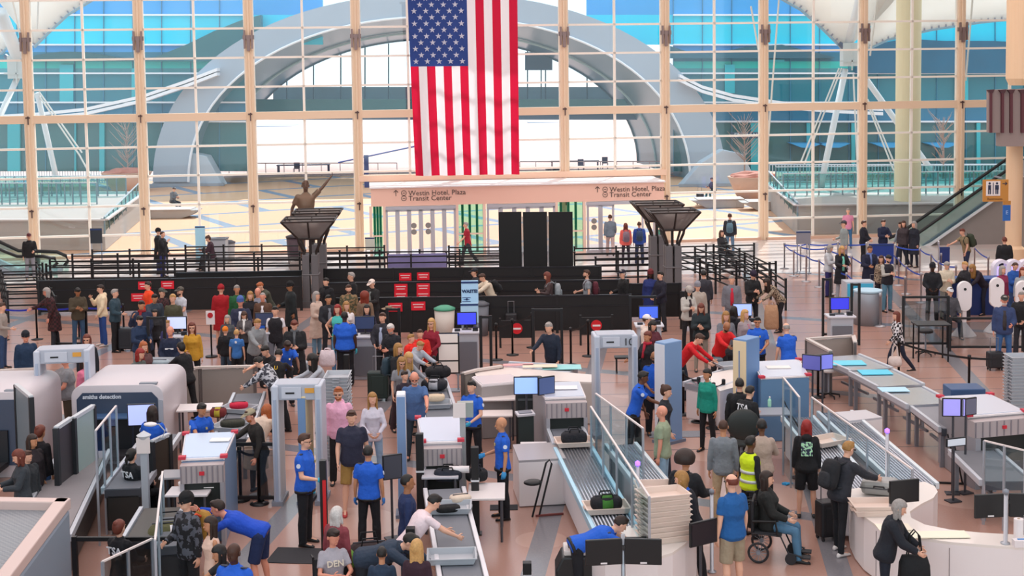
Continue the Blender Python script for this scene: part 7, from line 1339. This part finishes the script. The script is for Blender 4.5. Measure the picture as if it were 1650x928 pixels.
tr(529, 475.6, 'dark-haired man in black jacket right of the beige coat', 'clasp', 20, hc='bk', skin='m', top='jacket:22242a', inner='7c8088'); tr(525, 448, 'dark-haired man in black jacket and scarf by the grey column', 'stand', -30, hc='bk', top='jacket:16171b', scarf='1c1c20'); tr(565.5, 439, 'grey-haired man in black coat behind the camouflage jacket', 'stand', -70, hc='gr', top='coat:17171b', H=1.82, glasses=True)
tr(561.6, 459, 'bearded man in camouflage jacket holding a card', 'hold', 10, hc='br', beard='br', top='jacket:camo', low='jeans:3a4048'); tr(599, 451, 'man in white cap and dark jacket with a round hat on his bag', 'read', -40, hat='cap:f0dcd0', hc='gr', top='jacket:201f20', inner='7c8480'); tr(588, 470, 'woman with very big curly auburn hair', 'stand', 170, sex='f', hair='big', hc='rd', top='jacket:7c6450')
tr(591, 491, 'pale dark-haired woman behind the dark podium screen', 'stand', 0, sex='f', hair='long', hc='bk', top='jacket:34304c'); tr(558, 486, 'blonde woman in white top behind the red-haired one', 'stand', 20, sex='f', hair='long', hc='lb', top='long:ece4e4'); tr(616, 504, 'man in dark suit jacket and open collar', 'clasp', -20, H=1.8, hc='br', top='jacket:2c2c34', inner='a8b4cc', low='pants:22242a'); tr(629, 522, 'grey-haired man in black jacket looking down beside the suited man', 'phone', -30, hc='wh', skin='r', top='jacket:1b1d24', beard='gr')
tr(694.8, 514, 'woman with long blonde hair and glasses in dark red patterned sweater', 'clasp', -20, sex='f', hair='long', hc='bl', top='long:8c1c30', low='pants:1a1a1e', glasses=True); tr(662.5, 536, 'blond child in bright red jacket', 'stand', 60, H=1.5, hc='lb', top='puffer:e8281c', low='pants:24242a'); tr(676.7, 533, 'brown-haired boy in red and black jacket', 'clasp', -5, H=1.55, hc='br', top='puffer:d8281c', low='pants:1c1c22')
tr(677, 550, 'sandy-haired boy in light grey hoodie leaning on the conveyor', 'reach', 50, H=1.6, hc='lb', top='hoodie:a8aeb8', low='jeans:3c4858'); tr(642, 554.5, 'light-haired person in black jacket with a slate blue backpack', 'step', 60, hc='lb', hair='mid', sex='f', top='jacket:1f2024', low='slim:1c1e24', back=('2f4450', '24343c', 'slate blue backpack beside the blond travellers'))
tr(658.6, 567, 'blonde woman in grey jacket behind the bald man in blue', 'reach', 40, sex='f', hair='long', hc='bl', top='long:8c9098'); tr(647, 575.7, 'blonde woman with dark glasses in grey sweater beside the bald man', 'reachL', 20, sex='f', H=1.7, hair='long', hc='lb', top='tee:8e9096', low='pants:3c2c34', glasses=True); tr(652, 598, 'dark-haired child squeezed behind the man in the blue t-shirt', 'stand', 40, H=1.5, hair='short', hc='db', top='tee:2c2430')
tr(764, 433, 'man in dark cap walking behind the waste notice', 'walk2', -80, hat='cap:20242c', top='jacket:24262c'); tr(777, 441, 'stooping person in cream jacket with a black backpack right of the waste notice', 'reach', -70, hc='br', top='jacket:e0d0b8', low='pants:2c2c30', back=('17181b', '2a2c30', 'black backpack on the stooping person in cream'))
# ---- left lanes
tr(474, 516, 'man in long black coat and grey scarf looking down', 'phone', 5, H=1.84, hc='au', top='coat:1b1c1f', scarf='5c6064', low='jeans:3c5878', bulk=1.1); tr(443, 494, 'dark-haired man with black vest straps over a white shirt', 'stand', 0, hc='bk', top='tee:e0dce0', vest='vest:1c1a20'); of(427, 505, 'brown-haired officer sitting with back turned at the dark podium screen', 'sit', 160, hc='au')
tr(415, 514, 'blond man in grey hoodie leaning at the white-blue screen', 'reach1', 40, H=1.78, hc='lb', top='hoodie:8a8e90', low='pants:1c1e24'); tr(467, 455, 'dark-capped person in dark coat holding a white paper', 'hold', -60, hat='beanie:141416', top='coat:1d2426', skin='t'); tr(419, 455, 'brown-haired man in olive jacket bending forward', 'reach', -50, hc='or', top='jacket:45483c'); tr(423, 471, 'nearly bald man in brown blazer with open white collar', 'stand', 0, hair='buzz', hc='gr', skin='r', top='jacket:5c4030', inner='e0dce0'); tr(415, 464, 'bald man behind the brown blazer', 'stand', -10, hair=None, skin='r', top='long:8c8e9c')
tr(403, 470.5, 'smiling blonde woman in black jacket left of the brown blazer', 'clasp', 10, sex='f', hair='mid', hc='lb', top='jacket:1c1c22'); tr(387, 479, 'man in navy sweater and blue cap touching his chest', 'clasp', 5, H=1.82, bulk=1.2, skin='r', hat='beanie:4c68a8', hair=None, top='long:2c3048', inner='d8dce8'); tr(381.5, 459.6, 'grey-haired man in green sweatshirt', 'stand', 20, hc='gr', skin='m', top='long:245c34'); tr(356, 460, 'person wrapped in a plain bright red hooded garment', 'stand', 180, hair=None, hat='beanie:a01420', top='coat:a81420', low='skirt:a01420')
tr(366, 508, 'curly-haired person in grey jacket above the orange beanie', 'stand', -10, H=1.52, sex='f', hair='mid', hc='gr', top='jacket:4c5054'); tr(393, 502, 'woman in grey jacket with fluffy white collar holding a small child', 'phone', 0, H=1.56, sex='f', hair='mid', hc='br', top='jacket:5c5658', scarf='e8e4e0'); tr(363, 529, 'child in orange beanie and black jacket', 'stand', 170, H=1.36, hair=None, hat='beanie:e8801c', top='jacket:17171b', low='jeans:3c4c5c'); tr(381, 530, 'blond child in blue sports shirt with back turned', 'stand', 178, H=1.36, hc='bl', top='tee:3c74b8', low='pants:1a1a1e', print_=('*', 'ffffff', 'back', .2))
tr(290, 463, 'man in white t-shirt and backward cap holding a red bag', 'clasp', -40, hat='cap:5c5850', beard='br', top='tee:c4c8d0'); tr(278, 474, 'blond young man in olive sweatshirt', 'stand', -5, hc='bl', top='long:4c4c38', H=1.8); tr(261, 465, 'person in grey cap and dark red plaid jacket', 'stand', 60, hat='cap:50544c', top='jacket:rplaid'); tr(249, 474, 'brown-haired person leaning forward behind the tall gate posts', 'reach1', 30, hc='bk', skin='m', top='jacket:34404c'); tr(238, 454, 'dark-haired person in bright orange jacket', 'stand', -60, hc='db', top='puffer:f0481c')
tr(227.5, 484.6, 'man in navy coat and dark red scarf covering his mouth', 'mouth', -5, H=1.84, bulk=1.2, skin='m', hc='db', top='coat:1f2a44', scarf='8c1820', low='pants:1c2030'); tr(249.5, 499, 'girl with long black hair beside the navy coat', 'stand', 0, sex='f', H=1.5, hair='long', hc='bk', top='jacket:2c2c30'); tr(225, 509, 'grey-haired woman in dark blue jacket holding papers', 'read', 40, sex='f', hair='short', hc='bk', top='jacket:1e3250', low='pants:8c8c90'); tr(269, 516, 'child with tousled light brown hair behind the navy sweatshirt', 'stand', 60, H=1.5, hc='lb', top='tee:3c3c6c')
tr(274, 526, 'bald man in navy sweatshirt with white chest lettering', 'clasp', 0, hair=None, skin='r', bulk=1.2, top='long:17223c', print_=('patchbar', 'e8e8ec', 'front', .06)); tr(309, 519.6, 'woman in mustard sweater with long dark red hair', 'hold', 10, sex='f', hair='long', hc='au', top='long:c8942c', glasses=True, low='slim:1a1a1e')
tr(74.5, 464, 'grey-haired woman in dark red plaid coat reaching out', 'reach1', -60, sex='f', hair='mid', hc='gr', skin='r', top='coat:rplaid', glasses=True); tr(125, 464, 'man in brown jacket looking down toward the pink display', 'phone', 30, skin='t', hc='bk', top='jacket:4a4030', low='jeans:34506c'); tr(161.5, 459, 'man in cream hoodie and blue jeans drinking', 'mouth', -60, hc='db', top='hoodie:f0dcb8', low='jeans:2c4c8c', shoe='d8d0cc'); tr(185, 466, 'grey-haired person in dark teal jacket facing right', 'hold', 80, hc='gr', hair='short', top='jacket:2c4450', low='pants:17181c')
tr(3, 488, 'person in grey sweater cut by the left picture edge', 'hold', 90, top='long:9a9088', low='jeans:2c4468'); tr(41, 535, 'man in dark blue coat and knitted hat standing near the left edge', 'stand', 30, H=1.76, hair=None, hat='beanie:1c2028', skin='r', top='coat:1c3450', low='pants:20242c'); tr(139.6, 539, 'woman with glasses and long hair in dark jacket left of the detector', 'stand', 5, sex='f', hair='mid', hc='au', top='jacket:20242c', glasses=True); tr(105, 572, 'heavy man in grey t-shirt standing in the grey detector', 'clasp', -70, H=1.8, bulk=1.3, hair='buzz', hc='gr', skin='r', top='tee:8a8c90', low='pants:4c4438')
tr(136, 576, 'person in pink shirt behind the metal detector', 'stand', 60, sex='f', H=1.6, hair='mid', hc='db', top='long:f088a8'); tr(231.5, 551, 'auburn-haired woman facing right behind the tray cart', 'stand', 50, sex='f', hair='mid', hc='or', top='jacket:5c3c3c'); tr(226, 562, 'woman with dark red hair in grey green sweater at the tray cart', 'reach1', 60, sex='f', hair='mid', hc='cr', top='long:5c6460'); tr(291, 552, 'person in all black with hair bun leaning on the steel table', 'reachL', -130, sex='f', hair='bun', hc='bk', top='jacket:141418', low='pants:131316')
tr(427, 557, 'black-haired man in black t-shirt leaning left over the conveyor', 'reach', -40, hc='bk', top='tee:18181c'); of(463, 549, 'officer with dark hair leaning down beside the worker with the yellow crest', 'lean', 20, hc='db', skin='d'); tr(449, 565, 'worker in black shirt with a small yellow crest on the back', 'reach', 175, hc='bk', top='long:161518', print_=('U', 'd8b030', 'back', .12)); tr(502, 572.6, 'woman with very long black hair and white top leaning left', 'reach', -60, sex='f', hair='big', hc='bk', top='long:b0b4bc', low='pants:1a1a1c')
tr(417, 573, 'person in black and white patterned sweatshirt bent over the tray conveyor', 'lean', -110, H=1.8, hc='bk', top='hoodie:wtie', low='pants:1c1c20'); tr(403, 657, 'bearded man in beige cap and dark top beside the black frame', 'reach1', -60, hat='cap:a89c80', beard='or', skin='r', top='long:2c2824', low='pants:3c3c34', H=1.72); tr(430, 655, 'person with long ginger hair in cream coat bent away', 'lean', 160, sex='f', hair='long', hc='or', top='coat:e0c8b4', low='slim:3a3c38', H=1.72)
of(325, 650, 'young officer with dark hair looking down behind the pale blue machine top', 'reach1', 40, hc='bk', skin='m'); of(245.5, 654, 'curly-haired officer with back turned at the blue-white screen', 'clasp', 175, sex='f', hair='mid', hc='db', bulk=1.1)
person(212.3, 723.5, 'officer in black jacket lettered TSA with ponytail, seated by the pale post', 'sit', 152, 1.7, 'f', hair='pony', hc='bk', top='jacket:14161c', low='pants:15161a', print_=('TSA', 'e8e8ec', 'back', .16), group='officers in black jackets'); person(192, 838, 'officer in black jacket lettered TSA with red-brown bun, lowest on the left', 'sit', 155, 1.7, 'f', hair='bun', hc='au', top='jacket:14151a', low='pants:15161a', print_=('TSA', 'e0e0e6', 'back', .16), group='officers in black jackets')
tr(65, 689, 'woman with dark red hair in black top by the wide left belt', 'stand', 160, sex='f', H=1.72, hair='bun', hc='au', top='long:17141a', low='jeans:3c5c8c', skin='m'); tr(52, 697, 'dark-haired person squeezed behind the woman in the black top', 'stand', 60, sex='f', hair='mid', hc='db', H=1.68, top='jacket:2c2428', skin='m'); tr(29, 725, 'woman with brown hair in grey jacket carrying a red tote bag', 'read', -60, sex='f', hair='mid', hc='au', top='jacket:343a40', low='pants:20242c', H=1.66); tr(44, 726, 'child in dark clothes between the two women at the left belt', 'stand', 60, H=1.5, hair='short', hc='br', top='jacket:2c3034')
tr(350, 806, 'officer in blue jersey and navy shorts bending over a passenger', 'bendout', -95, H=1.82, hc='db', top='long:1a4cc0', low='shorts:1c2c54', skin='r'); tr(299, 796, 'man in black knit hat and dark plaid jacket using a tablet', 'hold', -40, hair='short', hc='bk', hat='beanie:141416', glasses=True, top='jacket:tie', low='pants:1c1c20', back=('a87c34', 'd84c28', 'tan and orange backpack on the man in the black hat', 1.1))
tr(338, 833, 'girl with long dark hair in cream top facing left', 'stand', -60, sex='f', H=1.6, hair='long', hc='db', skin='m', top='tank:e8c4b0', low='jeans:8c6c60'); tr(352, 879, 'black-haired woman in black top stretching her arm at the bottom edge', 'reach1', -60, sex='f', hair='mid', hc='bk', skin='m', top='tee:222226', H=1.62); of(375.5, 876.6, 'bald dark-skinned officer with badge at the bottom edge', 'stand', -20, hair=None, skin='k', H=1.8, bulk=1.2)
of(20, 700, 'x', H=1.7) if False else None
# ---- carried things
def tote(px, py, z, label, col, w_=.34, h=.36, rz=0.0, strap=.3):
    p = G(px, py, z); r = thing('tote_bag', label, 'bag', (p.x, p.y, z), rz); MB().rings([[Vector((x * w_ / 2 * k, y * d, zz)) for x, y in ((-1, -1), (-.6, -1.2), (.6, -1.2), (1, -1), (1, 1), (.6, 1.2), (-.6, 1.2), (-1, 1))] for zz, k, d in ((0, .8, .07), (.06, 1, .09), (h * .7, .95, .08), (h, .8, .04))]).build('body', cloth(col), r, True)
    for y in (-.04, .04): MB().path([(-w_ * .25, y, h * .9), (-w_ * .15, y, h + strap * .8), (0, y, h + strap), (w_ * .15, y, h + strap * .8), (w_ * .25, y, h * .9)], .011).build('handle', cloth(col), r)
    return r
tote(1473, 941, .47, 'black tote bag held by the grey-haired woman in the puffer jacket', '17191c', .42, .42, strap=.36); tote(59, 800, .5, 'bright red tote bag carried by the woman in the grey jacket', 'd82418', .36, .5); tote(1442, 590, .45, 'pale handbag carried by the woman in the checked shirt', 'd8c8c0', .3, .24)
tote(1243, 530, .25, 'long tan coat hanging over the bending woman', 'b48c6c', .4, .7, strap=.1); tote(528, 590, .55, 'white bundled coat on the arm of the red-haired woman', 'e0d0d4', .4, .4, strap=.05)
bag(546, 918, .62, .5, .4, .3, .3, '5a8c2c', 'bright green jacket on the lap of the woman in the wheelchair', handle=False, name='folded_jacket'); bag(596, 930, .2, .7, .5, .55, .2, '2a1a1c', 'large dark brown bag beside the wheelchair', name='duffel_bag'); bag(1212, 850, .45, .3, .3, .4, .4, '20201e', 'dark bag slung on the transport wheelchair', name='shoulder_bag')
small('round_hat', 'hat', 626, 498, 1.2, 'small round tan hat hanging on the dark jacket', [('crown', MB().lathe([(.1, 0), (.09, .08), (0, .1)], n=18), M('8c7458')), ('brim', MB().lathe([(.1, .0), (.2, .01), (.2, .02), (.1, .02)], n=20), M('8c7458'))])
small('glove', 'glove', 1267, 781, 0, 'crumpled blue glove lying on the floor by the red-haired woman', [('glove', MB().ell((0, 0, .02), (.09, .06, .025), fn=lambda d: 1 + .3 * math.sin(7 * d.x + 5 * d.y)), M('2ca0d8')), ('fingers', MB().path([(.05, 0, .02), (.12, .03, .02)], .012).path([(.05, .02, .02), (.1, .07, .02)], .012), M('2ca0d8'))])
# people standing too close are eased apart in depth
fixed = {s2['root'].name, s3['root'].name}
for it in range(12):
    for i, a in enumerate(PEOPLE):
        for b_ in PEOPLE[i + 1:]:
            d = b_.location - a.location; d.z = 0
            if d.length > .43 or abs(d.x) > .43: continue
            s_ = 1 if d.y >= 0 else -1; need = (math.sqrt(max(0, .44 ** 2 - d.x ** 2)) - abs(d.y)) / 2 + .005
            for o, q in ((a, -s_), (b_, s_)):
                if o.name in fixed: continue
                v = Vector((o.location.x, o.location.y, 0)).normalized() * need * q; o.location += v
                if o.name in ATT: ATT[o.name].location += v
SC.collection.children.link(COL)
